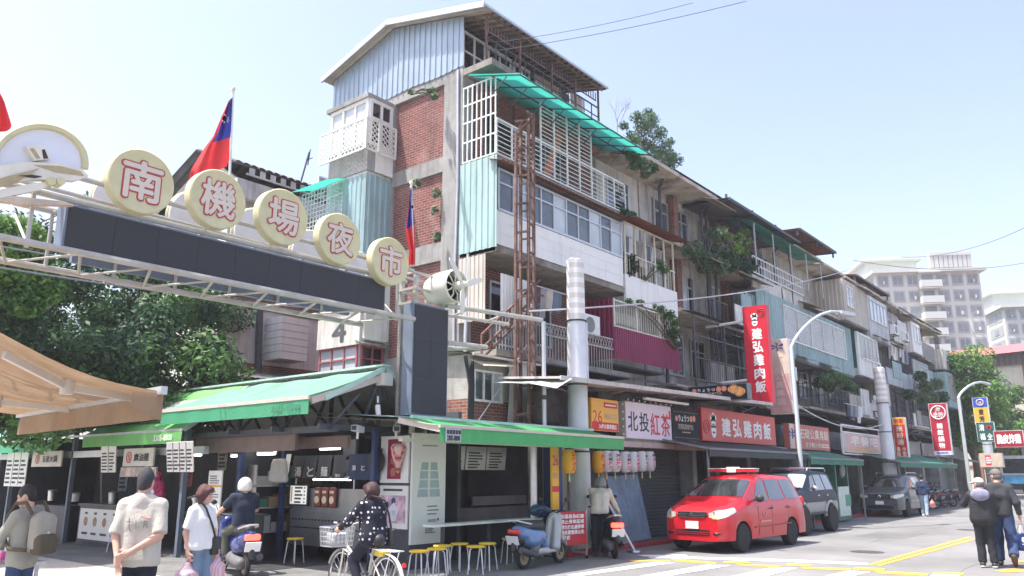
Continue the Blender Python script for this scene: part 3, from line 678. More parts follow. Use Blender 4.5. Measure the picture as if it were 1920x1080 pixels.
# fourth floor from the corner block on: windows between brick piers
flush_win(21.2, 22.6, 10.1, 11.5, 13.26); bb = B(); bb.box((20.5, 13.2, 9.55), (21.1, 13.27, 11.8)); bb.build('pale_wall', concrete_l, row)
for x in (23.9, 27.6, 31.3):
 pier(x+1.45, 9.55, 11.8); flush_win(x+.35, x+1.4, 10.0, 11.5); flush_win(x+1.9, x+3.0, 10.0, 11.5); pipe(x+.05, 7.3, 11.7); pipe(x+3.3, 9.6, 11.6)
 bb = B(); bb.box((x+.2, 12.9, 9.55), (x+3.1, 13.24, 9.98)); bb.build('brick_parapet', brick, row)
# third floor beside the white box: caged balcony with white parapet, then open ones
a0, a1, z0, z1 = boxpx(12, 1168, 500, 1256, 600)
bb = B(); bb.box((20.1, 11.98, 6.78), (23.4, 12.06, 7.62)); bb.build('parapet', white_p, row)
bb = B()
for xx in np.arange(20.15, 23.4, .62): bb.bar((xx, 12.0, 7.62), (xx, 12.0, 9.3), .045, up=(0, 1, 0))
for xx in np.arange(20.15, 23.4, .155): bb.bar((xx, 12.03, 7.62), (xx, 12.03, 8.3), .016, up=(0, 1, 0))
bb.bar((20.15, 12, 9.28), (23.35, 12, 9.28), .045); bb.bar((20.15, 12, 8.3), (23.35, 12, 8.3), .03); bb.build('balcony_cage', cream_m, row)
bb = B(); bb.corr((20.0, 11.45, 9.28), (3.6, 0, 0), (0, .9, .22), (0, 0, 1), .15, .025, 'sin'); bb.build('rust_eave', rust_roof, row)
flush_win(21.0, 22.2, 7.7, 9.0); pier(22.5, 7.2, 9.3)
for x in (23.9, 28.2):
 flush_win(x+.2, x+1.2, 7.6, 9.0, fm=white_m); pier(x+1.5, 7.2, 9.4); flush_win(x+2.2, x+3.2, 7.5, 9.0, gm=glass_d); pipe(x+.02, 4.7, 9.4); pipe(x+3.6, 5.0, 9.4)
 railing(row, (x+1.9, 12.1), (x+3.7, 12.1), 7.15, 7.9, dk_steel, .3, name='railing')
# second floor: magenta box, then a steel balcony frame
bb = B(); bb.corr((19.4, 12.0, 4.96), (4.0, 0, 0), (0, 0, .95), (0, -1, 0), .12, .02); bb.corr((19.4, 13.26, 4.96), (0, -1.26, 0), (0, 0, 1.8), (-1, 0, 0), .16, .02); mgb = bb.build('magenta_balcony', magenta, row)
bb = B()
for xx in np.arange(19.45, 23.45, .14): bb.bar((xx, 12.01, 5.9), (xx, 12.01, 6.7), .016, up=(0, 1, 0))
for z in (5.92, 6.7): bb.bar((19.42, 12.01, z), (23.4, 12.01, z), .04)
for xx in (19.42, 20.7, 22.1, 23.38): bb.bar((xx, 12, 5.9), (xx, 12, 6.75), .05, up=(0, 1, 0))
bb.build('balcony_bars', cream_m, mgb)
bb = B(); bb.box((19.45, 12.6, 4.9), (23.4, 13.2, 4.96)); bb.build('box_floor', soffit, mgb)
bb = B(); bb.box((20.2, 12.5, 6.2), (21.9, 12.52, 6.55)); bb.build('blind', concrete_l, mgb)
fr = B(); xa, xb = 23.7, 28.4
for z in (4.7, 5.45, 6.2, 6.8): fr.bar((xa, 11.6, z), (xb, 11.6, z), .05); fr.bar((xb, 11.6, z), (xb, 13.2, z), .05)
for xx in (xa, (xa+xb)/2, xb): fr.bar((xx, 11.6, 4.2), (xx, 11.6, 6.85), .06, up=(0, 1, 0))
for xx in np.arange(xa, xb, .16): fr.bar((xx, 11.62, 4.7), (xx, 11.62, 5.45), .014, up=(0, 1, 0))
fr.build('steel_balcony', dk_steel, row); flush_win(24.5, 26.0, 5.1, 6.6, cc=3); flush_win(26.6, 27.8, 5.1, 6.6, gm=glass_d)
bb = B(); bb.corr((23.6, 11.5, 6.95), (5.0, 0, 0), (0, 1.3, .3), (0, 0, 1), .16, .02, 'sin'); bb.build('eave_sheet', dark_roof, row)
bb = B(); bb.corr((28.7, 12.05, 4.7), (3.9, 0, 0), (0, 0, 2.2), (0, -1, 0), .3, .03); bb.build('blue_sheet_front', M('blue grey sheet', (.14, .24, .30), .6, .3, 1, streak=.5), row)
# white railing balcony, fourth floor, under a green awning
A, D = px(12, 1405, 470), px(12, 1500, 525)
bb = B()
for xx in np.arange(A.x, D.x, .3): bb.bar((xx, 11.9, 9.62), (xx, 11.9, 10.3), .03, up=(0, 1, 0))
for z in (9.62, 9.96, 10.3): bb.bar((A.x, 11.9, z), (D.x, 11.9, z), .045)
bb.build('white_railing', white_m, row)
bb = B(); bb.box((A.x, 11.95, 9.0), (D.x, 12.05, 9.55)); bb.build('parapet', concrete_l, row)
bb = B(); bb.sheet([[(x, 11.3, 11.35), (x, 12.0, 11.62), (x, 12.6, 11.75)] for x in np.linspace(A.x-1.2, D.x+1.5, 30)]); o = bb.build('green_awning', M('dark green sheet', (.05, .27, .19), .6, .2, 2, trans=.3), row)
bb = B()
for xx in np.linspace(A.x-1, D.x+1, 5): bb.bar((xx, 11.35, 11.3), (xx, 11.35, 9.6), .04, up=(0, 1, 0))
bb.build('awning_post', alu, o); flush_win(A.x+.6, A.x+2.2, 10, 11.4); flush_win(A.x+3.2, A.x+5, 9.8, 11.4, gm=glass_d, cc=3)
# mint boxed balcony with slatted windows, third floor
mx0, mx1, mz0, mz1 = boxpx(11.9, 1418, 532, 1520, 668)
front_box(mx0, 42.3, 6.55, 9.0, 11.9, mint2, 2, [(mx0+2.6, 41.0, 7.25, 8.75, 5, 1)], white_m, slat=True)
front_box(41.2, 45.2, 9.35, 11.5, 11.75, beige_s, 2, [(41.6, 42.6, 10.1, 11.2, 2, 2)], white_m)
front_box(45.4, 49.5, 9.0, 11.4, 11.75, M('grey sheet', (.48, .50, .50), .6, .2, 1, streak=.5), 2, [(45.7, 49.2, 10.0, 11.2, 5, 1)])
front_box(43.0, 46.8, 6.7, 9.0, 11.8, M('white stained sheet', (.68, .68, .65), .6, .15, 1, streak=.5), 2, [(43.4, 46.4, 7.6, 8.9, 4, 1)], white_m, slat=True)
bb = B(); bb.sheet([[(42.4, y, z) for y in (11.75, 12.4, 13.2)] for z in (7.0, 8, 9.1)]); bb.build('green_shade_net', M('dark green net', (.03, .09, .08), .9, .3, 3), row)
# the farther houses: a little of everything
def house(x):
 pier(x+.1, 9.6, 11.8, .4); flush_win(x+.7, x+2.0, 10.0, 11.4); pipe(x+3.6, 5, 11.6)
for x in (50, 54.2, 58.3): house(x)
cage(50.2, 53.0, 9.6, 11.3, 12.0, white_m); railing(row, (53.2, 12.05), (57, 12.05), 9.55, 10.4, white_m, .14)
front_box(55.0, 57.2, 9.3, 11.3, 11.7, white_p, 2, [(55.3, 56.9, 10.0, 11.1, 2, 1)], white_m); railing(row, (57.6, 12.0), (62.5, 12.0), 9.5, 10.5, alu, .14)
front_box(62.0, RX1+.2, 8.9, 10.3, 11.4, concrete_l, 2, None)
bb = B(); bb.box((47.2, 12.05, 4.7), (49.4, 12.1, 7.0)); bb.build('pale_wall', white_p, row); flush_win(47.6, 48.8, 7.5, 8.9, 13.2, gm=glass_d)
bb = B(); bb.box((48.6, 11.9, 6.75), (54.6, 12.0, 7.7)); bb.build('balcony_front', M('grey blue balcony', (.38, .43, .46), .6, .2, 1, streak=.5), row)
railing(row, (48.6, 11.95), (54.6, 11.95), 7.7, 8.9, dk_steel, .3, name='balcony_bars')
front_box(55.3, 59.4, 6.8, 8.9, 11.9, M('grey green sheet', (.36, .41, .40), .6, .25, 1, streak=.6), 2, [(55.7, 59.0, 7.5, 8.6, 4, 1)])
front_box(61.2, RX1, 6.2, 8.6, 11.2, mint2, 2, [(61.5, RX1-.3, 6.7, 8.4, 7, 2)], M('grey frame', (.3, .3, .28), .7), gm=M('grimy panes', (.25, .26, .24), .4, .4, 2))
# second floor of the far half
Xs = [33.0, 37.3, 41.6, 45.8, 50, 54.2, 58.4, 62.2]
for i, x in enumerate(Xs):
 flush_win(x+.4, x+1.6, 5.2, 6.5, gm=(glass, glass_d)[i % 2]); flush_win(x+2.2, x+3.3, 5.0, 6.5)
 if i % 3 == 0: railing(row, (x, 12.05), (x+4, 12.05), 4.62, 5.45, dk_steel, .14)
 elif i % 3 == 1: cage(x+.1, x+3.9, 4.65, 6.6, 11.95, dk_steel, .15)
 else:
  bb = B(); bb.box((x+.05, 12.0, 4.6), (x+4, 12.08, 5.4)); bb.build('parapet', (concrete_l, white_p)[i % 2], row)
# dark zone above the shops: sheet eaves, ducts and boards
b = B(); x = 23.6
while x < RX1-2:
 L = rnd.choice((3.3, 4.2, 5)); z = 4.0+rnd.uniform(-.2, .3); y = 10.9+rnd.uniform(-.3, .4); b.corr((x, y, z), (L, 0, 0), (0, 1.7, .45), (0, 0, 1), .16, .02, 'sin'); b.corr((x, y, z-.03), (L, 0, 0), (0, 1.7, .45), (0, 0, 1), .16, .02, 'sin'); x += L+.05
b.build('shop_eave', dark_roof, row)
b = B(); b.corr((14.5, 11.9, 4.1), (9, 0, 0), (0, 1.3, .35), (0, 0, 1), .16, .02, 'sin'); b.corr((15.3, 11.7, 4.36), (8.4, 0, 0), (0, .6, .2), (0, 0, 1), .16, .02, 'sin'); b.build('mezzanine_eave', dark_roof, row)
b = B()
for i in range(34):
 x = 15.5+i*1.45+rnd.uniform(-.5, .5); y = 12.3+rnd.uniform(-.4, .5); z = 3.9+rnd.uniform(-.25, .4)
 b.tube([(x, y, z), (x+rnd.uniform(.5, 1.6), y+rnd.uniform(-.2, .2), z+rnd.uniform(-.2, .2)), (x+2.2, y, z+rnd.uniform(-.3, .3))], rnd.choice((.02, .03, .06)))
b.build('duct', M('dull pipe', (.22, .22, .22), .6, .3), row)
# clutter fixed on the far facade: small sheet hoods, bars, boards and pipes
hoods, bars_, boards, pipes = B(), B(), B(), B()
for i in range(84):
 x = rnd.uniform(24, 63); z = rnd.choice((4.65, 7.2, 9.55)); W_ = rnd.uniform(1.0, 2.2); y = 12.02; k = i % 4; W_ *= 1+.4*(k == 1)
 if k == 0: hoods.corr((x, y-.55, z+1.9), (W_, 0, 0), (0, .6, .22), (0, 0, 1), .1, .02, 'sin'); hoods.bar((x, y-.54, z+1.9), (x+W_, y-.54, z+1.9), .03)
 elif k == 1:
  for q in np.arange(0, W_, .15): bars_.bar((x+q, y-.03, z+.05), (x+q, y-.03, z+2.0), .018, up=(0, 1, 0))
  for q in (.05, .9, 2.0): bars_.bar((x, y-.03, z+q), (x+W_, y-.03, z+q), .03)
 elif k == 2: boards.mi = rnd.randrange(3); boards.box((x, y-.02-.002*i, z+.02), (x+W_, y+.02-.002*i, z+rnd.uniform(.6, 1.5)))
 else: pipes.tube([(x, 11.95, z+2.3), (x+.05, 11.9, z+1), (x+rnd.uniform(-.4, .6), 11.95, z-.6)], rnd.choice((.02, .03, .05)))
hoods.build('window_hood', M('rust stained hood', (.25, .22, .19), .8, .3, 3, grime=.6, gcol=(.14, .07, .045)), row); bars_.build('window_bars', dk_steel, row); boards.build('patch_board', [M('weathered board', (.34, .33, .30), .85, .25, 2, streak=.6), mint2, M('dirty white board', (.60, .60, .57), .8, .2, 2, streak=.6)], row); pipes.build('conduit', M('dark downpipe', (.07, .075, .09), .5, .3), row)
# ------------------------------------------------------------------ the gate arch across the lane
AY = 11.0
steel_p = M('pale steel pipe', (.44, .43, .39), .45, .12, 5, metal=.2, grime=.35, gcol=(.30, .24, .17))
cream = M('cream rim', (.60, .56, .33), .55, .08, 4, grime=.15, gcol=(.4, .3, .15))
led_f = M('led screen face', (.042, .045, .053), .7, .2, 60, bump=.6, grime=.25, gcol=(.06, .062, .068))
led_c = M('led screen casing', (.16, .20, .26), .5, .15, 2, streak=.3)
gate = thing('night_market_gate', 'steel pipe truss gate spanning the lane in front of the stalls', 'gate arch', (10.9, AY, 0))
def ptube(b, pts, r): b.tube(pts, r, 8)
b = B(); xl = -3.0
for y, z in ((10.72, 4.52), (11.85, 4.50), (11.15, 5.34), (11.85, 5.34)): ptube(b, [(xl, y, z), (10.36 if y > 11 else 10.2, y, z+.05)], .048)
ptube(b, [(xl, 11.0, 5.72), (10.4, 11.0, 5.6)], .04); ptube(b, [(xl, 11.75, 5.72), (10.4, 11.75, 5.6)], .035)
b.build('chord', steel_p, gate)
b = B()
for i, x in enumerate(np.arange(-2.5, 9.3, .95)):
 ptube(b, [(x, 10.72, 4.53), (x+.45, 11.85, 4.51)], .022); ptube(b, [(x+.95, 10.72, 4.53), (x+.45, 11.85, 4.51)], .018); ptube(b, [(x, 11.85, 4.5), (x, 11.85, 5.34)], .028)
 ptube(b, [(x, 11.15, 5.34), (x, 11.85, 5.34)], .022)
for x in (2.9, 3.6, 10.0): ptube(b, [(x, 11.0, 4.55), (x, 11.0, 5.34)], .03); ptube(b, [(x, 11.0, 4.6), (x, 11.8, 5.3)], .02)
b.build('brace', steel_p, gate)
b = B()     # thin tube lamps along the lower chord
for x in (4.9, 6.1, 7.6, 8.9): b.cyl((x, 10.80, 4.60), (x+.55, 10.80, 4.60), .02, 8)
b.build('tube_lamp', M('lamp tube', (.8, .8, .76), .3), gate)
b = B(); x0 = 10.42
for x in (10.58, 11.3):
 for y in (11.1, 11.5): b.bar((x, y, 0), (x, y, 5.62), .08, up=(1, 0, 0))
for z in (5.0, 5.28, 5.6):
 for y in (11.05, 11.5): b.bar((10.48, y, z), (11.35, y, z), .045)
 for x in (10.48, 11.35): b.bar((x, 11.05, z), (x, 11.5, z), .045)
b.build('pillar_frame', steel_p, gate)
b = B(); ptube(b, [(11.35, 11.0, 5.06), (14.25, 10.75, 5.16)], .05); ptube(b, [(11.35, 11.5, 4.98), (13.6, 11.2, 5.02)], .04); ptube(b, [(11.4, 11.0, 4.3), (12.5, 10.9, 4.33)], .05); ptube(b, [(11.4, 11.4, 4.22), (12.4, 11.0, 4.3)], .04)
for x in (12.0, 13.0): ptube(b, [(x, 11.0, 5.08), (x, 11.4, 5.0)], .025)
b.build('side_arm', steel_p, gate)
b = B(); b.box((9.75, 11.6, 4.25), (10.35, 11.66, 5.5)); b.build('back_board', concrete_l, gate)
def screen(x0, x1, z0, z1, label):
 t = thing('led_screen', label, 'screen', ((x0+x1)/2, AY, z0)); b = B(); b.box((x0, AY-.02, z0), (x1, AY+.26, z1)); b.build('casing', led_c, t)
 b = B(); k = max(1, round((x1-x0)/.64)); m_ = max(1, round((z1-z0)/.64)); 
 for i in range(k):
  for j in range(m_): b.box((x0+.03+(x1-x0-.06)*i/k+.002, AY-.035+.002*((i+j) % 2), z0+.03+(z1-z0-.06)*j/m_+.002), (x0+.03+(x1-x0-.06)*(i+1)/k-.002, AY-.018, z0+.03+(z1-z0-.06)*(j+1)/m_-.002))
 b.build('panel', led_f, t); return t
screen(4.0, 9.68, 4.64, 5.26, 'long black unlit led screen under the round yellow signs')
screen(10.42, 11.4, 2.80, 4.97, 'tall narrow black led screen standing over the stall corner')
b = B(); b.box((4.5, 11.9, 4.7), (9.6, 11.98, 5.2)); b.build('rear_screen_back', led_c, gate)
disc_y = M('pale yellow sign face', (.64, .655, .20), .45, .05, 2); let_c = M('cream letters', (.62, .55, .46), .5, .05); let_r = M('red letter outline', (.45, .07, .06), .5, .1)
white_b = M('dull white board', (.62, .61, .62), .6, .08, 2, grime=.25, gcol=(.4, .36, .3))
NUMW = {'南': 'first', '機': 'second', '場': 'third', '夜': 'fourth', '市': 'fifth'}
for ch, (cx, cy, ct, cb) in zip('南機場夜市', ((262, 342, 282, 402), (405, 375, 320, 430), (527, 408, 356, 460), (633, 449, 402, 497), (728, 491, 447, 536))):
 c = onY(cx, cy, 10.86); r = (onY(cx, ct, 10.86)-onY(cx, cb, 10.86)).length/2
 t = thing('round_sign', 'round pale yellow sign with the outlined character %s above the led screen' % ch, 'sign', (c.x, c.y, c.z-r), 'round signs on the gate')
 b = B(); b.lathe([(r, 0), (r, -.16), (r*.965, -.175), (r*.93, -.165)], c+Vector((0, .09, 0)), 48, 'y'); b.build('rim', cream, t, smooth=True)
 b = B(); b.lathe([(r*.94, 0), (0, 0)][::1], c+Vector((0, -.072, 0)), 48, 'y'); b.build('face', disc_y, t)
 b = B(); text_into(b, ch, c+Vector((0, -.074, 0)), (1, 0, 0), (0, 0, 1), r*1.34, r*1.34, .052, .004); b.build('letter_outline', let_r, t)
 b = B(); text_into(b, ch, c+Vector((0, -.084, 0)), (1, 0, 0), (0, 0, 1), r*1.24, r*1.24, .024, .004); b.build('letter', let_c, t)
 b = B(); b.tube([c+Vector((0, .1, -r*.6)), c+Vector((0, .25, -r*.9))], .02); b.tube([c+Vector((0, .08, r*.3)), c+Vector((.0, .3, r*.3))], .02); b.build('bracket', steel_p, t)
 c2 = Vector((c.x+.30, 11.95, c.z-.02)); t2 = thing('round_sign', 'plain white back of a round sign on the far side, behind %s' % ch, 'sign', (c2.x, c2.y, c2.z-r), 'rear signs of the gate')
 b = B(); b.lathe([(0, 0), (r, 0), (r, .15), (r*.97, .16)], c2, 40, 'y'); b.build('backing', white_b, t2, smooth=True); b = B(); b.tube([c2+Vector((r*1.0*math.cos(a), .08, r*1.0*math.sin(a))) for a in np.linspace(0, 6.2832, 41)[:-1]], .035, 6, close=True); b.build('rim', cream, t2, smooth=True)
# emblem of an aeroplane over a dome at the left end
em = thing('emblem_sign', 'white and gold emblem of an aeroplane under a round arc at the left end', 'sign', (3.2, 10.9, 5.2))
P = lambda x, y, Y=10.85: onY(x, y, Y)
arc = [P(75+86*math.cos(a), 305-70*math.sin(a)) for a in np.linspace(-.15, math.pi+.15, 24)]
b = B(); b.prism([p+Vector((0, .04, 0)) for p in arc], (0, .1, 0)); b.build('disc', M('emblem white', (.74, .75, .80), .5, .05), em)
b = B(); b.tube([p+Vector((0, .03, 0)) for p in arc], .05, 6); b.build('arc_rim', cream, em, smooth=True)
gold = M('dull gold edge', (.42, .34, .20), .6, .15, 5); em_w = M('emblem cream', (.74, .70, .60), .55, .08, 3)
def plate(pts, z, t, name, m): bb = B(); bb.prism([P(x, y)+Vector((0, -z, 0)) for x, y in pts][::-1], (0, t, 0)); return bb.build(name, m, em)
plate([(45, 276), (80, 275), (92, 300), (62, 303)], .06, .1, 'tail_fin', em_w); plate([(52, 281), (60, 280), (72, 299), (65, 300)], .066, .02, 'tail_fin_edge', gold); plate([(75, 283), (80, 282), (87, 299), (78, 300)], .066, .02, 'tail_fin_edge', blackp)
plate([(-30, 318), (40, 305), (110, 308), (150, 318), (164, 332), (140, 340), (60, 338), (-30, 352)], .05, .12, 'fuselage', em_w); plate([(60, 311), (110, 313), (148, 323), (155, 332), (100, 325)], .056, .02, 'fuselage_edge', gold)
plate([(-30, 345), (20, 330), (70, 318), (30, 343), (-30, 362)], .07, .03, 'wing', gold); plate([(-30, 362), (60, 345), (110, 340), (70, 358), (-30, 378)], .045, .1, 'wing', em_w)
plate([(30, 332), (62, 336), (75, 333), (55, 330)], .075, .02, 'wing_edge', blackp); b = B()
for x in (90, 108): b.lathe([(.0, -.12), (.055, -.12), (.06, .05), (0, .06)], P(x, 343), 14, 'y')
b.build('engine', cream, em, smooth=True); plate([(-40, 360), (20, 368), (110, 378), (140, 386), (40, 384), (-40, 372)], .04, .12, 'base_plate', M('emblem tan', (.55, .45, .34), .6))
# propeller engine on the arm at the right end
pr = thing('propeller_ornament', 'cream round fan housing with a three blade propeller on the gate arm', 'ornament', (11.9, 10.9, 5.0))
c = onY(856, 536, 10.62); rr = .345; cw = M('cream enamel', (.66, .66, .56), .4, .06, 3, grime=.1, gcol=(.45, .42, .33))
b = B(); b.lathe([(0, .72), (rr*.72, .70), (rr*.95, .5), (rr, .1), (rr, 0), (rr*.93, -.03), (rr*.88, 0), (rr*.86, .25)], c, 32, 'y'); b.build('housing', cw, pr, smooth=True)
b = B(); b.lathe([(rr*.86, .25), (0, .25)], c, 32, 'y'); b.build('housing_back', M('grey green inside', (.36, .38, .33), .7), pr)
b = B()
for k in range(9):
 a = k*6.2832/9; b.tube([c+Vector((rr*.15*math.cos(a), .06, rr*.15*math.sin(a))), c+Vector((rr*.5*math.cos(a+.2), .03, rr*.5*math.sin(a+.2))), c+Vector((rr*.9*math.cos(a+.15), .06, rr*.9*math.sin(a+.15)))], .017, 6)
b.build('spoke_grille', cw, pr, smooth=True)
b = B(); b.lathe([(0, -.30), (.05, -.27), (.085, -.16), (.09, -.02), (.06, .05)], c, 20, 'y'); b.build('hub', cw, pr, smooth=True)
for a in (2.25, .35, -1.58):
 d = Vector((math.cos(a), 0, math.sin(a))); s = Vector((-math.sin(a), 0, math.cos(a))); b = B(); L = .62
 pts = [c+Vector((0, -.18, 0))+d*(L*t)+s*(w_*sg) for sg, ts in ((1, (.1, .35, .7, .93)), (-1, (.93, .7, .35, .1))) for t, w_ in [(t, {.1: .03, .35: .062, .7: .058, .93: .04}[t]) for t in ts]]
 pts.insert(4, c+Vector((0, -.18, 0))+d*L); b.prism(pts, (0, .025, 0)); b.build('blade', cw, pr)
b = B(); b.tube([c+Vector((0, .35, -rr)), (c.x+.05, 11.0, 5.1)], .05); b.build('mount', steel_p, pr)
# flags
fred = M('flag red', (.68, .045, .05), .7, .08, 2, trans=.35); fblue = M('flag blue', (.035, .05, .30), .7, .1, 2, trans=.25); fwhite = M('flag white', (.8, .8, .8), .7, .03, 2, trans=.2); pole_m = M('white flag pole', (.7, .7, .68), .4)
def flag(label, pole, rows, Y, nb, sun):
 t = thing('flag', label, 'flag', onY(*pole[1], Y)); a, e = onY(*pole[0], Y), onY(*pole[1], Y)
 b = B(); b.cyl(e, a, .022, 10); b.build('pole', pole_m, t, smooth=True); b = B(); b.lathe([(0, -.05), (.035, -.03), (.04, .0), (.03, .03), (0, .04)], a+ZV*.03, 12); b.build('finial', M('pale ball', (.72, .66, .5), .4), t, smooth=True)
 b = B(); nn = 14; G_ = []
 for i in range(len(rows)-1):
  for s in np.linspace(0, 1, 5)[:(5 if i == len(rows)-2 else 4)]:
   l = Vector(rows[i][0]).lerp(Vector(rows[i+1][0]), s); r_ = Vector(rows[i][1]).lerp(Vector(rows[i+1][1]), s); G_.append((l, r_))
 for l, r_ in G_:
  row_ = []
  for j in range(nn+1):
   q = l.lerp(r_, j/nn); k = j/nn; row_.append(onY(q[0], q[1], Y-.02+.10*k*math.sin(k*11+len(G_)*.0+q[1]*.03)))
  b.v += [tuple(p) for p in row_]
 W = nn+1
 for i in range(len(G_)-1):
  for j in range(nn):
   s, k = i/(len(G_)-1), j/nn; m = 1 if (s < nb[0] and k < nb[1]) else 0; b.f.append((i*W+j, i*W+j+1, (i+1)*W+j+1, (i+1)*W+j)); b.m.append(m)
 b.build('cloth', [fred, fblue], t, smooth='all'); b = B()
 cx, cy, rr = sun; c = onY(cx, cy, Y-.05); b.lathe([(rr*.5, 0), (0, 0)], c, 14, 'y')
 for k in range(12):
  a_ = k*math.pi/6; d1 = Vector((math.cos(a_), 0, math.sin(a_))); s1 = Vector((-d1.z, 0, d1.x)); b.quad(c+d1*rr*.6-s1*rr*.13, c+d1*rr*.6+s1*rr*.13, c+d1*rr*1.1)
 b.build('sun_emblem', fwhite, t); return t
flag('red flag with blue canton drooping behind the second round sign', ((437, 170), (430, 345)), [((436, 182), (428, 190)), ((433, 245), (400, 255)), ((431, 262), (385, 275)), ((430, 300), (358, 318)), ((425, 312), (352, 345))], 11.85, (.38, .75), (421, 222, .09))
flag('narrow red and blue flag hanging limp beside the last round sign', ((771, 345), (775, 497)), [((772, 352), (769, 352)), ((774, 385), (766, 390)), ((777, 420), (760, 430)), ((778, 470), (767, 470)), ((778, 496), (765, 497))], 10.95, (.5, .9), (773, 388, .07))
flag('red flag cut off at the picture edge above the emblem', ((-40, 160), (-40, 300)), [((-39, 165), (-12, 150)), ((-39, 200), (8, 190)), ((-39, 240), (22, 235)), ((-39, 250), (18, 246))], 11.2, (.4, .6), (-30, 180, .06))
# ------------------------------------------------------------------ market stalls
lime = M('lime green awning cloth', (.24, .62, .20), .6, .08, 1.5, trans=.42, streak=.2, gcol=(.12, .35, .12)); green_c = M('green awning cloth', (.09, .40, .22), .6, .07, 2, trans=.35); pgreen = M('pale green awning cloth', (.22, .44, .33), .6, .1, 1.5, trans=.35, streak=.25, gcol=(.14, .30, .2))
pink_al = M('pinkish awning arm', (.52, .44, .38), .5, .08, 4); navy = M('navy painted post', (.03, .05, .13), .5, .2, 4); menu_w = M('white menu board', (.66, .66, .62), .5, .04, 2); ink = M('dark print', (.04, .04, .05), .6, .2); ink_r = M('red print', (.45, .03, .05), .6, .1); orange_p = M('orange print', (.66, .30, .05), .6)
lampm = M('lit tube lamp', (1, 1, .96), .3, 0, emit=2.6)
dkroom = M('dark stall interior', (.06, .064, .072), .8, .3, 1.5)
sstl = M('stall stainless steel', (.27, .28, .28), .38, .14, 2.5, metal=.7)
def cloth(rows, name, mat, parent, sag=.0):
 b = B(); b.sheet(rows); return b.build(name, mat, parent, smooth='all')
def lines(b, c, u, v, w, h, n, fill=.5, wid=(.5, .95), seed=0):
 """rows of short marks standing for print too small to read"""
 rr = random.Random(seed); c, u, v = V3(c), V3(u), V3(v); nn = u.cross(v)
 for i in range(n):
  y = h/2-h*(i+.5)/n; x = -w/2; end = -w/2+w*rr.uniform(*wid)
  while x < end:
   L = h/n*fill*rr.uniform(.5, .9); p = c+u*(x+L/2)+v*y+nn*.003; b.obox(p, u*L*.42, v*(h/n*fill*.42), nn*.0015); x += L*1.05
def menu_board(label, c, u, v, w, h, seed, cols=1, head=None, base=None, group=None, name='menu_board'):
 c, u, v = V3(c), V3(u).normalized(), V3(v).normalized(); n = u.cross(v); t = thing(name, label, 'menu board', tuple(c-v*h/2), group)
 b = B(); b.obox(c-n*.012, u*w/2, v*h/2, n*.01); b.build('panel', base or menu_w, t); b = B(); hb = B()
 for k in range(cols):
  cc = c+u*(w*((k+.5)/cols-.5)); lines(b, cc-v*h*.08, u, v, w/cols*.78, h*.74, 6, .55, (.6, 1), seed+k)
  if head: hb.obox(cc+v*h*.42, u*w/cols*.44, v*h*.05, n*.003)
  if k: b.obox(c+u*(w*(k/cols-.5)), u*.01, v*h*.49, n*.003)
 b.build('print', ink, t)
 if head: hb.build('heading', head, t)
 return t
def tube_lamp(label, p, q, r=.022, group='lit tube lamps of the stalls'):
 t = thing('tube_lamp', label, 'lamp', tuple((V3(p)+V3(q))/2), group); b = B(); b.cyl(p, q, r, 8); b.build('tube', lampm, t); b = B(); b.bar(V3(p)+ZV*.045, V3(q)+ZV*.045, .09, .035); b.build('fitting', white_m, t); return t
# --- stall over the noodle cart: tall gabled roof, green awning to the lane
s3 = thing('market_stall', 'tall stall with mint green awning and gabled tin roof over the noodle cart', 'market stall', (10.3, 13.5, 0))
RXr, zr, ye0, ye1 = 10.3, 3.72, 11.6, 19.2
b = B(); b.corr((8.9, ye1, 2.98), (0, ye0-ye1, 0), (1.35, 0, .55), (0, 0, 1), .2, .02, 'sin'); b.corr((RXr, ye0, zr), (0, ye1-ye0, 0), (1.6, 0, -.95), (0, 0, 1), .2, .02, 'sin'); b.build('roof', M('dull tin roof', (.30, .33, .31), .6, .2, 2, grime=.4), s3)
b = B(); b.sheet([[(8.92, y, 3.02), (10.3, y, 3.66), (11.1, y, 3.22), (11.9, y, 2.72)] for y in np.linspace(ye0+.05, ye1, 6)]); b.build('roof_lining', M('grey roof lining', (.33, .33, .32), .8, .2, 1.5, grime=.4), s3)
b = B(); b.bar((RXr, ye0-.05, zr+.05), (RXr, ye1, zr+.05), .2, .04); b.bar((8.9, ye0, 3.04), (RXr, ye0, zr), .05, .09); b.bar((RXr, ye0, zr), (11.9, ye0, 2.77), .05, .1); b.build('ridge_cap', M('mint trim', (.42, .60, .52), .5, .1), s3)
b = B()
for y in (11.75, 13.2, 14.7, 16.5, 18.4):
 b.bar((8.9, y, 2.55), (12, y, 2.55), .07, .1)
 for x0, x1 in ((9.2, 9.8), (9.9, 10.3), (10.9, 10.3), (11.6, 10.9)): b.bar((x0, y, 2.6), (x1, y, 3.2 if x1 != 10.3 else 3.62), .05)
 b.bar((10.3, y, 2.6), (10.3, y, 3.62), .06)
b.bar((9.2, ye0, 2.52), (9.2, ye1, 2.52), .09, .12); b.bar((11.6, ye0, 2.52), (11.6, ye1, 2.52), .09, .12); b.build('roof_truss', dk_steel, s3)
b = B()
for p in ((10.25, 11.75), (9.4, 14.9), (10.4, 14.85)): b.bar((*p, 0), (*p, 2.6), .1, .1)
b.build('post', navy, s3)
n_ = 26; Ys = np.linspace(11.6, 16.8, n_); V_ = onY(590, 745, 11.6); vz = 3.04
cloth([[(8.55+(10.15-8.55)*t, y, vz+(3.66-vz)*t-.03*math.sin(math.pi*t)+.012*math.sin(y*5)+.01*math.sin(y*2.3+t*4)) for t in np.linspace(0, 1, 6)] for y in Ys], 'awning_cloth', pgreen, s3)
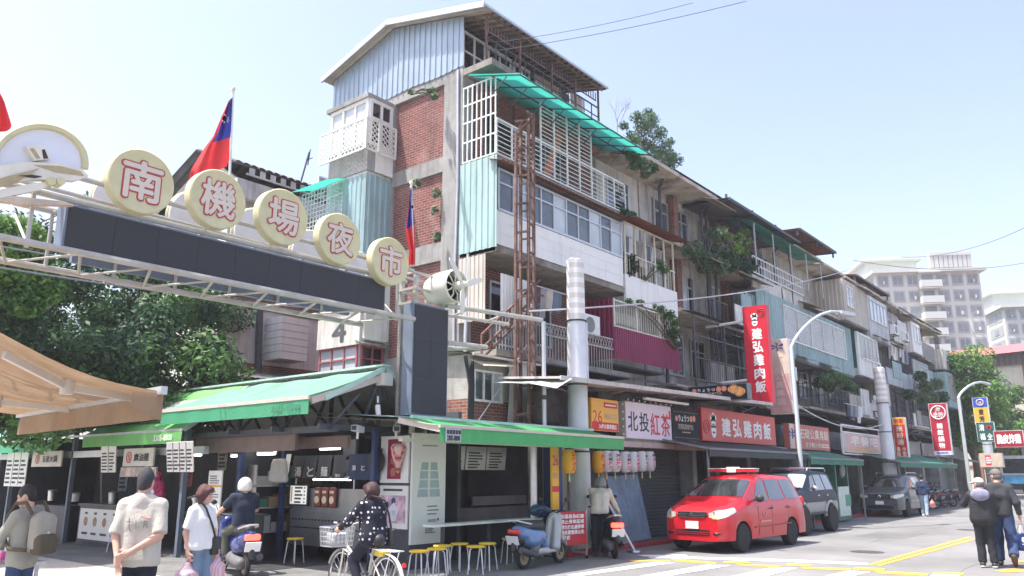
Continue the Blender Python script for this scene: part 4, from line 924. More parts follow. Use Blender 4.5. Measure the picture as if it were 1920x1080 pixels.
cloth([[(8.55-.012*math.sin(y*7)*t, y, vz-.3*t) for t in (0, .5, 1)] for y in Ys], 'valance', green_c, s3)
tb = B(); text_into(tb, '2321-5229', (8.52, 12.25, vz-.17), (0, -1, 0), (0, 0, 1), .9, .13, .02); tb.build('valance_print', M('faded print', (.05, .2, .12), .7), s3)
b = B(); b.bar((8.62, 11.62, 2.98), (10.2, 11.62, 3.52), .05, .12); b.bar((8.62, 14.2, 2.98), (10.2, 14.2, 3.52), .05, .1); b.bar((8.56, 11.6, 3.03), (8.56, 16.8, 3.03), .05, .06); b.build('awning_arm', pink_al, s3)
b = B(); b.box((10.18, 11.5, 3.38), (10.42, 11.72, 3.62)); b.build('gutter_box', M('cream box', (.62, .60, .55), .6), s3)
b = B(); b.box((9.25, 12.9, 2.15), (9.32, 16.5, 2.5)); b.box((9.7, 11.9, 2.2), (9.78, 14.6, 2.42)); b.build('lamp_beam', M('dull pink beam', (.17, .12, .105), .7, .15), s3)
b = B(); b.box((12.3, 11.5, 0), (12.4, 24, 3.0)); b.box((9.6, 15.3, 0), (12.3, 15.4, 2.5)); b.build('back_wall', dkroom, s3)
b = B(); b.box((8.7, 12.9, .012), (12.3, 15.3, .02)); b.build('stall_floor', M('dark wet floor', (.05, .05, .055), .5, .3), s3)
# shelves, boxes and papers at the back of the recess
bx = thing('storage_shelf', 'cluttered steel shelf of cartons at the back of the dark recess', 'shelf', (10.6, 15.1, 0)); b = B()
for z in (.5, 1.0, 1.45): b.box((9.8, 14.95, z), (11.9, 15.28, z+.03))
for x in (9.8, 10.8, 11.87): b.box((x, 14.95, 0), (x+.03, 15.28, 1.9))
b.build('frame', steel, bx); b = B()
for z in (.53, 1.03, 1.48):
 x = 9.85
 while x < 11.6: w_ = rnd.uniform(.2, .4); b.mi = rnd.randrange(3); b.box((x, 14.98, z), (x+w_, 15.25, z+rnd.uniform(.15, .38))); x += w_+.03
b.build('carton', [M('brown carton', (.25, .17, .10), .8), M('pale carton', (.35, .36, .34), .8), M('green crate', (.06, .17, .14), .7)], bx)
jk = thing('hanging_jacket', 'pale jacket hanging from the beam in the dark recess', 'jacket', (9.6, 14.4, 1.5)); npm = blob('cloth', [[('b', (9.9, 14.3, 1.78), (.05, .2, .24), .04), ('c', (9.9, 14.12, 1.9), (9.9, 14.05, 1.6), .06), ('c', (9.9, 14.48, 1.9), (9.9, 14.55, 1.6), .06)]], M('pale jacket cloth', (.34, .33, .30), .8), jk, .02, .04, .006)
# --- noodle cart
cart = thing('noodle_cart', 'stainless noodle cart with dark noren curtains and a lit menu', 'food cart', (11.0, 13.5, 0)); CX = 10.5
b = B(); b.box((CX, 11.95, .28), (11.9, 14.65, .62)); b.box((CX-.012, 11.96, .64), (11.9, 14.64, .93)); b.box((CX, 11.95, .95), (11.9, 14.65, 1.0)); b.box((CX, 12.0, 1.0), (10.55, 14.6, 1.42)); b.box((CX-.03, 11.93, .935), (CX, 14.66, .965)); b.build('body', sstl, cart)
b = B()
for i in range(22): b.box((CX-.016, 12.2+i*.11, .78), (CX-.011, 12.26+i*.11, .81))
b.build('vent_holes', blackp, cart)
for y in (12.0, 12.65, 14.55): b = B(); b.tube([(CX+.03, y, 1.42), (CX+.03, y, 2.05)], .018); b.build('rail_post', alu, cart)
b = B(); b.box((10.52, 12.0, 2.03), (11.9, 14.6, 2.08)); b.build('cart_roof', dk_steel, cart)
for y in (12.5, 14.2): b = B(); b.lathe([(.0, -.05), (.2, -.05), (.24, 0), (.2, .05), (0, .05)], (CX+.35, y, .24), 24, 'x'); b.build('wheel', rubber, cart, smooth=True)
nor = M('charcoal noren cloth', (.055, .058, .068), .85, .15, 3); norb = M('navy noren cloth', (.04, .052, .10), .85, .12, 3); noren_t = M('noren lettering', (.55, .55, .53), .7)
yy = 14.62; nr = thing('noren_curtain', 'charcoal split curtain with pale characters hanging over the noodle cart', 'curtain', (CX, 13.7, 1.6)); segs = [(14.55, 14.18), (14.14, 13.72), (13.68, 13.24), (13.2, 12.8)]
b = B()
for i, (ya, yb) in enumerate(segs): b.sheet([[(CX-.06-.02*math.sin(k*6+i)-.05*t, ya+(yb-ya)*k+.05*t*(.5-i*.3), 2.09-.46*t) for t in (0, .5, 1)] for k in np.linspace(0, 1, 7)])
b.build('panel', nor, nr, smooth='all')
tb = B()
for ch, y in (('湯', 14.3), ('と', 13.88), ('麺', 13.42)): text_into(tb, ch, (CX-.125, y, 1.76), (0, -1, 0), (0, 0, 1), .22, .2, .02)
text_into(tb, '惣安', (CX-.125, 12.98, 1.68), (0, -1, 0), (0, 0, 1), .16, .07, .02); tb.build('lettering', noren_t, nr)
nr2 = thing('noren_curtain', 'plain navy curtain with small characters at the right end of the cart', 'curtain', (CX, 12.2, 1.6)); b = B(); b.sheet([[(CX-.05-.012*math.sin(k*9), 12.75-.95*k, 2.1-.5*t) for t in (0, .5, 1)] for k in np.linspace(0, 1, 9)]); b.build('panel', norb, nr2, smooth='all')
tb = B()
for ch, y in (('湯', 12.55), ('と', 12.28), ('麺', 12.0)): text_into(tb, ch, (CX-.075, y, 1.83), (0, -1, 0), (0, 0, 1), .12, .1, .02)
tb.build('lettering', noren_t, nr2)
tw = thing('white_towel', 'white towel hanging left of the noren curtain', 'towel', (CX, 14.75, 1.6)); b = B(); b.sheet([[(CX-.08-.03*math.sin(k*12), 14.95-.3*k*(1-.3*t), 2.13-.5*t) for t in (0, .4, 1)] for k in np.linspace(0, 1, 9)]); b.build('cloth', M('white towelling', (.72, .72, .69), .9), tw, smooth='all')
mb = thing('lit_menu', 'white lit menu panel with black print at the left of the cart', 'menu board', (CX-.1, 14.3, 1.0)); b = B(); b.box((CX-.07, 14.0, 1.07), (CX-.03, 14.62, 1.5)); b.build('frame', blackp, mb); b = B(); b.box((CX-.078, 14.03, 1.1), (CX-.071, 14.59, 1.47)); b.build('panel', M('lit menu face', (.75, .76, .70), .4, .02, emit=.22), mb); b = B()
for i in range(5): lines(b, (CX-.079, 14.3, 1.43-i*.073), (0, -1, 0), (0, 0, 1), .26, .05, 1, .9, (.75, 1), i); b.box((CX-.082, 14.08, 1.415-i*.073), (CX-.079, 14.12, 1.445-i*.073))
b.build('print', ink, mb); b = B(); b.box((CX-.082, 14.52, 1.15), (CX-.079, 14.56, 1.45)); b.build('red_strip', orange_p, mb)
tube_lamp('warm lit tube under the noren above the cart counter', (CX-.02, 12.7, 1.6), (CX-.02, 13.9, 1.6), .016)
pk = M('brown snack packet', (.20, .05, .035), .45, .2, 6); pkl = M('cream print', (.7, .6, .42), .5)
for i, y in enumerate((13.68, 13.44, 13.2)):
 t = thing('snack_packet', 'brown and red snack packet hanging %s of three on the cart front' % ('leftmost', 'in the middle', 'rightmost')[i], 'snack packet', (CX-.05, y, 1.05), 'packets on the cart front'); blob('packet', [[('b', (CX-.05, y, 1.25), (.03, .1, .2), .03)]], pk, t, .012); b = B(); b.lathe([(.075, 0), (.055, -.004), (0, -.004)], (CX-.083, y, 1.2), 16, 'x'); b.box((CX-.086, y-.06, 1.33), (CX-.08, y+.06, 1.38)); b.build('print', pkl, t)
for i, (y, z) in enumerate(((13.9, 2.2), (13.2, 2.25), (12.6, 2.2), (14.4, 2.12), (15.6, 2.1), (12.9, 2.3), (14.7, 2.2))): tube_lamp('lit white tube lamp under the stall roof above the cart', (9.85+.12*(i % 3), y, z), (9.85+.12*(i % 3), y+.62, z))
# --- stall corner with the map board
cor = thing('corner_pillar', 'boxed pillar at the stall corner carrying the map board and posters', 'pillar', (10.5, 11.1, 0)); b = B(); b.box((10.52, 11.02, 0), (11.36, 11.85, 2.45)); b.build('core', dk_steel, cor)
mp = thing('map_board', 'tall white market map board on the corner pillar', 'notice board', (10.95, 11, .45)); b = B(); b.box((10.5, 10.96, .45), (11.38, 11.015, 2.47)); b.build('panel', M('map board white', (.62, .61, .57), .5, .04, 1), mp)
g1 = M('map blocks', (.30, .38, .37), .6); b = B(); U, N = Vector((1, 0, 0)), Vector((0, -1, 0))
for k in range(4):
 z = 1.93-k*.165; wL = .19+.025*k; b.prism([(10.93-.03-wL, 10.955, z-.14), (10.90, 10.955, z-.14), (10.90, 10.955, z), (10.93-.03-wL+.025, 10.955, z)], (0, -.003, 0)); b.prism([(10.97, 10.955, z-.14), (10.97+wL, 10.955, z-.14), (10.97+wL-.025, 10.955, z), (10.97, 10.955, z)], (0, -.003, 0))
b.build('map_blocks', g1, mp); b = B(); text_into(b, '南機場夜市地圖', (10.97, 10.955, 2.33), U, ZV, .36, .05, .01); lines(b, (10.95, 10.955, 2.24), U, ZV, .44, .03, 1, .8, (.9, 1), 1)
for z in (1.12, 1.05, .98): lines(b, (11.05, 10.955, z), U, ZV, .3, .035, 1, .7, (.7, 1), int(z*100))
lines(b, (11.05, 10.955, .86), U, ZV, .26, .05, 2, .7, (.7, 1), 7); lines(b, (11.0, 10.955, .68), U, ZV, .3, .1, 3, .7, (.6, 1), 8); b.build('print', M('grey print', (.2, .2, .2), .7), mp)
b = B(); b.box((11.17, 10.951, .85), (11.21, 10.955, .9)); b.build('map_mark', ink_r, mp)
ps = thing('poster', 'tall red couplet poster in a white frame on the left side of the pillar', 'poster', (10.5, 11.45, 1.5)); b = B(); b.box((10.47, 11.05, 1.55), (10.515, 11.83, 2.42)); b.build('frame', menu_w, ps); b = B(); b.box((10.462, 11.25, 1.62), (10.469, 11.62, 2.36)); b.build('paper', M('crimson paper', (.25, .015, .05), .6), ps); b = B()
for i, ch in enumerate('大年春'): text_into(b, ch, (10.46, 11.45, 2.15-i*.2), (0, -1, 0), ZV, .15, .16, .01)
b.build('calligraphy', M('gold ink', (.4, .25, .1), .6), ps)
ps2 = thing('poster', 'colourful poster of a figure in white under the red couplet', 'poster', (10.5, 11.45, .6)); b = B(); b.box((10.475, 11.05, .72), (10.515, 11.83, 1.5)); b.build('frame', menu_w, ps2); b = B(); b.box((10.467, 11.1, .82), (10.474, 11.78, 1.32)); b.build('picture', M('poster picture', (.52, .36, .42), .5, .65, 4), ps2)
b = B(); b.prism([(10.464, 11.36, .85), (10.464, 11.28, 1.05), (10.464, 11.4, 1.2), (10.464, 11.52, 1.1), (10.464, 11.55, .87)], (-.003, 0, 0)); b.build('figure', M('figure white', (.6, .6, .66), .5, .2, 9), ps2); b = B(); b.lathe([(.06, 0), (0, -.003)], (10.463, 11.42, 1.22), 12, 'x'); b.box((10.461, 11.33, .95), (10.464, 11.5, 1.05)); b.build('figure_dark', M('navy print', (.05, .05, .16), .5), ps2); b = B(); lines(b, (10.47, 11.44, 1.42), (0, -1, 0), ZV, .55, .05, 1, .9, (.9, 1), 3); b.build('print', ink, ps2)
um = thing('folded_umbrella', 'red tartan umbrella folded and hung upside down on the pillar', 'umbrella', (10.42, 11.2, 1.8)); b = B(); b.lathe([(.0, 1.72), (.03, 1.74), (.13, 2.05), (.16, 2.2), (.12, 2.26), (.015, 2.28)], (10.4, 11.25, 0), 9); b.build('cloth', M('red tartan', (.36, .05, .05), .8, .1, stripes=(.05, (.55, .38, .34), 'h'), plaid=True), um); b = B(); b.cyl((10.4, 11.25, 2.27), (10.4, 11.25, 2.36), .012, 6); b.build('tip', blackp, um)
# --- corner eating stall with green awning to the street
s4 = thing('market_stall', 'low corner stall with bright green awning and yellow stools facing the street', 'market stall', (12.8, 11, 0))
b = B(); b.corr((9.75, 10.25, 2.68), (5.75, 0, 0), (0, 3.4, .25), (0, 0, 1), .2, .02, 'sin'); b.build('roof', M('green grey tin roof', (.26, .36, .32), .6, .15, 2, grime=.3), s4); b = B(); b.sheet([[(x, 10.3, 2.64), (x, 13.6, 2.86)] for x in (9.8, 15.4)]); b.build('roof_lining', M('pale lining', (.4, .4, .38), .8), s4)
b = B(); b.bar((9.75, 10.25, 2.70), (15.5, 10.25, 2.70), .06, .05); b.build('roof_edge', M('mint trim2', (.40, .58, .50), .5), s4)
Xs_ = np.linspace(9.5, 15.3, 24); cloth([[(x, 9.3+(10.2-9.3)*t, 2.50+.17*t-.03*math.sin(math.pi*t)+.008*math.sin(x*5)) for t in (0, .33, .66, 1)] for x in Xs_], 'awning_cloth', M('bright green awning cloth', (.10, .44, .17), .6, .08, 1.5, trans=.4, streak=.25, gcol=(.07, .24, .1)), s4)
cloth([[(x, 9.3-.012*math.sin(x*6)*t, 2.5-.27*t) for t in (0, .5, 1)] for x in Xs_], 'valance', MATS['bright green awning cloth'], s4)
b = B(); b.bar((9.55, 9.32, 2.44), (9.55, 10.35, 2.63), .045, .1); b.bar((15.2, 9.32, 2.44), (15.2, 10.35, 2.63), .045, .1); b.bar((9.5, 9.31, 2.49), (15.3, 9.31, 2.49), .05); b.bar((9.6, 10.35, 2.3), (15.3, 10.35, 2.3), .1, .06); b.build('awning_arm', pink_al, s4)
b = B(); b.box((9.62, 9.28, 2.24), (10.0, 9.286, 2.46)); o = b.build('notice', M('grey notice', (.42, .45, .45), .6), s4); b = B(); text_into(b, '2305-8800', (9.81, 9.277, 2.30), U, ZV, .33, .09, .03); lines(b, (9.81, 9.279, 2.4), U, ZV, .33, .09, 1, .9, (.9, 1), 5); b.build('notice_print', ink, o)
b = B()
b.box((14.05, 10.3, 0), (14.35, 10.6, 2.6)); b.build('blue_pillar', navy, s4); b = B(); b.tube([(13.55, 10.5, 0), (13.55, 10.5, 2.62)], .1, 14); b.build('steel_post', steel, s4, smooth=True)
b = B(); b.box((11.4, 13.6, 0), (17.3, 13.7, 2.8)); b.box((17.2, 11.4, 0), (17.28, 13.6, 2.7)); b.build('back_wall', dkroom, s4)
b = B(); b.box((12.9, 12.6, .6), (16.2, 13.2, .95)); b.box((14.0, 12.6, 1.0), (16.0, 12.65, 1.2)); b.build('kitchen_counter', sstl, s4)
b = B(); b.obox((12.15, 10.55, .80), (1.6, 0, .0), (0, .16, 0), (0, 0, .02)); b.build('counter_shelf', M('white laminate', (.62, .6, .57), .4), s4); b = B()
for x in (10.9, 12.2, 13.4): b.bar((x, 10.55, 0), (x, 10.55, .78), .05)
b.build('shelf_leg', dk_steel, s4); b = B(); b.box((11.6, 12.5, .012), (15.3, 13.6, .02)); b.build('floor_mat', dkroom, s4)
for i in range(3): menu_board('white menu board hanging inside the corner stall, %s of three' % ('left', 'middle', 'right')[i], (13.05+i*.72, 12.3, 2.06), (1, 0, 0), (0, -.1, 1), .68, .52, 40+i*5, 1, None, None, 'menu boards of the corner stall')
mb_l = [((14.55, 13.55, 1.62), .6, .42, ''), ((14.6, 13.55, 1.12), .7, .5, ''), ((15.4, 13.55, 1.58), .66, .56, ''), ((16.35, 13.55, 1.4), .46, .9, '')]
for i, (c, w_, h_, nm) in enumerate(mb_l):
 t = thing('wall_poster', ('small grey photo poster high on the back wall', 'dark film poster low on the back wall', 'white paper of small pictures on the back wall', 'tall colourful figure poster right of the back wall')[i], 'poster', (c[0], c[1], c[2]-h_/2), 'posters in the corner stall'); b = B(); b.box((c[0]-w_/2, c[1]-.02, c[2]-h_/2), (c[0]+w_/2, c[1]+.02, c[2]+h_/2)); b.build('sheet', M('poster %d' % i, ((.34, .37, .38), (.2, .22, .25), (.6, .6, .55), (.5, .36, .42))[i], .6, .6, 7), t); b = B(); lines(b, (c[0], c[1]-.021, c[2]), U, ZV, w_*.8, h_*.8, 5, .5, (.5, 1), i); b.build('print', ink, t)
ap = thing('hanging_apron', 'dark grey apron hung on the back wall of the corner stall', 'apron', (15.95, 13.4, .9)); blob('cloth', [[('c', (15.95, 13.45, 1.75), (15.95, 13.45, 1.1), .1, .17)]], M('grey apron', (.09, .1, .1), .9), ap, .02, .03, .01)
tube_lamp('lit tube at the back of the corner stall', (12.3, 12.0, 2.45), (13.2, 12.0, 2.45), .02); tube_lamp('lit tube in front of the white menus of the corner stall', (13.2, 11.7, 2.5), (14.6, 11.7, 2.5), .02)  # the tube before the menus is added to brighten them
# --- left hand stalls along the lane
s2 = thing('market_stall', 'stall with lime green awning and picture menu counter left of the noodle stall', 'market stall', (9.3, 18, 0)); SX = 9.0; ND = (0, -1, 0)
b = B(); b.corr((8.9, 27, 2.85), (0, -10.2, 0), (3.2, 0, .5), (0, 0, 1), .2, .02, 'sin'); b.build('roof', M('dark tin roof', (.16, .17, .17), .7, .2, 2, grime=.4), s2)
c0 = onX(342, 805, 8.6); c1 = onX(135, 828, 8.6); ya, yb, zf = c0.y, c1.y-.6, c0.z
cloth([[(8.6+1.5*t, y, zf+1.05*t-.05*math.sin(math.pi*t)+.01*math.sin(y*5)) for t in np.linspace(0, 1, 5)] for y in np.linspace(ya, yb, 16)], 'awning_cloth', lime, s2); cloth([[(8.6-.012*math.sin(y*6)*t, y, zf-.28*t) for t in (0, .5, 1)] for y in np.linspace(ya, yb, 16)], 'valance', lime, s2); cloth([[(8.6+1.5*t, yb+1.0*q, zf-.1*q+.55*t) for t in (0, .5, 1)] for q in (0, .5, 1)], 'awning_flap', pgreen, s2)
tb = B(); text_into(tb, '2305-8800', (8.58, ya+.75, zf-.15), ND, ZV, .8, .13, .012); tb.build('valance_print', M('pale print', (.6, .7, .55), .7), s2)
b = B(); b.bar((8.65, ya+.02, zf), (10.1, ya+.02, zf+1.0), .05, .09); b.bar((8.62, ya, zf), (8.62, yb+1, zf), .05); b.bar((9.0, 15.6, 2.2), (9.0, 27, 2.2), .1, .16); b.build('awning_frame', alu, s2)
b = B()
for y in (16.4, 18.3, 22.0, 26): b.bar((9.0, y, 0), (9.0, y, 2.85), .1)
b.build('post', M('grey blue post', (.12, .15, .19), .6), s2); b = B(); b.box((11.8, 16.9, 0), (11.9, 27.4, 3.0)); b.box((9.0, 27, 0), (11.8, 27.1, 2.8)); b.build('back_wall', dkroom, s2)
PO = [M('poster %d' % (9+k), c, .6, .5, 6) for k, c in enumerate(((.42, .40, .34), (.34, .10, .08), (.16, .26, .22), (.40, .30, .12), (.22, .26, .33)))]
for k, on in enumerate(('nearest the cart', 'second from the cart', 'third from the cart', 'fourth from the cart', 'fifth from the cart', 'sixth, before the lime awning', 'seventh, under the lime awning', 'eighth, past the lime awning post', 'ninth along', 'last of the row')):
 y = 12.3+.3*(k % 4)+k*1.35; X_ = 12.29 if y < 16.9 else 11.79; z = rnd.uniform(1.05, 1.9); w_, h_ = rnd.uniform(.35, .75), rnd.uniform(.35, .7); t = thing('wall_notice', '%s notice on the dark stall back wall, %s' % (('cream', 'red', 'green', 'ochre', 'slate blue')[k % 5], on), 'notice', (X_, y, z), 'notices on the back wall'); b = B(); b.box((X_-.02, y, z), (X_, y+w_, z+h_)); b.build('sheet', PO[k % 5], t); b = B(); lines(b, (X_-.021, y+w_/2, z+h_/2), ND, ZV, w_*.8, h_*.8, 4, .6, (.5, 1), k); b.build('print', ink, t)
b = B(); b.box((9.05, 18.6, .02), (9.1, 21.4, .95)); b.box((9.0, 18.6, .95), (9.8, 21.4, 1.0)); b.box((9.1, 22.3, .02), (9.7, 24.6, .9)); b.build('counter', dk_steel, s2)
b = B(); b.box((9.03, 19.0, .16), (9.048, 21.3, .88)); pn = b.build('picture_panel', menu_w, s2); b = B(); b2 = B()
for k in range(4):
 y = 20.95-k*.5; b.lathe([(.11, 0), (.09, -.006), (0, -.006)], (9.03, y, .58), 16, 'x'); lines(b2, (9.03, y, .3), ND, ZV, .32, .07, 1, .9, (.8, 1), k); b2.box((9.024, y-.07, .75), (9.03, y+.07, .8))
b.build('bowl_picture', M('bowl picture', (.30, .17, .09), .5, .4, 14), pn); lines(b2, (9.045, 20.2, .08), ND, ZV, 1.7, .08, 1, .9, (.9, 1), 9); b2.build('print', ink, pn)
menu_board('tilted white menu panel, left of the round number five sign', (8.8, 19.6, 2.05), ND, (-.25, -.35, 1), .75, .66, 60, 2, None, None, 'tilted menus of the left stalls')
def stall_sign(label, y0, y1, z0, z1, tx, num):
 t = thing('stall_sign', label, 'sign', (8.8, y0, z0)); b = B(); b.box((8.78, y0, z0), (8.82, y1, z1)); b.build('panel', M('cream sign', (.50, .47, .40), .5), t); w_ = y1-y0; zm = (z0+z1)/2; b = B(); text_into(b, tx, (8.775, y0+w_*.38, zm), ND, ZV, w_*.5, .18, .012); b.build('lettering', ink, t); b = B(); text_into(b, num, (8.775, y1-w_*.2, zm), ND, ZV, .25, .25, .012); b.build('number', ink_r, t); return t
t = stall_sign('cream stall sign with a red circled 5 under the lime awning', 17.4, 18.8, 1.88, 2.28, '麻油雞', '⑤'); b = B(); b.box((8.77, 17.2, 1.65), (8.81, 18.85, 1.86)); b.build('strip', M('strip of pictures', (.40, .32, .27), .5, .5, 6), t)
stall_sign('cream stall sign with a red circled 7 at the far left stalls', 22.2, 24.1, 1.9, 2.3, '五星火鍋', '⑦')
menu_board('tilted white menu with four columns beside the man in beige', (8.5, 15.75, 2.05), ND, (-.35, -.42, 1), 1.05, .68, 70, 4, None, None, 'tilted menus of the left stalls'); menu_board('narrow white menus at the left edge of the lane stalls', (8.8, 25.2, 1.85), ND, (0, 0, 1), 1.5, .95, 80, 3, None, None, 'tilted menus of the left stalls')
s1 = thing('awning', 'pale green awning at the far left end of the lane stalls', 'awning', (8.6, 24, 2.2)); c0 = onX(100, 822, 8.4); cloth([[(8.4+1.5*t, y, c0.z+.5*t-.06*math.sin(math.pi*t)) for t in np.linspace(0, 1, 5)] for y in np.linspace(c0.y, 30, 12)], 'cloth', pgreen, s1); cloth([[(8.4, y, c0.z-.32*t) for t in (0, 1)] for y in np.linspace(c0.y, 30, 12)], 'valance', green_c, s1); b = B(); b.bar((8.42, c0.y, c0.z), (9.9, c0.y, c0.z+.5), .05); b.bar((8.4, c0.y, c0.z), (8.4, 30, c0.z), .05); b.build('frame', alu, s1)
# stall behind the woman: counter with tubs and papers
s25 = thing('stall_counter', 'dark stall counter with paper menus behind the woman in white', 'counter', (9.2, 14.8, 0)); b = B(); b.box((8.95, 14.1, .03), (9.5, 16.0, .9)); b.box((8.9, 14.05, .9), (9.55, 16.05, .94)); b.build('body', M('dull steel', (.10, .105, .105), .5, .2, 3, metal=.4), s25); b = B()
for k in range(6): b.box((8.935, 14.3+k*.17, .2), (8.948, 14.43+k*.17, .66+.03*(k % 2)))
b.build('paper', M('grey papers', (.24, .23, .22), .7, .2, 5), s25)
st = thing('menu_stand', 'upright white and orange menu card standing on the dark counter', 'menu board', (9.1, 15.3, .94)); b = B(); b.box((9.1, 15.1, .94), (9.13, 15.6, 1.78)); b.build('card', menu_w, st); b = B(); b.box((9.094, 15.1, 1.45), (9.099, 15.6, 1.49)); b.build('orange_line', orange_p, st); b = B(); lines(b, (9.097, 15.35, 1.6), ND, ZV, .38, .18, 4, .6, (.6, 1), 3); lines(b, (9.097, 15.35, 1.2), ND, ZV, .38, .36, 7, .5, (.6, 1), 4); b.build('print', M('grey print', (.2, .2, .2), .7), st)
for i, (x, y) in enumerate(((9.2, 18.9), (9.3, 20.2), (9.4, 22.6), (9.3, 23.8))):
 t = thing('food_tub', ('white plastic tub on the counter edge', 'tall steel pot behind the picture panel', 'white cup stack on the far shelf', 'steel bucket at the far counter end')[i], 'container', (x, y, 1.0)); b = B(); h_ = .2+.06*(i % 2); b.lathe([(.1, 1.0), (.12, 1.0+h_), (.125, 1.01+h_), (.09, 1.01+h_)], (x, y, 0), 18); b.build('pot', white_p if i % 2 == 0 else steel, t, smooth=True); b = B(); b.lathe([(.127, 1.012+h_), (.1, 1.03+h_), (.0, 1.04+h_)], (x, y, 0), 18); b.build('lid', alu, t, smooth=True)
tube_lamp('lit tube over the counter behind the woman in white', (9.4, 14.4, 2.35), (9.4, 15.4, 2.35)); tube_lamp('short lit tube over the lane edge by the lime awning', (9.0, 15.8, 2.1), (9.0, 16.05, 2.1))
pinkb = thing('hanging_bags', 'bunch of pink plastic bags hanging from the stall post', 'plastic bags', (9.4, 18.3, 1.2)); blob('bags', [[('c', (9.4, 18.25, 1.75), (9.38, 18.3, 1.2), .06, .14), ('c', (9.45, 18.15, 1.5), (9.4, 18.1, 1.05), .05, .12)]], M('pink plastic', (.5, .04, .16), .35), pinkb, .02, .03, .012)
# --- the orange awning on the near side of the lane
oa = thing('awning', 'big tan orange folding arm awning reaching over the lane from the left', 'awning', (3, 10, 2.5)); tan = M('tan orange awning cloth', (.31, .21, .125), .75, .18, 2, trans=.22, grime=.35, gcol=(.3, .13, .05))
A, Bq = onZ(298, 733, 2.62), onZ(35, 778, 2.62); C1 = onY(20, 634, A.y); dX = C1-A
b = B(); nn = 12
b.sheet([[A.lerp(Bq, i/nn)+dX*t+ZV*(-.09*math.sin(math.pi*t)) for t in np.linspace(0, 1.25, 9)] for i in range(nn+1)]); b.build('cloth', tan, oa, smooth='all')
b = B(); b.sheet([[A.lerp(Bq, i/nn)+Vector((.02*math.sin(i*2)*t+.03, 0, -.05-.26*t)) for t in (0, .5, 1)] for i in range(nn+1)]); b.sheet([[A+Vector((.05-.35*s, -.02, -.03-.30*t*(1-.4*s))) for t in (0, 1)] for s in (0, 1)]); b.build('valance', tan, oa, smooth='all')
b = B(); b.bar(A+Vector((0, -.12, 0)), Bq, .07, .09); b.build('front_bar', alu, oa)
arm_m = M('beige awning arm', (.60, .55, .49), .45, .06, 4)
for f, e in ((.12, .35), (.55, .75)):
 p = A.lerp(Bq, f)+ZV*-.05; q = p+dX*.5+Vector((0, e-.35, -.12)); r_ = p+dX*1.0+Vector((0, -.35, -.08)); b = B(); b.bar(p, q, .05, .075); b.bar(q, r_, .05, .075); b.lathe([(.07, -.08), (.07, .08)], q, 12); b.build('folding_arm', arm_m, oa)
b = B(); e0 = A+dX*1.12+ZV*.05; b.bar(e0+Vector((0, .1, 0)), e0+Vector((0, 5, 0)), .1, .12); b.bar((e0.x-.3, e0.y+.4, 0), (e0.x-.3, e0.y+.4, e0.z), .1); b.bar((e0.x-.3, e0.y+4.8, 0), (e0.x-.3, e0.y+4.8, e0.z), .1); b.build('wall_bar', alu, oa)
fl = thing('floodlight', 'small grey floodlight under the tan awning at the left edge', 'lamp', tuple(A+dX*.93)); p = A+dX*.93+Vector((0, 1.2, -.12)); b = B(); b.box(p+Vector((-.14, -.12, -.05)), p+Vector((.16, .12, .04))); b.build('body', alu, fl); b = B(); b.box(p+Vector((-.12, -.1, -.075)), p+Vector((.14, .1, -.052))); b.build('glass', white_p, fl)
# small things on the gate corner: cameras, mirror
def camera_box(label, p, d, bullet):
 t = thing('security_camera', label, 'security camera', p); p = V3(p); d = V3(d).normalized(); b = B()
 if bullet: b.tube([p, p+d*.22], .05, 12); b.build('body', white_p, t, smooth=True); b = B(); b.cyl(p+d*.221, p+d*.235, .04, 12); b.build('lens', blackp, t); b = B(); b.bar(p+ZV*.05, p+ZV*.16-d*.02, .03); b.build('bracket', white_m, t)
 else: b.bar(p-d*.14, p+d*.14, .13, .11); b.build('body', M('camera housing', (.45, .46, .46), .5), t); b = B(); b.bar(p+d*.141, p+d*.15, .1, .08); b.build('lens', blackp, t); b = B(); b.bar(p-ZV*.05, p-ZV*.18, .03); b.build('bracket', white_m, t)
camera_box('white bullet camera on the post over the noodle cart', (10.1, 11.55, 2.98), (-.2, -.4, -1), True); camera_box('pale floodlight camera pointing left under the gabled roof', (9.6, 11.5, 2.52), (-1, -.4, .1), False); camera_box('grey box camera at the corner post by the gutter', (10.28, 11.2, 2.55), (-.6, -.7, -.1), False)
# ------------------------------------------------------------------ shop fronts of the corner block
sh = thing('shuttered_shop', 'shuttered ground floor shop with pink beam and thin concrete canopy behind the concrete pole', 'shop front', (18, 11.3, 0))
pinkbeam = M('dull pink beam front', (.46, .36, .31), .75, .12, 1.5, streak=.3)
b = B(); b.box((15.4, 10.65, 2.38), (22.1, 11.5, 2.52)); b.build('beam', pinkbeam, sh); b = B(); b.box((15.5, 10.72, 2.52), (30, 11.5, 2.64)); b.build('lintel', concrete, sh)
b = B(); b.corr((17.4, 11.35, 0.02), (0, 0, 2.36), (4.6, 0, 0), (0, -1, 0), .09, .025); b.build('shutter', M('dark roller shutter', (.075, .08, .09), .6, .15, 1, streak=.3), sh)
b = B(); b.box((21.75, 10.9, 0), (22.0, 11.5, 2.38)); b.box((17.1, 11.1, 0), (17.4, 11.5, 2.38)); b.build('pier', concrete, sh); b = B(); b.box((14.2, 12.9, 0), (30.2, 13.0, 3.9)); b.build('inner_wall', dkroom, sh)
b = B(); b.corr((15.5, 11.25, 2.64), (6.4, 0, 0), (0, 0, 1.0), (0, -1, 0), .12, .02); b.build('dark_fascia', M('dark ribbed fascia', (.055, .065, .075), .6), sh)
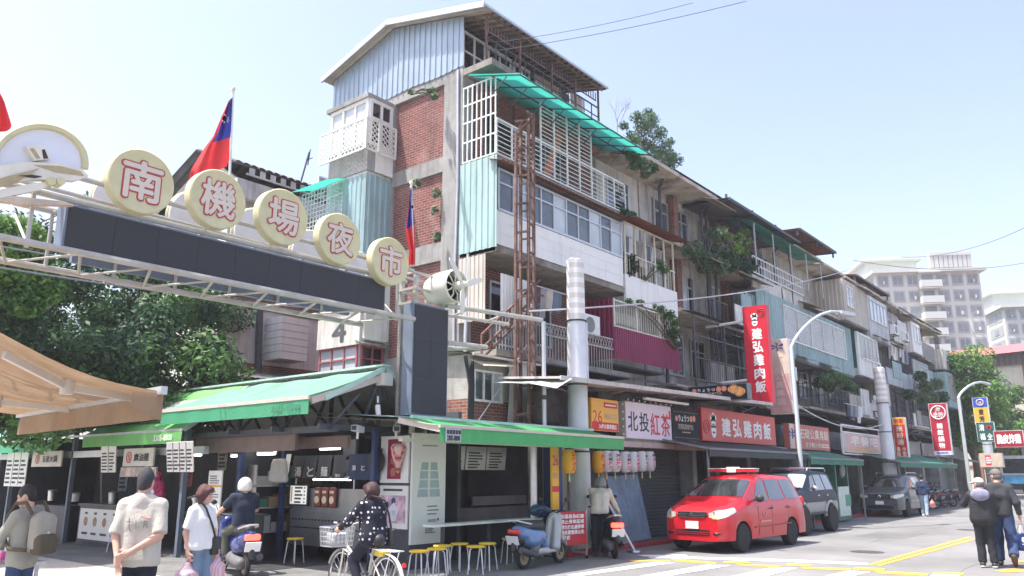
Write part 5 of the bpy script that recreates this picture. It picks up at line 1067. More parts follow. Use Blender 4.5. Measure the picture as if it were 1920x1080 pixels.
b = B(); z = lambda x: 3.70+.018*(x-13.7); b.prism([(13.7, 9.85, z(13.7)), (25.6, 9.85, z(25.6)), (25.6, 11.6, z(25.6)+.12), (13.7, 11.6, z(13.7)+.12)], (0, 0, .05)); b.bar((13.7, 9.85, z(13.7)+.02), (25.6, 9.85, z(25.6)+.02), .03, .1); b.build('canopy', M('worn white canopy', (.52, .48, .45), .8, .12, 2, streak=.3, grime=.3), sh)
b = B()
for x in (14.2, 17.0, 19.6, 22.4, 25.0): b.bar((x, 9.9, z(x)-.02), (x, 11.6, z(x)+.06), .05, .07); b.tube([(x, 10.0, z(x)), (x+.02, 10.66, 3.68)], .02)
b.build('canopy_bracket', steel, sh); b = B(); b.box((18.2, 10.35, 3.60), (20.6, 10.45, 3.66)); b.build('canopy_lamp', white_p, sh)
b = B(); b.sheet([[(13.35, y, zz) for y, zz in ((9.7, 3.45), (10.4, 3.6), (11.5, 3.7))] for k in (0,)]+[[(14.0, y, zz) for y, zz in ((9.75, 3.72), (10.4, 3.75), (11.5, 3.8))]]); b.build('loose_sheet', M('grey green loose sheet', (.40, .44, .41), .6, .2, 2), sh)
for k, (x0, y0, x1) in enumerate(((14.3, 12.0, 15.3),)): b = B(); b.corr((x0, y0, 0), (0, 0, .001), (0, 0, 0), (0, -1, 0)) if False else None
b = B(); b.corr((14.42, 10.75, .05), (.95, 0, 0), (0, 0, 2.3), (0, -1, 0), .12, .025); b.build('beige_panel', beige_s, sh)
b = B()
for i in range(3): b.box((17.9+i*.9, 10.8, 3.9), (18.1+i*.9, 11.0, 4.02)); 
b.build('canopy_box', M('red tub', (.42, .08, .05), .6), sh)
tp = thing('tarpaulin', 'dark tarpaulin bundle hanging beside the concrete pole above the awning', 'tarpaulin', (15, 10.9, 2.9)); blob('cloth', [[('b', (14.95, 11.2, 3.25), (.45, .2, .42), .12)]], M('brown grey tarp', (.10, .085, .08), .85, .3, 3), tp, .03, .05, .03)
bn = thing('banner', 'torn white banner with red print hanging behind the lattice mast', 'banner', (14.7, 11.5, 3)); b = B(); b.sheet([[(14.25+.05*math.sin(t*4)+s*(.9+.2*t), 11.75-.03*math.sin(s*9), 4.35-1.5*t) for s in np.linspace(0, 1, 8)] for t in np.linspace(0, 1, 6)]); b.build('cloth', M('white banner', (.62, .62, .60), .8, .08, 3), bn, smooth='all'); b = B(); text_into(b, 'COO', (15.2, 11.68, 3.05), U, ZV, .5, .22, .05); b.build('lettering', ink_r, bn)

# ------------------------------------------------------------------ hanging and mounted signs
def sign_box(label, c, u, w, h, d, mat, side=None, name='shop_sign', back=None):
 """box sign: centre of its face c, right u; depth d goes behind the face"""
 c, u = V3(c), V3(u).normalized(); n = u.cross(ZV); t = thing(name, label, 'sign', tuple(c-ZV*h/2)); b = B(); b.obox(c-n*d/2, u*w/2, ZV*h/2, n*d/2); b.build('casing', side or mat, t); b = B(); b.obox(c+n*.004, u*(w/2-.02), ZV*(h/2-.02), n*.003); b.build('face', mat, t); t['nrm'] = tuple(n); return t
def letters(t, name, mat, items):
 b = B()
 for it in items:
  k = it[0]
  if k == 't': text_into(b, it[1], it[2], it[3], ZV, it[4], it[5], it[6] if len(it) > 6 else .015)
  elif k == 'v': column_into(b, it[1], it[2], it[3], ZV, it[4], it[5], it[6] if len(it) > 6 else .015)
  elif k == 'l': lines(b, it[1], it[2], ZV, it[3], it[4], it[5], .8, (.9, 1), 4)
  elif k == 'b': c, u = V3(it[1]), V3(it[2]); n = u.cross(ZV); b.obox(c+n*.002, u*it[3]/2, ZV*it[4]/2, n*.0015)
  elif k == 'd':
   c, u = V3(it[1]), V3(it[2]); n = u.cross(ZV); r = it[3]; ry = it[4] if len(it) > 4 else r; b.prism([c+u*r*math.cos(a)+ZV*ry*math.sin(a)+n*.001 for a in np.linspace(0, 6.2832, 25)[:-1]], n*.0025)
  elif k == 'r':
   c, u = V3(it[1]), V3(it[2]); n = u.cross(ZV); b.tube([c+u*it[3]*math.cos(a)+ZV*it[3]*math.sin(a)+n*.004 for a in np.linspace(0, 6.2832, 33)[:-1]], it[4], 5, close=True)
 return b.build(name, mat, t)
s_red = M('red sign face', (.56, .018, .04), .4, .05, 1); s_red2 = M('faded red sign face', (.58, .085, .07), .45, .08, 1); s_yel = M('yellow sign face', (.78, .42, .05), .4, .06, 1); s_blk = M('black sign face', (.014, .018, .026), .6, .15, 2, spec=.2); s_pink = M('pale pink sign face', (.66, .60, .67), .4, .03, 1)
l_w = M('white lettering', (.82, .82, .80), .5, .04); l_r = M('red lettering', (.60, .03, .05), .5, .08); l_b = M('blue black lettering', (.02, .025, .05), .5, .1); l_o = M('salmon mark', (.75, .28, .17), .5); l_g = M('tan lettering', (.50, .36, .24), .5); l_blue = M('blue mark', (.03, .05, .42), .5, .1)
Ux = Vector((1, 0, 0)); Un = Vector((0, -1, 0))       # faces looking at -Y / at -X
YS = 10.70
t = sign_box('yellow and red noodle shop sign half hidden by the concrete pole', (16.75, YS, 3.13), Ux, 1.25, .78, .12, s_yel)
letters(t, 'red_band', M('red sign band', (.55, .02, .03), .5), [('b', (16.75, YS-.004, 2.85), Ux, 1.2, .2), ('b', (17.0, YS-.004, 3.38), Ux, .62, .13)]); letters(t, 'white_print', l_w, [('t', '26鹹水雞專賣店', (16.85, YS-.009, 2.85), Ux, .8, .12), ('l', (17.0, YS-.009, 3.38), Ux, .5, .06, 1)]); letters(t, 'lettering', l_r, [('t', '26', (16.4, YS-.006, 3.08), Ux, .4, .3, .0)]); letters(t, 'tan_print', l_g, [('t', '地表最干净', (17.0, YS-.006, 3.1), Ux, .6, .16)])
t = sign_box('pale pink sign with black and red brush characters ringed by small bulbs', (18.85, YS-.05, 3.07), Ux, 2.45, .95, .3, s_pink, M('sign side', (.42, .40, .38), .6))
for k, (ch, m) in enumerate((('北', l_b), ('投', l_b), ('紅', l_r), ('茶', l_r))): letters(t, 'brush_letter', m, [('t', ch, (17.98+k*.58, YS-.058, 3.06-(.02 if k < 2 else .05)), Ux, .5, (.5, .5, .6, .62)[k], .012)])
letters(t, 'seal', l_r, [('b', (19.98, YS-.058, 3.3), Ux, .1, .24)])
b = B()
for k in range(9): b.lathe([(0, -.03), (.025, 0), (0, .03)], (17.7+k*.29, YS-.1, 3.58), 8)
for k in range(5): b.lathe([(0, -.03), (.025, 0), (0, .03)], (17.6, YS-.0, 2.7+k*.19), 8)
b.build('bulb', M('frosted bulb', (.85, .85, .82), .3), t)
def ryo(t, c, u, w, h):
 c = V3(c); letters(t, 'white_lettering', l_w, [('t', 'りょうつ', c+u*(-w*.08)+ZV*h*.20, u, w*.42, h*.22, .03)]); letters(t, 'tan_lettering', l_g, [('t', '芙蓉蛋塔專門店', c+u*(-.02*w)+ZV*(-h*.08), u, w*.58, h*.19, .01)]); letters(t, 'orange_disc', l_o, [('d', c+u*w*.20+ZV*h*.21, u, w*.058), ('d', c+u*w*.32+ZV*h*.23, u, w*.058), ('d', c+u*(-w*.36)+ZV*h*.18, u, w*.05)]); letters(t, 'small_print', l_g, [('l', c+ZV*(-h*.26), u, w*.34, h*.06, 1)])
t = sign_box('black sign with white kana between the pale pink sign and the red sign', (21.15, YS+.05, 3.08), Ux, 1.75, 1.0, .1, s_blk); ryo(t, (21.15, YS+.044, 3.1), Ux, 1.6, .85)
b = B(); zf = YS+.043; b.bar((20.4, zf, 3.45), (21.95, zf, 3.45), .006); b.bar((20.4, zf, 2.72), (21.95, zf, 2.72), .006); b.build('border_line', l_g, t)
t = sign_box('long red horizontal sign with five white characters above the red van', (24.95, YS, 3.17), Ux, 5.8, .98, .15, s_red2, s_red)
letters(t, 'lettering', l_w, [('t', c_, (23.75+k*.83, YS-.008, 3.14), Ux, .66, .58, .03) for k, c_ in enumerate('建弘雞肉飯')])
def chef(t, c, u, s):
 c = V3(c); letters(t, 'chef_mark', l_w, [('d', c+ZV*.30*s+u*-.13*s, u, .13*s), ('d', c+ZV*.34*s, u, .15*s), ('d', c+ZV*.30*s+u*.13*s, u, .13*s), ('b', c+ZV*.14*s, u, .36*s, .22*s), ('d', c+ZV*-.16*s, u, .20*s, .25*s)]); letters(t, 'chef_face', l_b, [('b', V3(c)+u.cross(ZV)*.004+ZV*-.02*s, u, .36*s, .07*s), ('b', V3(c)+u.cross(ZV)*.004+ZV*-.22*s, u, .2*s, .06*s)])
chef(t, (22.85, YS-.008, 3.13), Ux, .85); letters(t, 'flower_mark', M('dark red mark', (.36, .02, .03), .5), [('r', (22.35, YS-.006, 3.1), Ux, .2, .012), ('r', (22.35, YS-.006, 3.1), Ux, .1, .012)])
# projecting signs: faces look up the street towards -X
XR = 25.6; c0 = onX(1390, 575, XR); c1 = onX(1437, 572, XR); c2 = onX(1405, 760, XR); yl, yr = (c0.y+c2.y)/2, (c1.y+onX(1447, 755, XR).y)/2; zt, zb = (c0.z+c1.z)/2, (c2.z+onX(1447, 755, XR).z)/2; yc, wv_, hv = (yl+yr)/2, yl-yr, zt-zb
t = sign_box('tall red projecting sign with a white chef mark and five vertical characters', (XR, yc, (zt+zb)/2), Un, wv_, hv, .28, s_red)
letters(t, 'lettering', l_w, [('v', '建弘雞肉飯', (XR-.008, yc-wv_*.06, zb+hv*.44), Un, wv_*.44, hv*.67, .03)]); chef(t, (XR-.008, yc, zt-hv*.15), Un, wv_*.6); letters(t, 'flower_mark', M('dark red mark', (.36, .02, .03), .5), [('r', (XR-.006, yc-wv_*.28, zt-hv*.08), Un, wv_*.16, .015), ('r', (XR-.006, yc-wv_*.28, zt-hv*.08), Un, wv_*.08, .015), ('r', (XR-.006, yc+wv_*.15, zb+hv*.06), Un, wv_*.2, .02)])
b = B()
for zz in (zb+hv*.25, zt-hv*.14): b.tube([(XR+.1, yl, zz), (XR+.1, 12.1, zz-.05)], .05)
b.build('arm', white_m, t)
XB = 22.3; c0 = onX(1290, 725, XB); c1 = onX(1400, 710, XB); zt, zb = c0.z, onX(1300, 748, XB).z; yc = (c0.y+c1.y)/2; w_ = c0.y-c1.y
t = sign_box('black projecting sign with white kana and golden egg tarts', (XB, yc, (zt+zb)/2-.06), Un, w_, (zt-zb)*1.25, .3, s_blk, M('sign edge grey', (.15, .16, .18), .5)); ryo(t, (XB-.008, yc+w_*.12, (zt+zb)/2-.04), Un, w_*.75, (zt-zb)*1.1); letters(t, 'egg_tart', M('golden tart', (.78, .42, .14), .5, .2, 12), [('d', (XB-.008, yc-w_*.28, (zt+zb)/2+.02), Un, w_*.1, .11), ('d', (XB-.012, yc-w_*.37, (zt+zb)/2-.06), Un, w_*.1, .12)]); letters(t, 'tart_crust', M('tart crust', (.50, .22, .07), .6), [('r', (XB-.01, yc-w_*.28, (zt+zb)/2+.02), Un, .13, .012), ('r', (XB-.014, yc-w_*.37, (zt+zb)/2-.06), Un, .14, .012)])
b = B(); b.tube([(XB+.1, yc+w_*.4, zb+.2), (XB+.1, 12.0, zb+.25)], .04); b.build('arm', dk_steel, t)
XF = 27.6; c0 = onX(1443, 636, XF); c1 = onX(1476, 634, XF); zt, zb = c1.z, onX(1450, 777, XF).z; yl, yr = c0.y+.15, c1.y; yc, w_, hv = (yl+yr)/2, yl-yr, zt-zb
fad = M('sun bleached cream sign', (.62, .52, .44), .6, .08, 1.5, grime=.0); t = sign_box('sun bleached cream projecting sign with a blue bird mark behind the tall red sign', (XF, yc, (zt+zb)/2), Un, w_, hv, .3, fad, M('pale sign side', (.66, .66, .66), .5))
letters(t, 'pink_band', M('bleached pink', (.58, .34, .33), .6, .12, 3), [('b', (XF-.006, yc, zb+hv*.27), Un, w_-.06, hv*.52)]); letters(t, 'ghost_letters', M('bleached letters', (.66, .50, .46), .6), [('v', '石碇公臭臭鍋', (XF-.012, yc, zb+hv*.44), Un, w_*.42, hv*.66, .03), ('t', '2332-8996', (XF-.012, yc, zb+hv*.05), Un, w_*.8, hv*.06, .02)])
def bird(t, c, u, s):
 c = V3(c); n = u.cross(ZV); b = B()
 for sg in (-1, 1): b.prism([c+u*sg*.04*s, c+u*sg*.3*s+ZV*.16*s, c+u*sg*.34*s+ZV*.02*s][::sg], n*.004); b.prism([c+u*sg*.05*s-ZV*.05*s, c+u*sg*.26*s-ZV*.06*s, c+u*sg*.3*s-ZV*.16*s][::sg], n*.004)
 b.build('bird_wings', l_blue, t); b = B(); b.tube([c+n*.01+u*-.05*s+ZV*.2*s, c+n*.01+u*.05*s+ZV*.12*s, c+n*.01-u*.04*s+ZV*-.02*s, c+n*.01+u*.06*s-ZV*.12*s, c+n*.01-u*.04*s-ZV*.2*s], .02*s, 5); b.build('bird_body', l_b, t)
bird(t, (XF-.008, yc, zt-hv*.1), Un, w_*.9)
# flat signs further along
def flat(label, Y, p, d, mat, side=None):
 x0, x1, z0, z1 = boxpx(Y, *p); return sign_box(label, ((x0+x1)/2, Y, (z0+z1)/2), Ux, x1-x0, z1-z0, d, mat, side), (x0+x1)/2, (z0+z1)/2, x1-x0, z1-z0
t, cx, cz, w_, h_ = flat('faded red stinky pot sign with cream characters behind the lamp post', 10.6, (1478, 793, 1557, 846), .2, M('faded brick red sign', (.50, .15, .13), .55, .12, 1))
letters(t, 'lettering', M('cream lettering', (.72, .62, .50), .5), [('t', '石碇公臭臭鍋', (cx+.1*w_, 10.59, cz+h_*.14), Ux, w_*.74, h_*.42, .02), ('t', '王子麵火鍋', (cx+.05*w_, 10.59, cz-h_*.3), Ux, w_*.4, h_*.2, .02), ('l', (cx+.36*w_, 10.59, cz-h_*.3), Ux, w_*.2, h_*.2, 2)]); letters(t, 'cream_panel', fad, [('b', (cx-w_*.44, 10.594, cz), Ux, w_*.1, h_*.96)]); bird(t, (cx-w_*.44, 10.585, cz+h_*.1), Ux, .9)
t, cx, cz, w_, h_ = flat('washed out pink breakfast shop sign in a white pipe frame', 10.4, (1584, 812, 1655, 852), .2, M('washed pink sign', (.58, .38, .36), .55, .2, .6), white_m); letters(t, 'lettering', M('pale letters', (.74, .70, .62), .5), [('t', '早餐吧', (cx, 10.39, cz+h_*.15), Ux, w_*.8, h_*.5, .03)]); letters(t, 'small_print', M('orange faded print', (.62, .42, .22), .5), [('l', (cx, 10.39, cz-h_*.3), Ux, w_*.85, h_*.25, 2)])
b = B(); x0, x1 = cx-w_/2-.1, cx+w_/2+.1; 
for z in (cz-h_/2-.06, cz+h_/2+.06, cz+h_*.95): b.bar((x0, 10.5, z), (x1, 10.5, z), .06)
for x in (x0, x1): b.bar((x, 10.5, cz-h_/2-.06), (x, 10.5, cz+h_*.95), .06)
b.build('pipe_frame', white_m, t)
def proj(label, X, p, d, mat, side=None):
 """projecting sign, face towards -X; p = left, top, right, bottom pixels"""
 a, c = onX(p[0], p[1], X), onX(p[2], p[3], X); yc, zc, w_, h_ = (a.y+c.y)/2, (a.z+c.z)/2, abs(a.y-c.y), abs(a.z-c.z); return sign_box(label, (X, yc, zc), Un, w_, h_, d, mat, side), X-.01, yc, zc, w_, h_
t, X_, yc, zc, w_, h_ = proj('yellow and red rice noodle soup sign beside the second concrete pole', 41.5, (1672, 783, 1704, 857), .3, M('red noodle sign', (.52, .035, .03), .45, .06), M('white sign frame', (.7, .7, .68), .5)); letters(t, 'yellow_band', s_yel, [('b', (X_+.004, yc, zc+h_*.4), Un, w_*.94, h_*.17)]); letters(t, 'red_letters', l_r, [('t', '明哥', (X_-.002, yc, zc+h_*.4), Un, w_*.75, h_*.12, .03)]); letters(t, 'lettering', M('cream lettering', (.72, .62, .50), .5), [('v', '米粉湯', (X_, yc, zc+h_*.04), Un, w_*.55, h_*.5, .03), ('t', '魯', (X_, yc+w_*.22, zc-h_*.3), Un, w_*.3, h_*.13, .03), ('t', '小', (X_, yc-w_*.22, zc-h_*.3), Un, w_*.3, h_*.13, .03), ('t', '味', (X_, yc+w_*.22, zc-h_*.43), Un, w_*.3, h_*.13, .03), ('t', '菜', (X_, yc-w_*.22, zc-h_*.43), Un, w_*.3, h_*.13, .03)])
t, X_, yc, zc, w_, h_ = proj('tall crimson hot pot sign with a white ring emblem', 46.5, (1740, 757, 1786, 853), .3, M('crimson sign', (.42, .018, .045), .45, .06), M('white sign frame', (.7, .7, .68), .5)); letters(t, 'lettering', l_w, [('v', '精緻鍋物', (X_, yc, zc-h_*.13), Un, w_*.34, h_*.5, .03), ('t', '海', (X_, yc, zc+h_*.38), Un, w_*.3, h_*.12, .01), ('t', '辛吃', (X_, yc, zc+h_*.27), Un, w_*.6, h_*.12, .01), ('r', (X_, yc, zc+h_*.32), Un, w_*.40, .03)]); letters(t, 'pale_band', M('pale band', (.6, .66, .72), .5), [('b', (X_+.004, yc, zc-h_*.46), Un, w_*.94, h_*.075)]); letters(t, 'blue_print', l_blue, [('l', (X_, yc, zc-h_*.46), Un, w_*.66, h_*.04, 1)])
t, X_, yc, zc, w_, h_ = proj('blue and yellow sign with black characters above the green sign', 52, (1822, 746, 1857, 795), .3, s_yel, M('white sign frame', (.7, .7, .68), .5)); letters(t, 'blue_band', M('blue sign band', (.03, .09, .42), .5), [('b', (X_+.004, yc, zc+h_*.31), Un, w_*.94, h_*.36)]); letters(t, 'oval_mark', M('pale oval', (.5, .42, .5), .5), [('r', (X_, yc, zc+h_*.31), Un, w_*.22, .04), ('d', (X_, yc, zc+h_*.31), Un, w_*.1)]); letters(t, 'lettering', l_b, [('v', '東芳', (X_, yc, zc-h_*.18), Un, w_*.36, h_*.52, .03)])
t, X_, yc, zc, w_, h_ = proj('dark green sign with white characters and a red heart', 51, (1829, 792, 1868, 828), .25, M('dark green sign', (.018, .10, .075), .45, .08), M('white sign frame', (.7, .7, .68), .5)); letters(t, 'lettering', l_w, [('t', '清', (X_, yc+w_*.2, zc+h_*.22), Un, w_*.3, h_*.34, .02), ('t', '福', (X_, yc+w_*.2, zc-h_*.24), Un, w_*.3, h_*.34, .02), ('t', '全', (X_, yc-w_*.2, zc-h_*.24), Un, w_*.3, h_*.34, .02)]); letters(t, 'heart', l_r, [('d', (X_, yc-w_*.14, zc+h_*.24), Un, w_*.09), ('d', (X_, yc-w_*.26, zc+h_*.24), Un, w_*.09), ('b', (X_, yc-w_*.2, zc+h_*.19), Un, w_*.14, h_*.12)])
t, X_, yc, zc, w_, h_ = proj('maroon fried chicken sign with outlined white characters at the far right', 47, (1862, 808, 1922, 838), .25, M('maroon sign', (.30, .015, .03), .45, .08), M('white sign frame', (.7, .7, .68), .5)); letters(t, 'lettering', l_w, [('t', '脆皮炸雞', (X_, yc, zc), Un, w_*.86, h_*.6, .03)])
t, X_, yc, zc, w_, h_ = proj('beige menu sign with a red plaque under the far shop canopy', 45, (1835, 850, 1882, 876), .4, M('beige menu sign', (.50, .42, .33), .6, .15)); letters(t, 'plaque', l_r, [('b', (X_, yc+w_*.12, zc), Un, w_*.24, h_*.7)]); letters(t, 'print', l_w, [('l', (X_-.004, yc+w_*.12, zc), Un, w_*.18, h_*.5, 3)])
# yellow vertical sign by the beige panel
t = sign_box('narrow yellow vertical sign with dark brush print beside the beige panel', (14.02, 10.25, 1.75), Ux, .26, 1.55, .04, s_yel); letters(t, 'lettering', l_r, [('t', '26', (14.02, 10.244, 2.0), Ux, .2, .22, 0.), ('b', (14.02, 10.246, 1.4), Ux, .24, .12)]); letters(t, 'tan_print', l_g, [('t', '雞蛋千', (14.02, 10.244, 1.68), Ux, .2, .12)])
# ------------------------------------------------------------------ lanterns
def lantern(label, x, y, z, col, txt, rows, group, yaw=0):
 t = thing('paper_lantern', label, 'lantern', (x, y, z-.25), group); m = M('yellow lantern paper', (.80, .46, .06), .6, .05, 3, trans=.35) if col == 'y' else M('white lantern paper', (.78, .76, .76), .6, .03, 3, trans=.35); c = (x, y, z)
 pr_ = [(.05, -.255), (.09, -.25)]+[((.155*(1-abs(s)**3.2*.32))-(.003 if i % 2 else 0), s*.235) for i, s in enumerate(np.linspace(-1, 1, 19))]+[(.09, .25), (.05, .255)]
 b = B(); b.lathe(pr_, c, 22); b.build('shade', m, t, smooth=True); b = B(); b.lathe([(.09, .245), (.095, .275), (.02, .28)], c, 16); b.tube([(x, y, z+.28), (x, y, z+.36)], .008); b.build('cap', blackp, t); b = B(); b.tube([(x, y, z-.25), (x, y, z-.42)], [.012, .02], 6); b.build('tassel', M('pale tassel', (.6, .5, .2), .8), t)
 h = .40; n = len(txt); bb = {0: B(), 1: B()}
 for i, ch in enumerate(txt):
  P_, F_ = glyphs(ch, .03, 0); lo, hi = P_.min(0), P_.max(0); s_ = h/n*.88/max(hi[1]-lo[1], .1); sx_ = (.16 if len(ch) == 1 else .17)/max(hi[0]-lo[0], .1); zc_ = z+h/2-h*(i+.5)/n; vs = []
  for p in P_:
   lx, lz = (p[0]-(lo[0]+hi[0])/2)*sx_, (p[1]-(lo[1]+hi[1])/2)*s_; a = -math.pi/2+yaw+lx/.157; zz = zc_+lz-z; r = .155*(1-abs(zz/.235)**3.2*.32)+.004; vs.append((x+r*math.cos(a), y+r*math.sin(a), z+zz))
  bb[rows[i]].add(vs, F_)
 for k in (0, 1):
  if bb[k].v: bb[k].build('print', (l_b, l_r)[k], t)
p = onY(1067, 865, 9.9); lantern('yellow lantern with red print left of the concrete pole', p.x, 9.9, p.z, 'y', ['26', '鹹', '水', '雞'], (1, 1, 1, 1), 'paper lanterns under the awning')
LL = [(1122, 866, 'y', ['鹹', '水'], (1, 1), .9, 'yellow lantern right of the concrete pole'), (1137, 865, 'w', list('北投紅茶'), (0, 0, 1, 1), .75, 'white lantern overlapped by the yellow one'), (1153, 865, 'w', list('豆皮紅茶'), (0, 1, 1, 1), .6, 'second white lantern with one dark character over three red'), (1172, 866, 'w', list('北投紅茶'), (0, 0, 1, 1), .7, 'white lantern with two dark and two red characters in the middle of the row'), (1187, 866, 'w', list('豆火鍋飯'), (0, 1, 1, 1), 1.0, 'white lantern with turned red print, third from the right end'), (1203, 865, 'w', list('紅茶'), (0, 1), 1.1, 'white lantern whose print is nearly turned away, next to last'), (1218, 865, 'w', list('圓形酒館'), (0, 1, 1, 1), .95, 'last white lantern at the right end of the row')]
for i, (xx, yy, c_, tx, rw, yw, lb) in enumerate(LL): p = onY(xx, yy, 10.45+(.1 if i == 1 else 0)); lantern(lb, p.x, p.y, p.z, c_, tx, rw, 'paper lanterns under the awning', yw-.9)
# ------------------------------------------------------------------ poles, lamps, mast, wires
conc_p = M('spun concrete pole', (.52, .52, .51), .85, .08, 3, streak=.35, grime=.25, gcol=(.25, .24, .22)); wrapm = M('white wrapped pole top', (.72, .71, .68), .75, .06, 6, stripes=(.125, (.58, .56, .51), 'v')); bandm = M('dark band', (.04, .04, .045), .6); silv = M('silver painted steel', (.58, .60, .63), .45, .06, 4, metal=.25)
def pole(label, x, y, H, r, wrap, lean=(0, 0)):
 t = thing('utility_pole', label, 'pole', (x, y, 0)); L = lambda z: Vector((x+lean[0]*z, y+lean[1]*z, z)); b = B(); b.tube([L(0), L(H*.62), L(H-wrap)], [r*1.22, r*1.08, r*1.02], 24); b.build('shaft', silv, t, smooth=True)
 b = B(); b.tube([L(0), L(2.2)], [r*1.245, r*1.215], 24, cap=False); b.build('lower_shaft', conc_p, t, smooth=True); b = B(); b.tube([L(H-wrap), L(H-.05), L(H)], [r*1.03, r*.98, r*.7], 24); b.build('wrapped_top', wrapm, t, smooth=True); b = B()
 for z in (H-wrap, H*.55, H*.36, 2.21): b.tube([L(z-.02), L(z+.02)], r*1.26 if z < 3 else r*1.12, 24)
 b.build('band', bandm, t, smooth=True); b = B(); b.tube([L(H*.56)+Vector((r*1.5, -.05, 0)), L(H-wrap-.0)+Vector((r*1.45, -.05, -.0))], r*.26, 10); b.build('riser_pipe', silv, t, smooth=True); return t
pole('near grey concrete utility pole with a striped white top, rising through the canopy', 15.35, 10.55, 6.82, .215, 1.55)
pole('middle concrete utility pole with a striped white top beside the noodle signs', 37.9, 9.6, 6.38, .24, 1.6); pole('far slim concrete utility pole beside the maroon sign', 62.0, 9.4, 6.6, .26, 1.6)
def street_lamp(label, base, kn, tip, r):
 t = thing('street_lamp', label, 'street lamp', base); bx, by, _ = base; k = V3(kn); e = V3(tip); b = B(); pts = [(bx, by, 0), (bx, by, k.z)]
 for s in (.06, .14, .25, .4, .6, .8, 1): pts.append(Vector((bx, by, k.z)).lerp(e, s)+ZV*((e.z-k.z)*(math.sin(s*math.pi/2)**.8-s)))
 b.tube(pts, [r*1.3, r]+[r*.85]*7, 12); b.build('post', M('pale green grey post', (.50, .54, .53), .5, .06, 3, metal=.2), t, smooth=True); d = (e-Vector((bx, by, e.z))).normalized(); b = B(); b.obox(e+d*.35-ZV*.02, d*.42, d.cross(ZV)*.12, ZV*.06); b.build('lamp_head', silv, t); b = B(); b.obox(e+d*.35-ZV*.088, d*.3, d.cross(ZV)*.1, ZV*.006); b.build('lens', white_p, t); return t
p0, p1, p2 = onY(1492, 760, 9.2), onY(1482, 650, 9.2), onY(1575, 585, 8.4); street_lamp('near tall street lamp with a curved arm over the parked cars', (25.9, 9.2, 0), (25.9, 9.2, p1.z), p2, .06)
p1, p2 = onY(1797, 745, 9.0), onY(1848, 718, 8.4); street_lamp('far street lamp with a curved arm beside the green sign', (p1.x, 9.0, 0), (p1.x, 9.0, p1.z), p2, .085)
lt = thing('lattice_mast', 'rusty welded steel lattice mast standing in front of the corner block', 'mast', (14.45, 11.3, 2.78)); b = B(); x0, x1, y0, y1, H = 14.02, 14.62, 11.15, 11.6, 10.75
legs = [(x0, y0), (x1-.15, y0), (x1-.15, y1), (x0, y1)]
for i, (x, y) in enumerate(((x0, y0+.2), (x0+.24, y0), (x1, y0+.12), (x1-.1, y1))): b.bar((x, y, 2.8), (x+.04, y, (9.95, 10.2, 10.6, 10.5)[i]), .062, .062, up=(1, 0, 0))
b.build('leg', rust, lt); b = B(); b.bar((x0-.1, y0+.1, 2.8), (x1+.1, y0+.1, 2.8), .1); b.bar((x0-.1, y1, 2.8), (x1+.1, y1, 2.8), .1); z = 3.0; k = 0
while z < 10.3:
 b.bar((x0, y0+.2, z), (x0+.24, y0, z+.06), .045, .05); b.bar((x0+.24, y0, z+.3), (x1, y0+.12, z+.3), .04); b.bar((x1, y0+.12, z), (x1-.1, y1, z), .04); b.bar((x0, y0+.2, z), (x1-.1, y1, z+.2), .03); z += .72; k += 1
b.bar((x0, y0+.2, 9.9), (x0+.24, y0, 10.2), .05); b.bar((x0+.24, y0, 10.2), (x1, y0+.12, 10.6), .05); b.build('rung', rust, lt)
gp = thing('steel_pipe_post', 'thin galvanised pipe beside the lattice mast carrying the gate arm', 'post', (14.35, 10.85, 0)); b = B(); b.cyl((14.38, 10.8, 0), (14.38, 10.8, 5.15), .05, 10); b.build('pipe', alu, gp, smooth=True); b = B(); b.lathe([(.065, 3.35), (.065, 3.45)], (14.38, 10.8, 0), 10); b.build('clamp', dk_steel, gp)
def wire(label, a, c, sag, r=.012, m=None, n=24):
 a, c = V3(a), V3(c); b = B(); b.tube([a.lerp(c, s)-ZV*sag*4*s*(1-s) for s in np.linspace(0, 1, n)], r, 5); o = b.build('overhead_wire', m or M('pale cable', (.50, .50, .50), .6), label=label, cat='wire'); return o
dkw = M('dark cable', (.16, .17, .2), .6)
wire('pale cable sagging across the facade behind the concrete pole to the far roofs', (13.6, 10.6, 5.25), onY(1600, 503, 11.2), .35, .022); wire('upper thin wire running from the attic up to the top edge', (14.4, 12.3, 12.9), ray(1300, 5)*(.0125)+_C, .1, .008, dkw); wire('lower thin wire running from the attic rail up to the top edge', (14.3, 12.3, 12.6), ray(1400, 2)*(.0125)+_C, .1, .009, dkw)
wire('dark wire rising to the right edge above the far towers', onY(1690, 482, 12), ray(1925, 425)*.03+_C, .5, .02, dkw); wire('long faint wire crossing below it at the right edge', onY(1600, 488, 12), ray(1925, 492)*.035+_C, .5, .02, dkw); wire('dark slack cable over the shop eaves from the lamp post to the second pole', (25.9, 9.3, 4.0), (37.9, 9.6, 3.9), .5, .02); wire('drop cable slanting down the stucco wall', (15.0, 11.6, 5.0), (12.9, 11.7, 2.6), .05, .014)
for i in range(2): wire('bundled dark cable sagging across the lane behind the gate, %s of two' % ('upper', 'lower')[i], (-2, 14.0+i*.15, 5.35-i*.28), (13.2, 15.5, 6.2-i*.42), .3, .018, dkw)
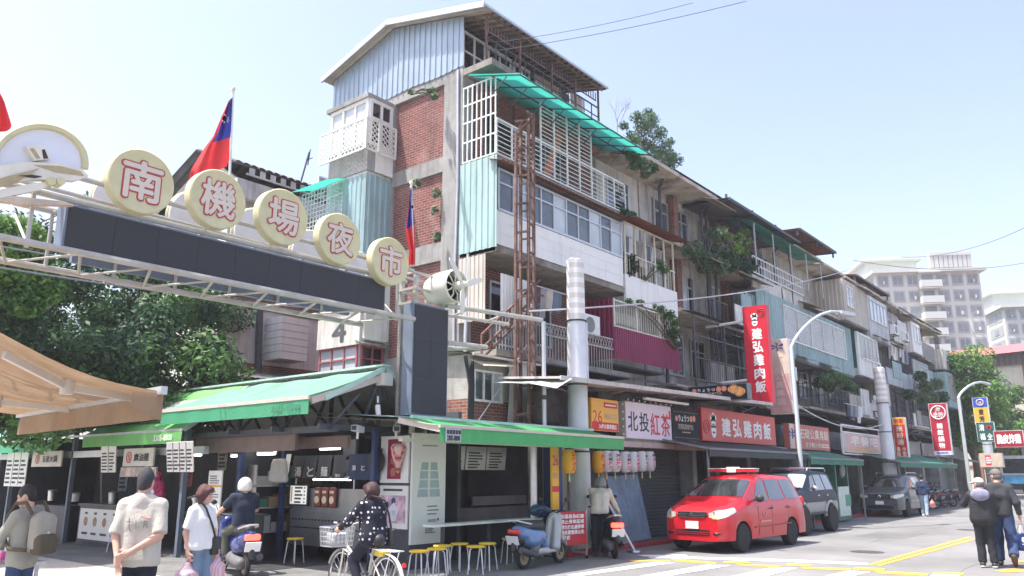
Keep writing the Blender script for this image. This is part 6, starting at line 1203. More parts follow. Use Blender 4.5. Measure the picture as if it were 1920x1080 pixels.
# ------------------------------------------------------------------ stools, table, sign on wheels
def make_stool():
 t = thing('stool', 'round yellow stool with pale steel legs at the corner stall', 'stool', (0, 0, 0), 'yellow stools at the corner stall'); b = B(); b.lathe([(0, .44), (.15, .44), (.165, .45), (.165, .465), (.15, .475), (0, .475)], (0, 0, 0), 24); b.build('seat', M('yellow plastic seat', (.72, .47, .04), .45, .06, 5), t, smooth=True)
 for k in range(4):
  a = math.pi/4+k*math.pi/2; b = B(); b.tube([(.10*math.cos(a), .10*math.sin(a), .44), (.14*math.cos(a), .14*math.sin(a), .40), (.19*math.cos(a), .19*math.sin(a), 0)], .012, 6); b.build('leg', silv, t, smooth=True)
 return t
stool = make_stool(); SP = [(9.63, 9.85, 'nearest yellow stool left of the row by the bicycle'), (10.11, 9.92, 'yellow stool second from the left beside the bicycle wheel'), (10.87, 9.7, 'yellow stool in the middle of the row under the white shelf'), (11.47, 9.95, 'yellow stool right of the middle under the white shelf'), (12.55, 10.3, 'yellow stool half hidden behind the silver scooter'), (10.6, 10.25, 'yellow stool behind, in the shade under the shelf'), (11.1, 10.3, 'yellow stool at the back, shaded by the counter shelf')]
for i, (x, y, lb) in enumerate(SP):
 if i == 0: put(stool, (x, y, .012), .3); stool['label'] = lb
 else: dup(stool, (x, y, .012), .3+i, lb)
for x, y, lb in ((8.75, 18.6, 'left yellow stool at the picture menu counter'), (8.8, 18.0, 'right yellow stool at the picture menu counter'), (9.9, 13.6, 'yellow stool alone in the dark recess left of the cart')): dup(stool, (x, y, .012), .2, lb, 'yellow stools at the lane stalls')
af = thing('notice_stand', 'red notice board with white characters on a steel stand with wheels', 'notice stand', (14.2, 9.75, 0)); c = Vector((13.95, 9.8, .62)); u = Vector((.98, -.2, 0)).normalized(); n = u.cross(ZV); b = B(); b.obox(c, u*.40, (ZV*.33+n*-.03), n*.012); b.build('board', M('red notice board', (.42, .03, .035), .5, .1), af); b = B()
for i, tx in enumerate(('此區設為紅線', '禁止停車區域', '請勿於此處停車', '屬設置營業以免', '受罰')): text_into(b, tx, c+ZV*(.24-i*.105)+n*.028+u*(-.18 if i == 4 else 0), u, ZV, .2 if i == 4 else .68, .085, .02)
lines(b, c-ZV*.28+n*.01+u*.1, u, ZV, .45, .04, 1, .9, (.9, 1), 2); b.build('lettering', l_w, af); b = B()
for s in (-.42, .42):
 b.bar(c+u*s+ZV*.36, c+u*s-ZV*.56, .03); b.bar(c+u*s+ZV*.3, c+u*s-n*.45-ZV*.58, .03); b.bar(c+u*s-ZV*.5, c+u*s-n*.45-ZV*.52, .03)
b.bar(c+u*.42-ZV*.3, c-u*.42-ZV*.3, .025); b.build('frame', alu, af); b = B()
for s in (-.42, .42): b.lathe([(.0, -.015), (.035, -.015), (.035, .015), (0, .015)], c+u*s-ZV*.585, 12, 'x')
b.build('caster', rubber, af)
cs = thing('leaning_sheet', 'blue grey corrugated sheet leaning against the dark shutter', 'corrugated sheet', (17.4, 10.9, 0)); b = B(); q0 = onY(1168, 1015, 10.75); b.corr((17.35, 10.75, .03), (1.55, 0, .05), (0, .35, 1.62), (0, -1, .2), .085, .02, 'sin'); b.build('sheet', M('blue galvanised leaning sheet', (.23, .30, .37), .5, .2, 2, streak=.5, metal=.2), cs)
sp = thing('barrier_post', 'leaning steel barrier post on a round base beside the black scooter', 'post', (15.6, 9.85, 0)); b = B(); b.bar((16.1, 9.6, .03), (15.45, 9.9, 1.15), .05); b.build('tube', alu, sp); b = B(); b.lathe([(.0, .0), (.16, .0), (.15, .04), (0, .05)], (16.1, 9.6, .012), 18); b.build('base', steel, sp)
tb_ = thing('steel_table', 'stainless table corner at the lower left edge of the picture', 'table', (1.9, 6.4, 0)); A_ = onZ(88, 1052, .75); b = B(); b.box((A_.x-1.1, A_.y, .715), (A_.x, A_.y+1.6, .75)); b.build('top', steel, tb_); b = B()
for x, y in ((A_.x-.06, A_.y+.1), (A_.x-1.0, A_.y+.1), (A_.x-.06, A_.y+1.5), (A_.x-1.0, A_.y+1.5)): b.bar((x, y, 0), (x, y, .715), .035)
b.build('leg', alu, tb_); b = B(); b.box((A_.x-1.0, A_.y+.1, .5), (A_.x-.1, A_.y+1.5, .52)); b.build('lower_shelf', M('newspapers', (.5, .47, .45), .7, .3, 9), tb_)
tx = thing('tissue_box', 'pink tissue box with a white tissue sticking out on the steel table', 'tissue box', tuple(onZ(14, 1052, .75))); c = onZ(14, 1047, .75); blob('box', [[('b', (c.x, c.y, .79), (.09, .065, .045), .02)]], M('pink plastic box', (.66, .10, .28), .35), tx, .01, .01); blob('tissue', [[('c', (c.x, c.y, .83), (c.x+.01, c.y, .90), .03, .012), ('c', (c.x-.02, c.y, .83), (c.x-.035, c.y+.01, .87), .02, .01)]], M('white tissue', (.8, .8, .8), .8), tx, .008, .02)
fn = thing('wall_fan', 'black round wall fan on the corner post right of the noren', 'fan', (10.35, 11.9, 2.0)); b = B(); b.lathe([(0, -.06), (.2, -.05), (.22, 0), (.2, .04), (0, .06)], (10.38, 11.85, 1.95), 24, 'x'); b.build('cage', blackp, fn, smooth=True); b = B(); b.bar((10.38, 11.85, 2.0), (10.5, 11.8, 2.2), .05); b.build('bracket', blackp, fn)
# far shop fronts: awnings, doors, goods, all along the row
def far_awning(label, x0, x1, y0, z0, y1, z1, mat):
 t = thing('awning', label, 'awning', ((x0+x1)/2, y0, z0)); b = B(); b.sheet([[(x, y0+(y1-y0)*s, z0+(z1-z0)*s+.01*math.sin(x*4)) for s in (0, .5, 1)] for x in np.linspace(x0, x1, 12)]); b.sheet([[(x, y0, z0-.2*s+.012*math.sin(x*6)*s) for s in (0, 1)] for x in np.linspace(x0, x1, 12)]); b.build('cloth', mat, t, smooth='all'); b = B(); b.bar((x0, y0, z0), (x0, y1, z1), .05); b.bar((x1, y0, z0), (x1, y1, z1), .05); b.bar((x0, y0, z0), (x1, y0, z0), .05); b.bar((x0+.1, y0+.1, 0), (x0+.1, y0+.1, z0), .05); b.bar((x1-.1, y0+.1, 0), (x1-.1, y0+.1, z0), .05); b.build('frame', M('dull awning frame', (.2, .21, .21), .6), t); return t
a, c = onY(1330, 846, 9.3), onY(1517, 862, 9.3); far_awning('dark charcoal awning over the pavement behind the red van', a.x, c.x, 9.3, 2.36, 11.3, 2.75, M('charcoal awning cloth', (.045, .055, .062), .7, .1, 2))
dg = M('dull green awning cloth', (.06, .24, .17), .6, .1, 2, trans=.3); a, c = onY(1520, 865, 9.2), onY(1620, 874, 9.2); far_awning('dull green awning behind the dark off-road car', a.x, c.x, 9.2, 2.22, 11.2, 2.7, dg); a, c = onY(1688, 868, 9.0), onY(1795, 876, 9.0); far_awning('dull green awning above the silver car', a.x, c.x, 9.0, 2.2, 11.2, 2.75, dg)
far_awning('narrow pale green awning beyond the far street lamp', 58.5, 63.5, 9.0, 2.3, 11, 2.7, pgreen)
fs = thing('open_shop_row', 'dark row of open ground floor shops under the long terrace', 'shop front', (44, 12.9, 0)); b = B(); b.box((30.2, 12.9, 0), (65.4, 13.0, 4.6)); b.build('inner_wall', dkroom, fs); b = B()
for x in np.arange(22.4, 65, 4.2): b.box((x, 11.3, 0), (x+.35, 12.9, 3.6))
b.build('pier', concrete, fs); b = B(); b.box((30, 11.3, 2.75), (65.4, 11.45, 3.5)); b.build('fascia', M('mixed dull fascia', (.22, .20, .19), .7, .5, .6, grime=.3), fs); b = B(); k = 0
for x in np.arange(22.9, 65, 4.2):
 k += 1
 if k % 3 == 0: b.corr((x, 11.7, .02), (0, 0, 2.7), (3.6, 0, 0), (0, -1, 0), .1, .02)
b.build('shutter', M('grey roller shutter', (.25, .26, .27), .6, .15, 1, streak=.3), fs)
kk = thing('drink_kiosk', 'small green and white food kiosk between the two dark cars', 'kiosk', (28, 9.6, 0)); a, c = onY(1565, 880, 9.6), onY(1598, 975, 9.6); b = B(); b.box((a.x, 9.6, .05), (c.x, 10.8, 1.0)); b.box((a.x, 9.6, 1.0), (a.x+.12, 10.8, 2.1)); b.box((c.x-.12, 9.6, 1.0), (c.x, 10.8, 2.1)); b.box((a.x, 9.6, 2.1), (c.x, 10.8, 2.25)); b.build('body', M('kiosk green', (.06, .16, .12), .5), kk); b = B(); b.box((a.x+.15, 9.585, .2), (c.x-.1, 9.598, 1.25)); b.build('front_panel', M('pale green white panel', (.55, .62, .55), .5, .1, 6), kk); b = B(); b.box((a.x+.9, 9.57, .55), (a.x+1.5, 9.583, .95)); b.build('green_plate', M('green plate', (.08, .3, .18), .5), kk); b = B(); b.lathe([(.28, 0), (.22, -.05), (.0, -.02)], ((a.x+c.x)/2, 9.57, 1.85), 24, 'y'); b.build('fan', M('grey fan', (.16, .17, .17), .5), kk)
goods = thing('shop_goods', 'stacked cartons and crates in the shade behind the charcoal awning', 'goods', (25, 11, 0)); b = B()
for i in range(14):
 x = 23+i*.9; z = .02
 for j in range(rnd.randrange(1, 4)): h = rnd.uniform(.25, .45); b.mi = rnd.randrange(4); b.box((x, 11.0, z), (x+rnd.uniform(.4, .7), 11.5, z+h-.01)); z += h
b.build('crate', [M('brown carton', (.25, .17, .10), .8), M('red crate', (.36, .05, .04), .6), M('blue crate', (.06, .12, .28), .6), M('pale carton', (.35, .36, .34), .8)], goods)
# air conditioners
def make_ac():
 t = thing('air_conditioner', 'white split air conditioner unit hung on the wall', 'air conditioner', (0, 0, 0), 'air conditioners on the facade'); b = B(); b.box((-.4, -.28, 0), (.4, 0, .58)); b.build('casing', white_m, t); b = B(); b.lathe([(.22, 0), (.22, -.02), (.03, -.012), (0, -.02)], (-.1, -.28, .29), 20, 'y'); b.build('fan_grille', M('ac grille', (.2, .21, .21), .6), t); b = B(); b.bar((-.35, -.3, -.03), (-.35, .05, -.03), .04); b.bar((.35, -.3, -.03), (.35, .05, -.03), .04); b.build('bracket', rust, t); return t
ac = make_ac(); first = True
for x, y, z, lb in ((18.35, 12.35, 5.5, 'white air conditioner on the second floor balcony just right of the concrete pole'), (46.4, 12.0, 7.1, 'air conditioner on the terrace above the second concrete pole'), (45.7, 12.0, 5.0, 'air conditioner low on the pale wall behind the second pole'), (29.9, 11.9, 4.15, 'air conditioner half hidden above the faded red sign'), (49.9, 11.7, 9.7, 'white air conditioner below the far eaves'), (53.2, 11.9, 9.75, 'pair mate air conditioner under the far caged window'), (33.6, 12.2, 5.6, 'air conditioner beside the plants above the lamp post')):
 if first: put(ac, (x, y, z)); ac['label'] = lb; first = False
 else: dup(ac, (x, y, z), 0, lb)
# laundry
def laundry(label, x0, x1, y, z, seed):
 t = thing('laundry', label, 'laundry', ((x0+x1)/2, y, z)); rr = random.Random(seed); b = B(); x = x0
 while x < x1-.2:
  w_ = rr.uniform(.25, .5); h_ = rr.uniform(.45, .85); b.mi = rr.randrange(5); b.sheet([[(x+w_*s+.02*math.sin(t_*5), y+.05*math.sin(s*9+x*3)+.04*t_, z-h_*t_) for s in np.linspace(0, 1, 6)] for t_ in (0, .5, 1)]); x += w_*rr.uniform(.6, 1.1)
 b.build('clothes', [M('laundry white', (.68, .68, .68), .9), M('laundry grey', (.34, .30, .30), .9), M('laundry dark', (.08, .09, .13), .9), M('laundry cream', (.55, .5, .42), .9), M('laundry slate', (.16, .2, .26), .9)], t, smooth='all'); b = B(); b.bar((x0-.2, y, z+.02), (x1+.2, y, z+.02), .025); b.build('rail', alu, t)
laundry('clothes drying above the breakfast sign', 37.0, 39.6, 10.9, 4.75, 3); laundry('laundry behind the bars of the white parapet balcony', 20.6, 22.9, 12.3, 9.0, 5); laundry('pale washing on the grey blue balcony further down', 49.2, 53.5, 11.8, 9.1, 8); laundry('shirts on the second floor above the lamp arm', 28.9, 31.2, 12.2, 6.5, 9); laundry('dark clothes and a fan shape hung above the white half sheet', 16.0, 17.6, 12.5, 6.6, 12)
# ------------------------------------------------------------------ cars: a lofted shell; local x runs from the front bumper (0) to the rear, -y is the side we see
def ell(b, c, r, n=16, m=10, rot=None):
 vs = []; fs = []
 for i in range(m+1):
  for k in range(n):
   a, p = 2*math.pi*k/n, math.pi*i/m; v = Vector((r[0]*math.sin(p)*math.cos(a), r[1]*math.sin(p)*math.sin(a), r[2]*math.cos(p)))
   if rot: v = rot @ v
   vs.append(V3(c)+v)
 for i in range(m):
  for k in range(n): fs.append((i*n+k, (i+1)*n+k, (i+1)*n+(k+1) % n, i*n+(k+1) % n))
 return b.add(vs, fs)
def smooth_interp(x, pts, s=.06):
 px_, py_ = zip(*pts); k = np.linspace(-2, 2, 9); wts = np.exp(-k*k); wts /= wts.sum(); return sum(w_*np.interp(np.clip(x+d*s, 0, px_[-1]), px_, py_) for d, w_ in zip(k, wts))
class Car:
 def __init__(s, name, label, loc, yaw, L, top, belt, wid, wr, base, wheels, R_w, arch, paint, lower=None, lowz=.0):
  s.t = thing(name, label, 'car', (0, 0, 0)); s.L = L; s.top, s.belt, s.wid, s.wr = top, belt, wid, wr; s.base = base; s.wheels = wheels; s.Rw = R_w; s.arch = arch
  xs = set(np.linspace(0, L, 40)); 
  for xw in wheels: xs |= set(xw+arch*np.cos(np.linspace(0, math.pi, 13)))
  xs = sorted(x for x in xs if 0 <= x <= L); xs = [x for i, x in enumerate(xs) if i == 0 or x-xs[i-1] > .004]; b = B(); n = None
  for x in xs:
   h = s.sec(x); full = [(x, -y, z) for y, z in h]+[(x, y, z) for y, z in h[-2::-1]]; b.v += full; n = len(full)
  for i in range(len(xs)-1):
   for j in range(n-1):
    b.f.append((i*n+j, (i+1)*n+j, (i+1)*n+j+1, i*n+j+1)); z = (b.v[i*n+j][2]+b.v[(i+1)*n+j+1][2])/2; b.m.append(1 if j in (0, n-2) else (2 if lower and z < lowz else 0))
   b.f.append((i*n, i*n+n-1, (i+1)*n+n-1, (i+1)*n)); b.m.append(1)
  b.f.append(tuple(range(n))); b.m.append(0); b.f.append(tuple((len(xs)-1)*n+j for j in range(n-1, -1, -1))); b.m.append(0)
  s.body = b.build('body', [paint, rubber]+([lower] if lower else []), s.t, smooth=True)
 def sec(s, x):
  zt, zb, w_, wr = (float(smooth_interp(x, q)) for q in (s.top, s.belt, s.wid, s.wr)); zs = s.base
  for xw in s.wheels:
   d = s.arch**2-(x-xw)**2
   if d > 0: zs = max(zs, s.Rw*.98+math.sqrt(d))
  zb = max(zb, zs+.12); zt = max(zt, zb+.02); zm = zs+(zb-zs)*.5; g = zt-zb
  return [(w_*.72, zs-.01), (w_*.975, zs), (w_, zs+(zb-zs)*.22), (w_*1.005, zm), (w_*.99, zb-.07*min(1, (zb-zs)/.3)), (w_*.955, zb), (w_*.955+(wr-w_*.955)*.52, zb+g*.46), (wr, zt-g*.14), (wr*.9, zt-g*.05), (wr*.5, zt-.004), (0, zt)]
 def side(s, x, t, off=.006):
  h = s.sec(x); a, m, c = h[5], h[6], h[7]; y, z = (a[0]+(m[0]-a[0])*t*2, a[1]+(m[1]-a[1])*t*2) if t < .5 else (m[0]+(c[0]-m[0])*(t*2-1), m[1]+(c[1]-m[1])*(t*2-1)); return Vector((x, -(y+off), z+off*.3))
 def side_windows(s, wins, gm, tr=(.08, .93)):
  for xb0, xb1, xt0, xt1 in wins:
   for sg in (1, -1):
    b = B(); b.sheet([[Vector((p.x, p.y*sg, p.z)) for k in range(6) for p in [s.side((xb0+(xb1-xb0)*k/5)*(1-t)+(xt0+(xt1-xt0)*k/5)*t, tr[0]+(tr[1]-tr[0])*t)]] for t in np.linspace(0, 1, 6)]); b.build('side_window', gm, s.t, smooth='all')
 def screen(s, x0, x1, name, gm, dx, k0=7):
  rows = []
  for x in np.linspace(x0, x1, 8):
   h = s.sec(x)[k0:]; h = [(h[0][0]*.97, h[0][1]+.0)]+h[1:]; rows.append([(x+dx, -y, z+.008) for y, z in h]+[(x+dx, y, z+.008) for y, z in h[-2::-1]])
  b = B(); b.sheet(rows); b.build(name, gm, s.t, smooth='all')
 def yat(s, x, z):
  h = s.sec(x)[1:8]; return float(np.interp(z, [q[1] for q in h], [q[0] for q in h]))
 def lamp(s, x1, z0, z1, rise, name, m, x0=.0, yin=.30):
  """lens wrapped round the front corner: from the nose back along the wing"""
  for sg in (-1, 1):
   rows = []
   for q in np.linspace(0, 1, 9):
    x = x0+(x1-x0)*q; a, c = z0+(rise+(z1-z0)*.45)*q, z1+rise*q*1.0; rows.append([Vector((x, sg*(s.yat(x, z)+.008), z)) for z in np.linspace(a, c, 5)])
   y0 = s.yat(x0, z0); rows = [[Vector((x0-.008, sg*y0*(1-f*yin), z0+(z1-z0)*(f*.25+(1-f*.45)*k/4))) for k in range(5)] for f in (1, .6, .2)]+rows; b = B(); b.sheet(rows); b.build(name, m, s.t, smooth='all')
 def wheel(s, rim_m, y, w_=.2, spokes=5):
  for xw in s.wheels:
   for sg in (-1, 1):
    b = B(); r = s.Rw; yy = sg*y; pr = [(r*.62, -w_/2), (r*.93, -w_/2), (r, -w_*.36), (r, w_*.36), (r*.93, w_/2), (r*.62, w_/2)]; b.lathe(pr, (xw, yy, r), 32, 'y'); tw = b.build('wheel', rubber, s.t, smooth=True)
    b = B(); o = sg*w_*.36; b.lathe([(r*.64, 0), (r*.60, -sg*.03 if sg < 0 else -.03), (r*.56, 0)], (xw, yy+o, r), 28, 'y'); b.lathe([(r*.2, -.012), (r*.2, .012), (0, .012)], (xw, yy+o, r), 16, 'y')
    for k in range(spokes):
     a = 6.2832*k/spokes; d = Vector((math.cos(a), 0, math.sin(a))); b.bar(Vector((xw, yy+o*.9, r))+d*r*.1, Vector((xw, yy+o*.9, r))+d*r*.6, r*.2 if spokes < 8 else r*.1, .03, up=(0, 1, 0))
    b.lathe([(r*.6, 0), (0, 0)], (xw, yy+o*.45, r), 24, 'y'); b.build('rim', rim_m, tw)
 def box(s, name, m, *bx):
  b = B()
  for a, c in bx: b.box(a, c)
  return b.build(name, m, s.t)
carglass = M('car glass', (.03, .037, .042), .05, .5, 1.1, spec=.7, coat=1); lens = M('headlamp lens', (.55, .54, .45), .15, .15, 9, coat=1); amber = M('amber lens', (.75, .32, .03), .3); chrome = M('chrome trim', (.62, .62, .63), .15, .05, metal=.9); plate_m = M('blank plate', (.72, .72, .72), .5, .03); tail_r = M('tail lens', (.5, .01, .02), .2, .1, coat=.6); grille_m = M('black grille', (.02, .02, .022), .4)
# red van with a light bar
rp = M('red car paint', (.50, .012, .022), .3, .03, 1, coat=.45, spec=.4)
v = Car('red_van', 'red van with a rooftop light bar parked at the kerb nearest the camera', None, 0, 4.45, [(0, .80), (.05, .90), (.2, .99), (.75, 1.12), (1.02, 1.18), (1.65, 1.58), (2.0, 1.68), (3.0, 1.71), (3.8, 1.68), (4.15, 1.60), (4.36, 1.15), (4.45, .80)], [(0, .74), (.25, .90), (1.0, 1.04), (2.4, 1.06), (4.2, 1.08), (4.45, .74)], [(0, .60), (.07, .72), (.2, .79), (.45, .84), (1, .86), (3.8, .86), (4.25, .82), (4.45, .74)], [(0, .50), (.3, .64), (1.0, .76), (1.65, .68), (2.2, .65), (3.9, .63), (4.2, .60), (4.45, .60)], .27, (.80, 3.42), .315, .375, rp)
v.side_windows([(1.42, 2.18, 1.86, 2.22), (2.28, 3.12, 2.32, 3.05), (3.2, 4.02, 3.13, 3.85)], carglass); v.screen(1.06, 1.68, 'windshield', carglass, -.012); v.screen(4.18, 4.34, 'rear_window', carglass, .012); v.wheel(M('black steel rim', (.10, .10, .11), .45, .2, 9), .74, .2, 10)
for sg in (-1, 1):
 b = B(); ell(b, (.02, .55*sg, .745), (.04, .07, .03)); b.build('turn_signal', amber, v.t, smooth=True); b = B(); ell(b, (.05, .56*sg, .42), (.07, .11, .05)); b.build('fog_lamp_recess', grille_m, v.t, smooth=True)
 b = B(); ell(b, (1.42, .97*sg, 1.16), (.07, .11, .085)); b.bar((1.45, .80*sg, 1.12), (1.45, .95*sg, 1.14), .04); b.build('wing_mirror', blackp, v.t, smooth=True)
 for x in (2.15, 3.1): b = B(); b.bar((x, .872*sg, .92), (x+.16, .872*sg, .92), .025, .03); b.build('door_handle', blackp, v.t)
 for x in (1.52, 2.25, 3.16): b = B(); b.bar((x, .866*sg, .33), (x+.03, .855*sg, .98), .008, .01); b.build('door_gap', blackp, v.t)
 b = B(); b.bar((1.3, .872*sg, .52), (3.3, .872*sg, .54), .012, .03); b.build('side_moulding', M('dark red trim', (.3, .015, .02), .4), v.t); b = B(); ell(b, (4.38, .70*sg, 1.0), (.06, .08, .16)); b.build('tail_light', tail_r, v.t, smooth=True)
v.lamp(.50, .73, .90, .08, 'headlight', lens)
b = B()
for z in (.77, .805, .84, .875): b.bar((-.012, -.38+(.875-z)*.6, z), (-.012, .38-(.875-z)*.6, z), .03, .016)
b.build('grille_bar', chrome, v.t); v.box('grille', grille_m, ((-.004, -.36, .76), (.1, .36, .885)), ((-.012, -.42, .38), (.1, .42, .50))); b = B()
for k in range(3):
 a = math.pi/2+k*2.0944; d = Vector((0, math.cos(a), math.sin(a))); s_ = Vector((0, -d.z, d.y)); c = Vector((-.03, 0, .825)); b.prism([c, c+d*.03+s_*.018, c+d*.06, c+d*.03-s_*.018], (-.006, 0, 0))
b.build('emblem', chrome, v.t); b = B()
for z in (.41, .45): b.bar((-.016, -.4, z), (-.016, .4, z), .01, .012)
b.build('lower_grille_bar', rp, v.t); v.box('number_plate', plate_m, ((-.035, -.16, .52), (-.015, .16, .68)))
b = B(); b.bar((1.10, -.5, 1.215), (1.08, .1, 1.215), .015); b.bar((1.12, .05, 1.225), (1.10, .6, 1.215), .015); b.build('wiper', blackp, v.t)
lb = B(); lb.mi = 0; lb.box((2.02, -.62, 1.76), (2.22, -.12, 1.83)); lb.box((2.02, .12, 1.76), (2.22, .62, 1.83)); lb.mi = 1; lb.box((2.0, -.12, 1.75), (2.24, .12, 1.88)); lb.box((2.01, -.63, 1.832), (2.23, .63, 1.85)); lb.mi = 2; lb.box((2.05, -.55, 1.70), (2.25, -.45, 1.76)); lb.box((2.05, .45, 1.70), (2.25, .55, 1.76)); lb.build('light_bar', [M('red lamp lens', (.62, .02, .04), .25, .05, coat=.8), white_p, blackp], v.t)
b = B(); text_into(b, '◡', (1.86, -.876, .80), (1, 0, 0), ZV, .1, .07, .02) if False else b.tube([(1.78, -.872, .86), (1.80, -.874, .78), (1.86, -.874, .74), (1.92, -.874, .78), (1.94, -.872, .86)], .008, 5); lines(b, (1.87, -.878, .64), (1, 0, 0), ZV, .5, .06, 1, .8, (.95, 1), 2); b.build('door_print', M('pale print on red', (.62, .35, .33), .5), v.t)
put(v.t, (16.9, 8.55, 0), R_(-3))
# dark lifted off-road car
bp = M('dark blue car paint', (.012, .019, .034), .42, .05, 1, spec=.25); sil = M('silver beige cladding', (.33, .32, .30), .5, .05, 2)
v = Car('offroad_car', 'lifted dark blue off-road car with silver cladding and big tyres behind the red van', None, 0, 4.0, [(0, .98), (.06, 1.10), (.3, 1.18), (1.05, 1.24), (1.2, 1.28), (1.75, 1.72), (2.1, 1.80), (3.0, 1.81), (3.6, 1.77), (3.85, 1.42), (4.0, 1.05)], [(0, .92), (.3, 1.08), (1.1, 1.18), (3.6, 1.20), (4.0, 1.0)], [(0, .62), (.1, .74), (.4, .80), (3.7, .80), (4.0, .70)], [(0, .52), (.4, .66), (1.1, .68), (1.8, .62), (3.6, .60), (4, .56)], .60, (.72, 3.02), .40, .47, bp, sil, .86)
v.side_windows([(1.55, 2.08, 1.85, 2.1), (2.16, 2.8, 2.18, 2.74), (2.88, 3.5, 2.82, 3.4)], carglass); v.screen(1.24, 1.76, 'windshield', M('pale sunshade windshield', (.36, .42, .40), .12, .3, 2, coat=1), -.012); v.wheel(M('dark rim', (.07, .07, .075), .45, .2, 9), .76, .28, 6)
for xw in (.72, 3.02):
 for sg in (-1, 1): b = B(); b.tube([(xw+.49*math.cos(a), .81*sg, .40+.49*math.sin(a)) for a in np.linspace(.15, 3.0, 15)], .05, 8); b.build('fender_flare', sil, v.t, smooth=True)
for sg in (-1, 1):
 b = B(); ell(b, (1.5, .92*sg, 1.3), (.07, .11, .08)); b.bar((1.5, .74*sg, 1.26), (1.5, .9*sg, 1.28), .04); b.build('wing_mirror', chrome, v.t, smooth=True)
 b = B(); b.tube([(1.9, .56*sg, 1.80), (2.0, .56*sg, 1.88), (3.4, .56*sg, 1.88), (3.5, .56*sg, 1.80)], .02); b.build('roof_rail', alu, v.t)
 for x in (2.0, 2.75): b = B(); b.bar((x, .81*sg, 1.08), (x+.14, .81*sg, 1.08), .025, .03); b.build('door_handle', chrome, v.t)
 b = B(); b.bar((1.2, .80*sg, .58), (2.55, .80*sg, .58), .12, .05); b.build('side_step', blackp, v.t)
b = B()
for x in (2.0, 2.35, 2.7, 3.05, 3.4): b.bar((x, -.56, 1.89), (x, .56, 1.89), .03)
b.build('roof_rack', alu, v.t); v.box('bumper', blackp, ((-.12, -.62, .66), (.12, .62, .84))); v.box('grille', grille_m, ((-.01, -.36, .90), (.05, .36, 1.04))); b = B(); b.lathe([(.19, -.03), (.22, 0), (.19, .03)], (1.2, -.3, 1.0), 12) if False else b.bar((1.72, -.6, 1.84), (1.72, .6, 1.84), .06, .04); b.build('roof_visor', M('maroon visor', (.16, .04, .07), .5), v.t)
v.lamp(.30, .94, 1.06, .04, 'headlight', lens)
put(v.t, (22.75, 9.2, 0), R_(-1))
# silver grey sport utility car
gp_ = M('grey silver car paint', (.10, .11, .115), .35, .04, 1, coat=.4, metal=.3)
v = Car('silver_car', 'grey silver sport utility car parked alone further down the kerb', None, 0, 4.4, [(0, .78), (.06, .90), (.3, .98), (1.1, 1.10), (1.25, 1.14), (1.95, 1.60), (2.3, 1.68), (3.4, 1.70), (4.0, 1.64), (4.3, 1.15), (4.4, .9)], [(0, .70), (.3, .90), (1.2, 1.04), (4.0, 1.08), (4.4, .85)], [(0, .66), (.1, .78), (.4, .86), (4.0, .86), (4.4, .78)], [(0, .56), (.4, .68), (1.2, .74), (2, .66), (4, .62), (4.4, .6)], .30, (.86, 3.48), .34, .41, gp_)
v.side_windows([(1.68, 2.35, 2.05, 2.37), (2.43, 3.2, 2.45, 3.12), (3.28, 3.95, 3.22, 3.85)], carglass); v.screen(1.3, 1.95, 'windshield', carglass, -.012); v.wheel(alu, .78, .2, 6)
for sg in (-1, 1):
 b = B(); ell(b, (1.6, .96*sg, 1.16), (.07, .11, .08)); b.bar((1.6, .8*sg, 1.12), (1.6, .95*sg, 1.14), .04); b.build('wing_mirror', gp_, v.t, smooth=True); b = B(); ell(b, (.05, .6*sg, .5), (.06, .08, .06)); b.build('fog_lamp', blackp, v.t, smooth=True); b = B(); b.tube([(2.1, .6*sg, 1.68), (2.2, .6*sg, 1.75), (3.7, .6*sg, 1.75), (3.8, .6*sg, 1.68)], .02); b.build('roof_rail', alu, v.t)
 b = B(); b.bar((1.4, .872*sg, .62), (3.0, .872*sg, .63), .012, .08); b.build('side_moulding', M('pale moulding', (.36, .37, .36), .5), v.t)
b = B()
for z in (.76, .81, .86): b.bar((-.005, -.38, z), (-.005, .38, z), .03, .022)
b.lathe([(.07, -.02), (.05, -.03)], (-.01, 0, .81), 16, 'x'); b.build('grille_bar', chrome, v.t); v.box('grille', grille_m, ((0, -.42, .73), (.06, .42, .9)), ((-.01, -.5, .34), (.06, .5, .46))); v.box('number_plate', plate_m, ((-.03, -.16, .50), (-.012, .16, .64)))
v.lamp(.42, .74, .87, .06, 'headlight', lens)
put(v.t, (35.1, 9.4, 0), R_(0))
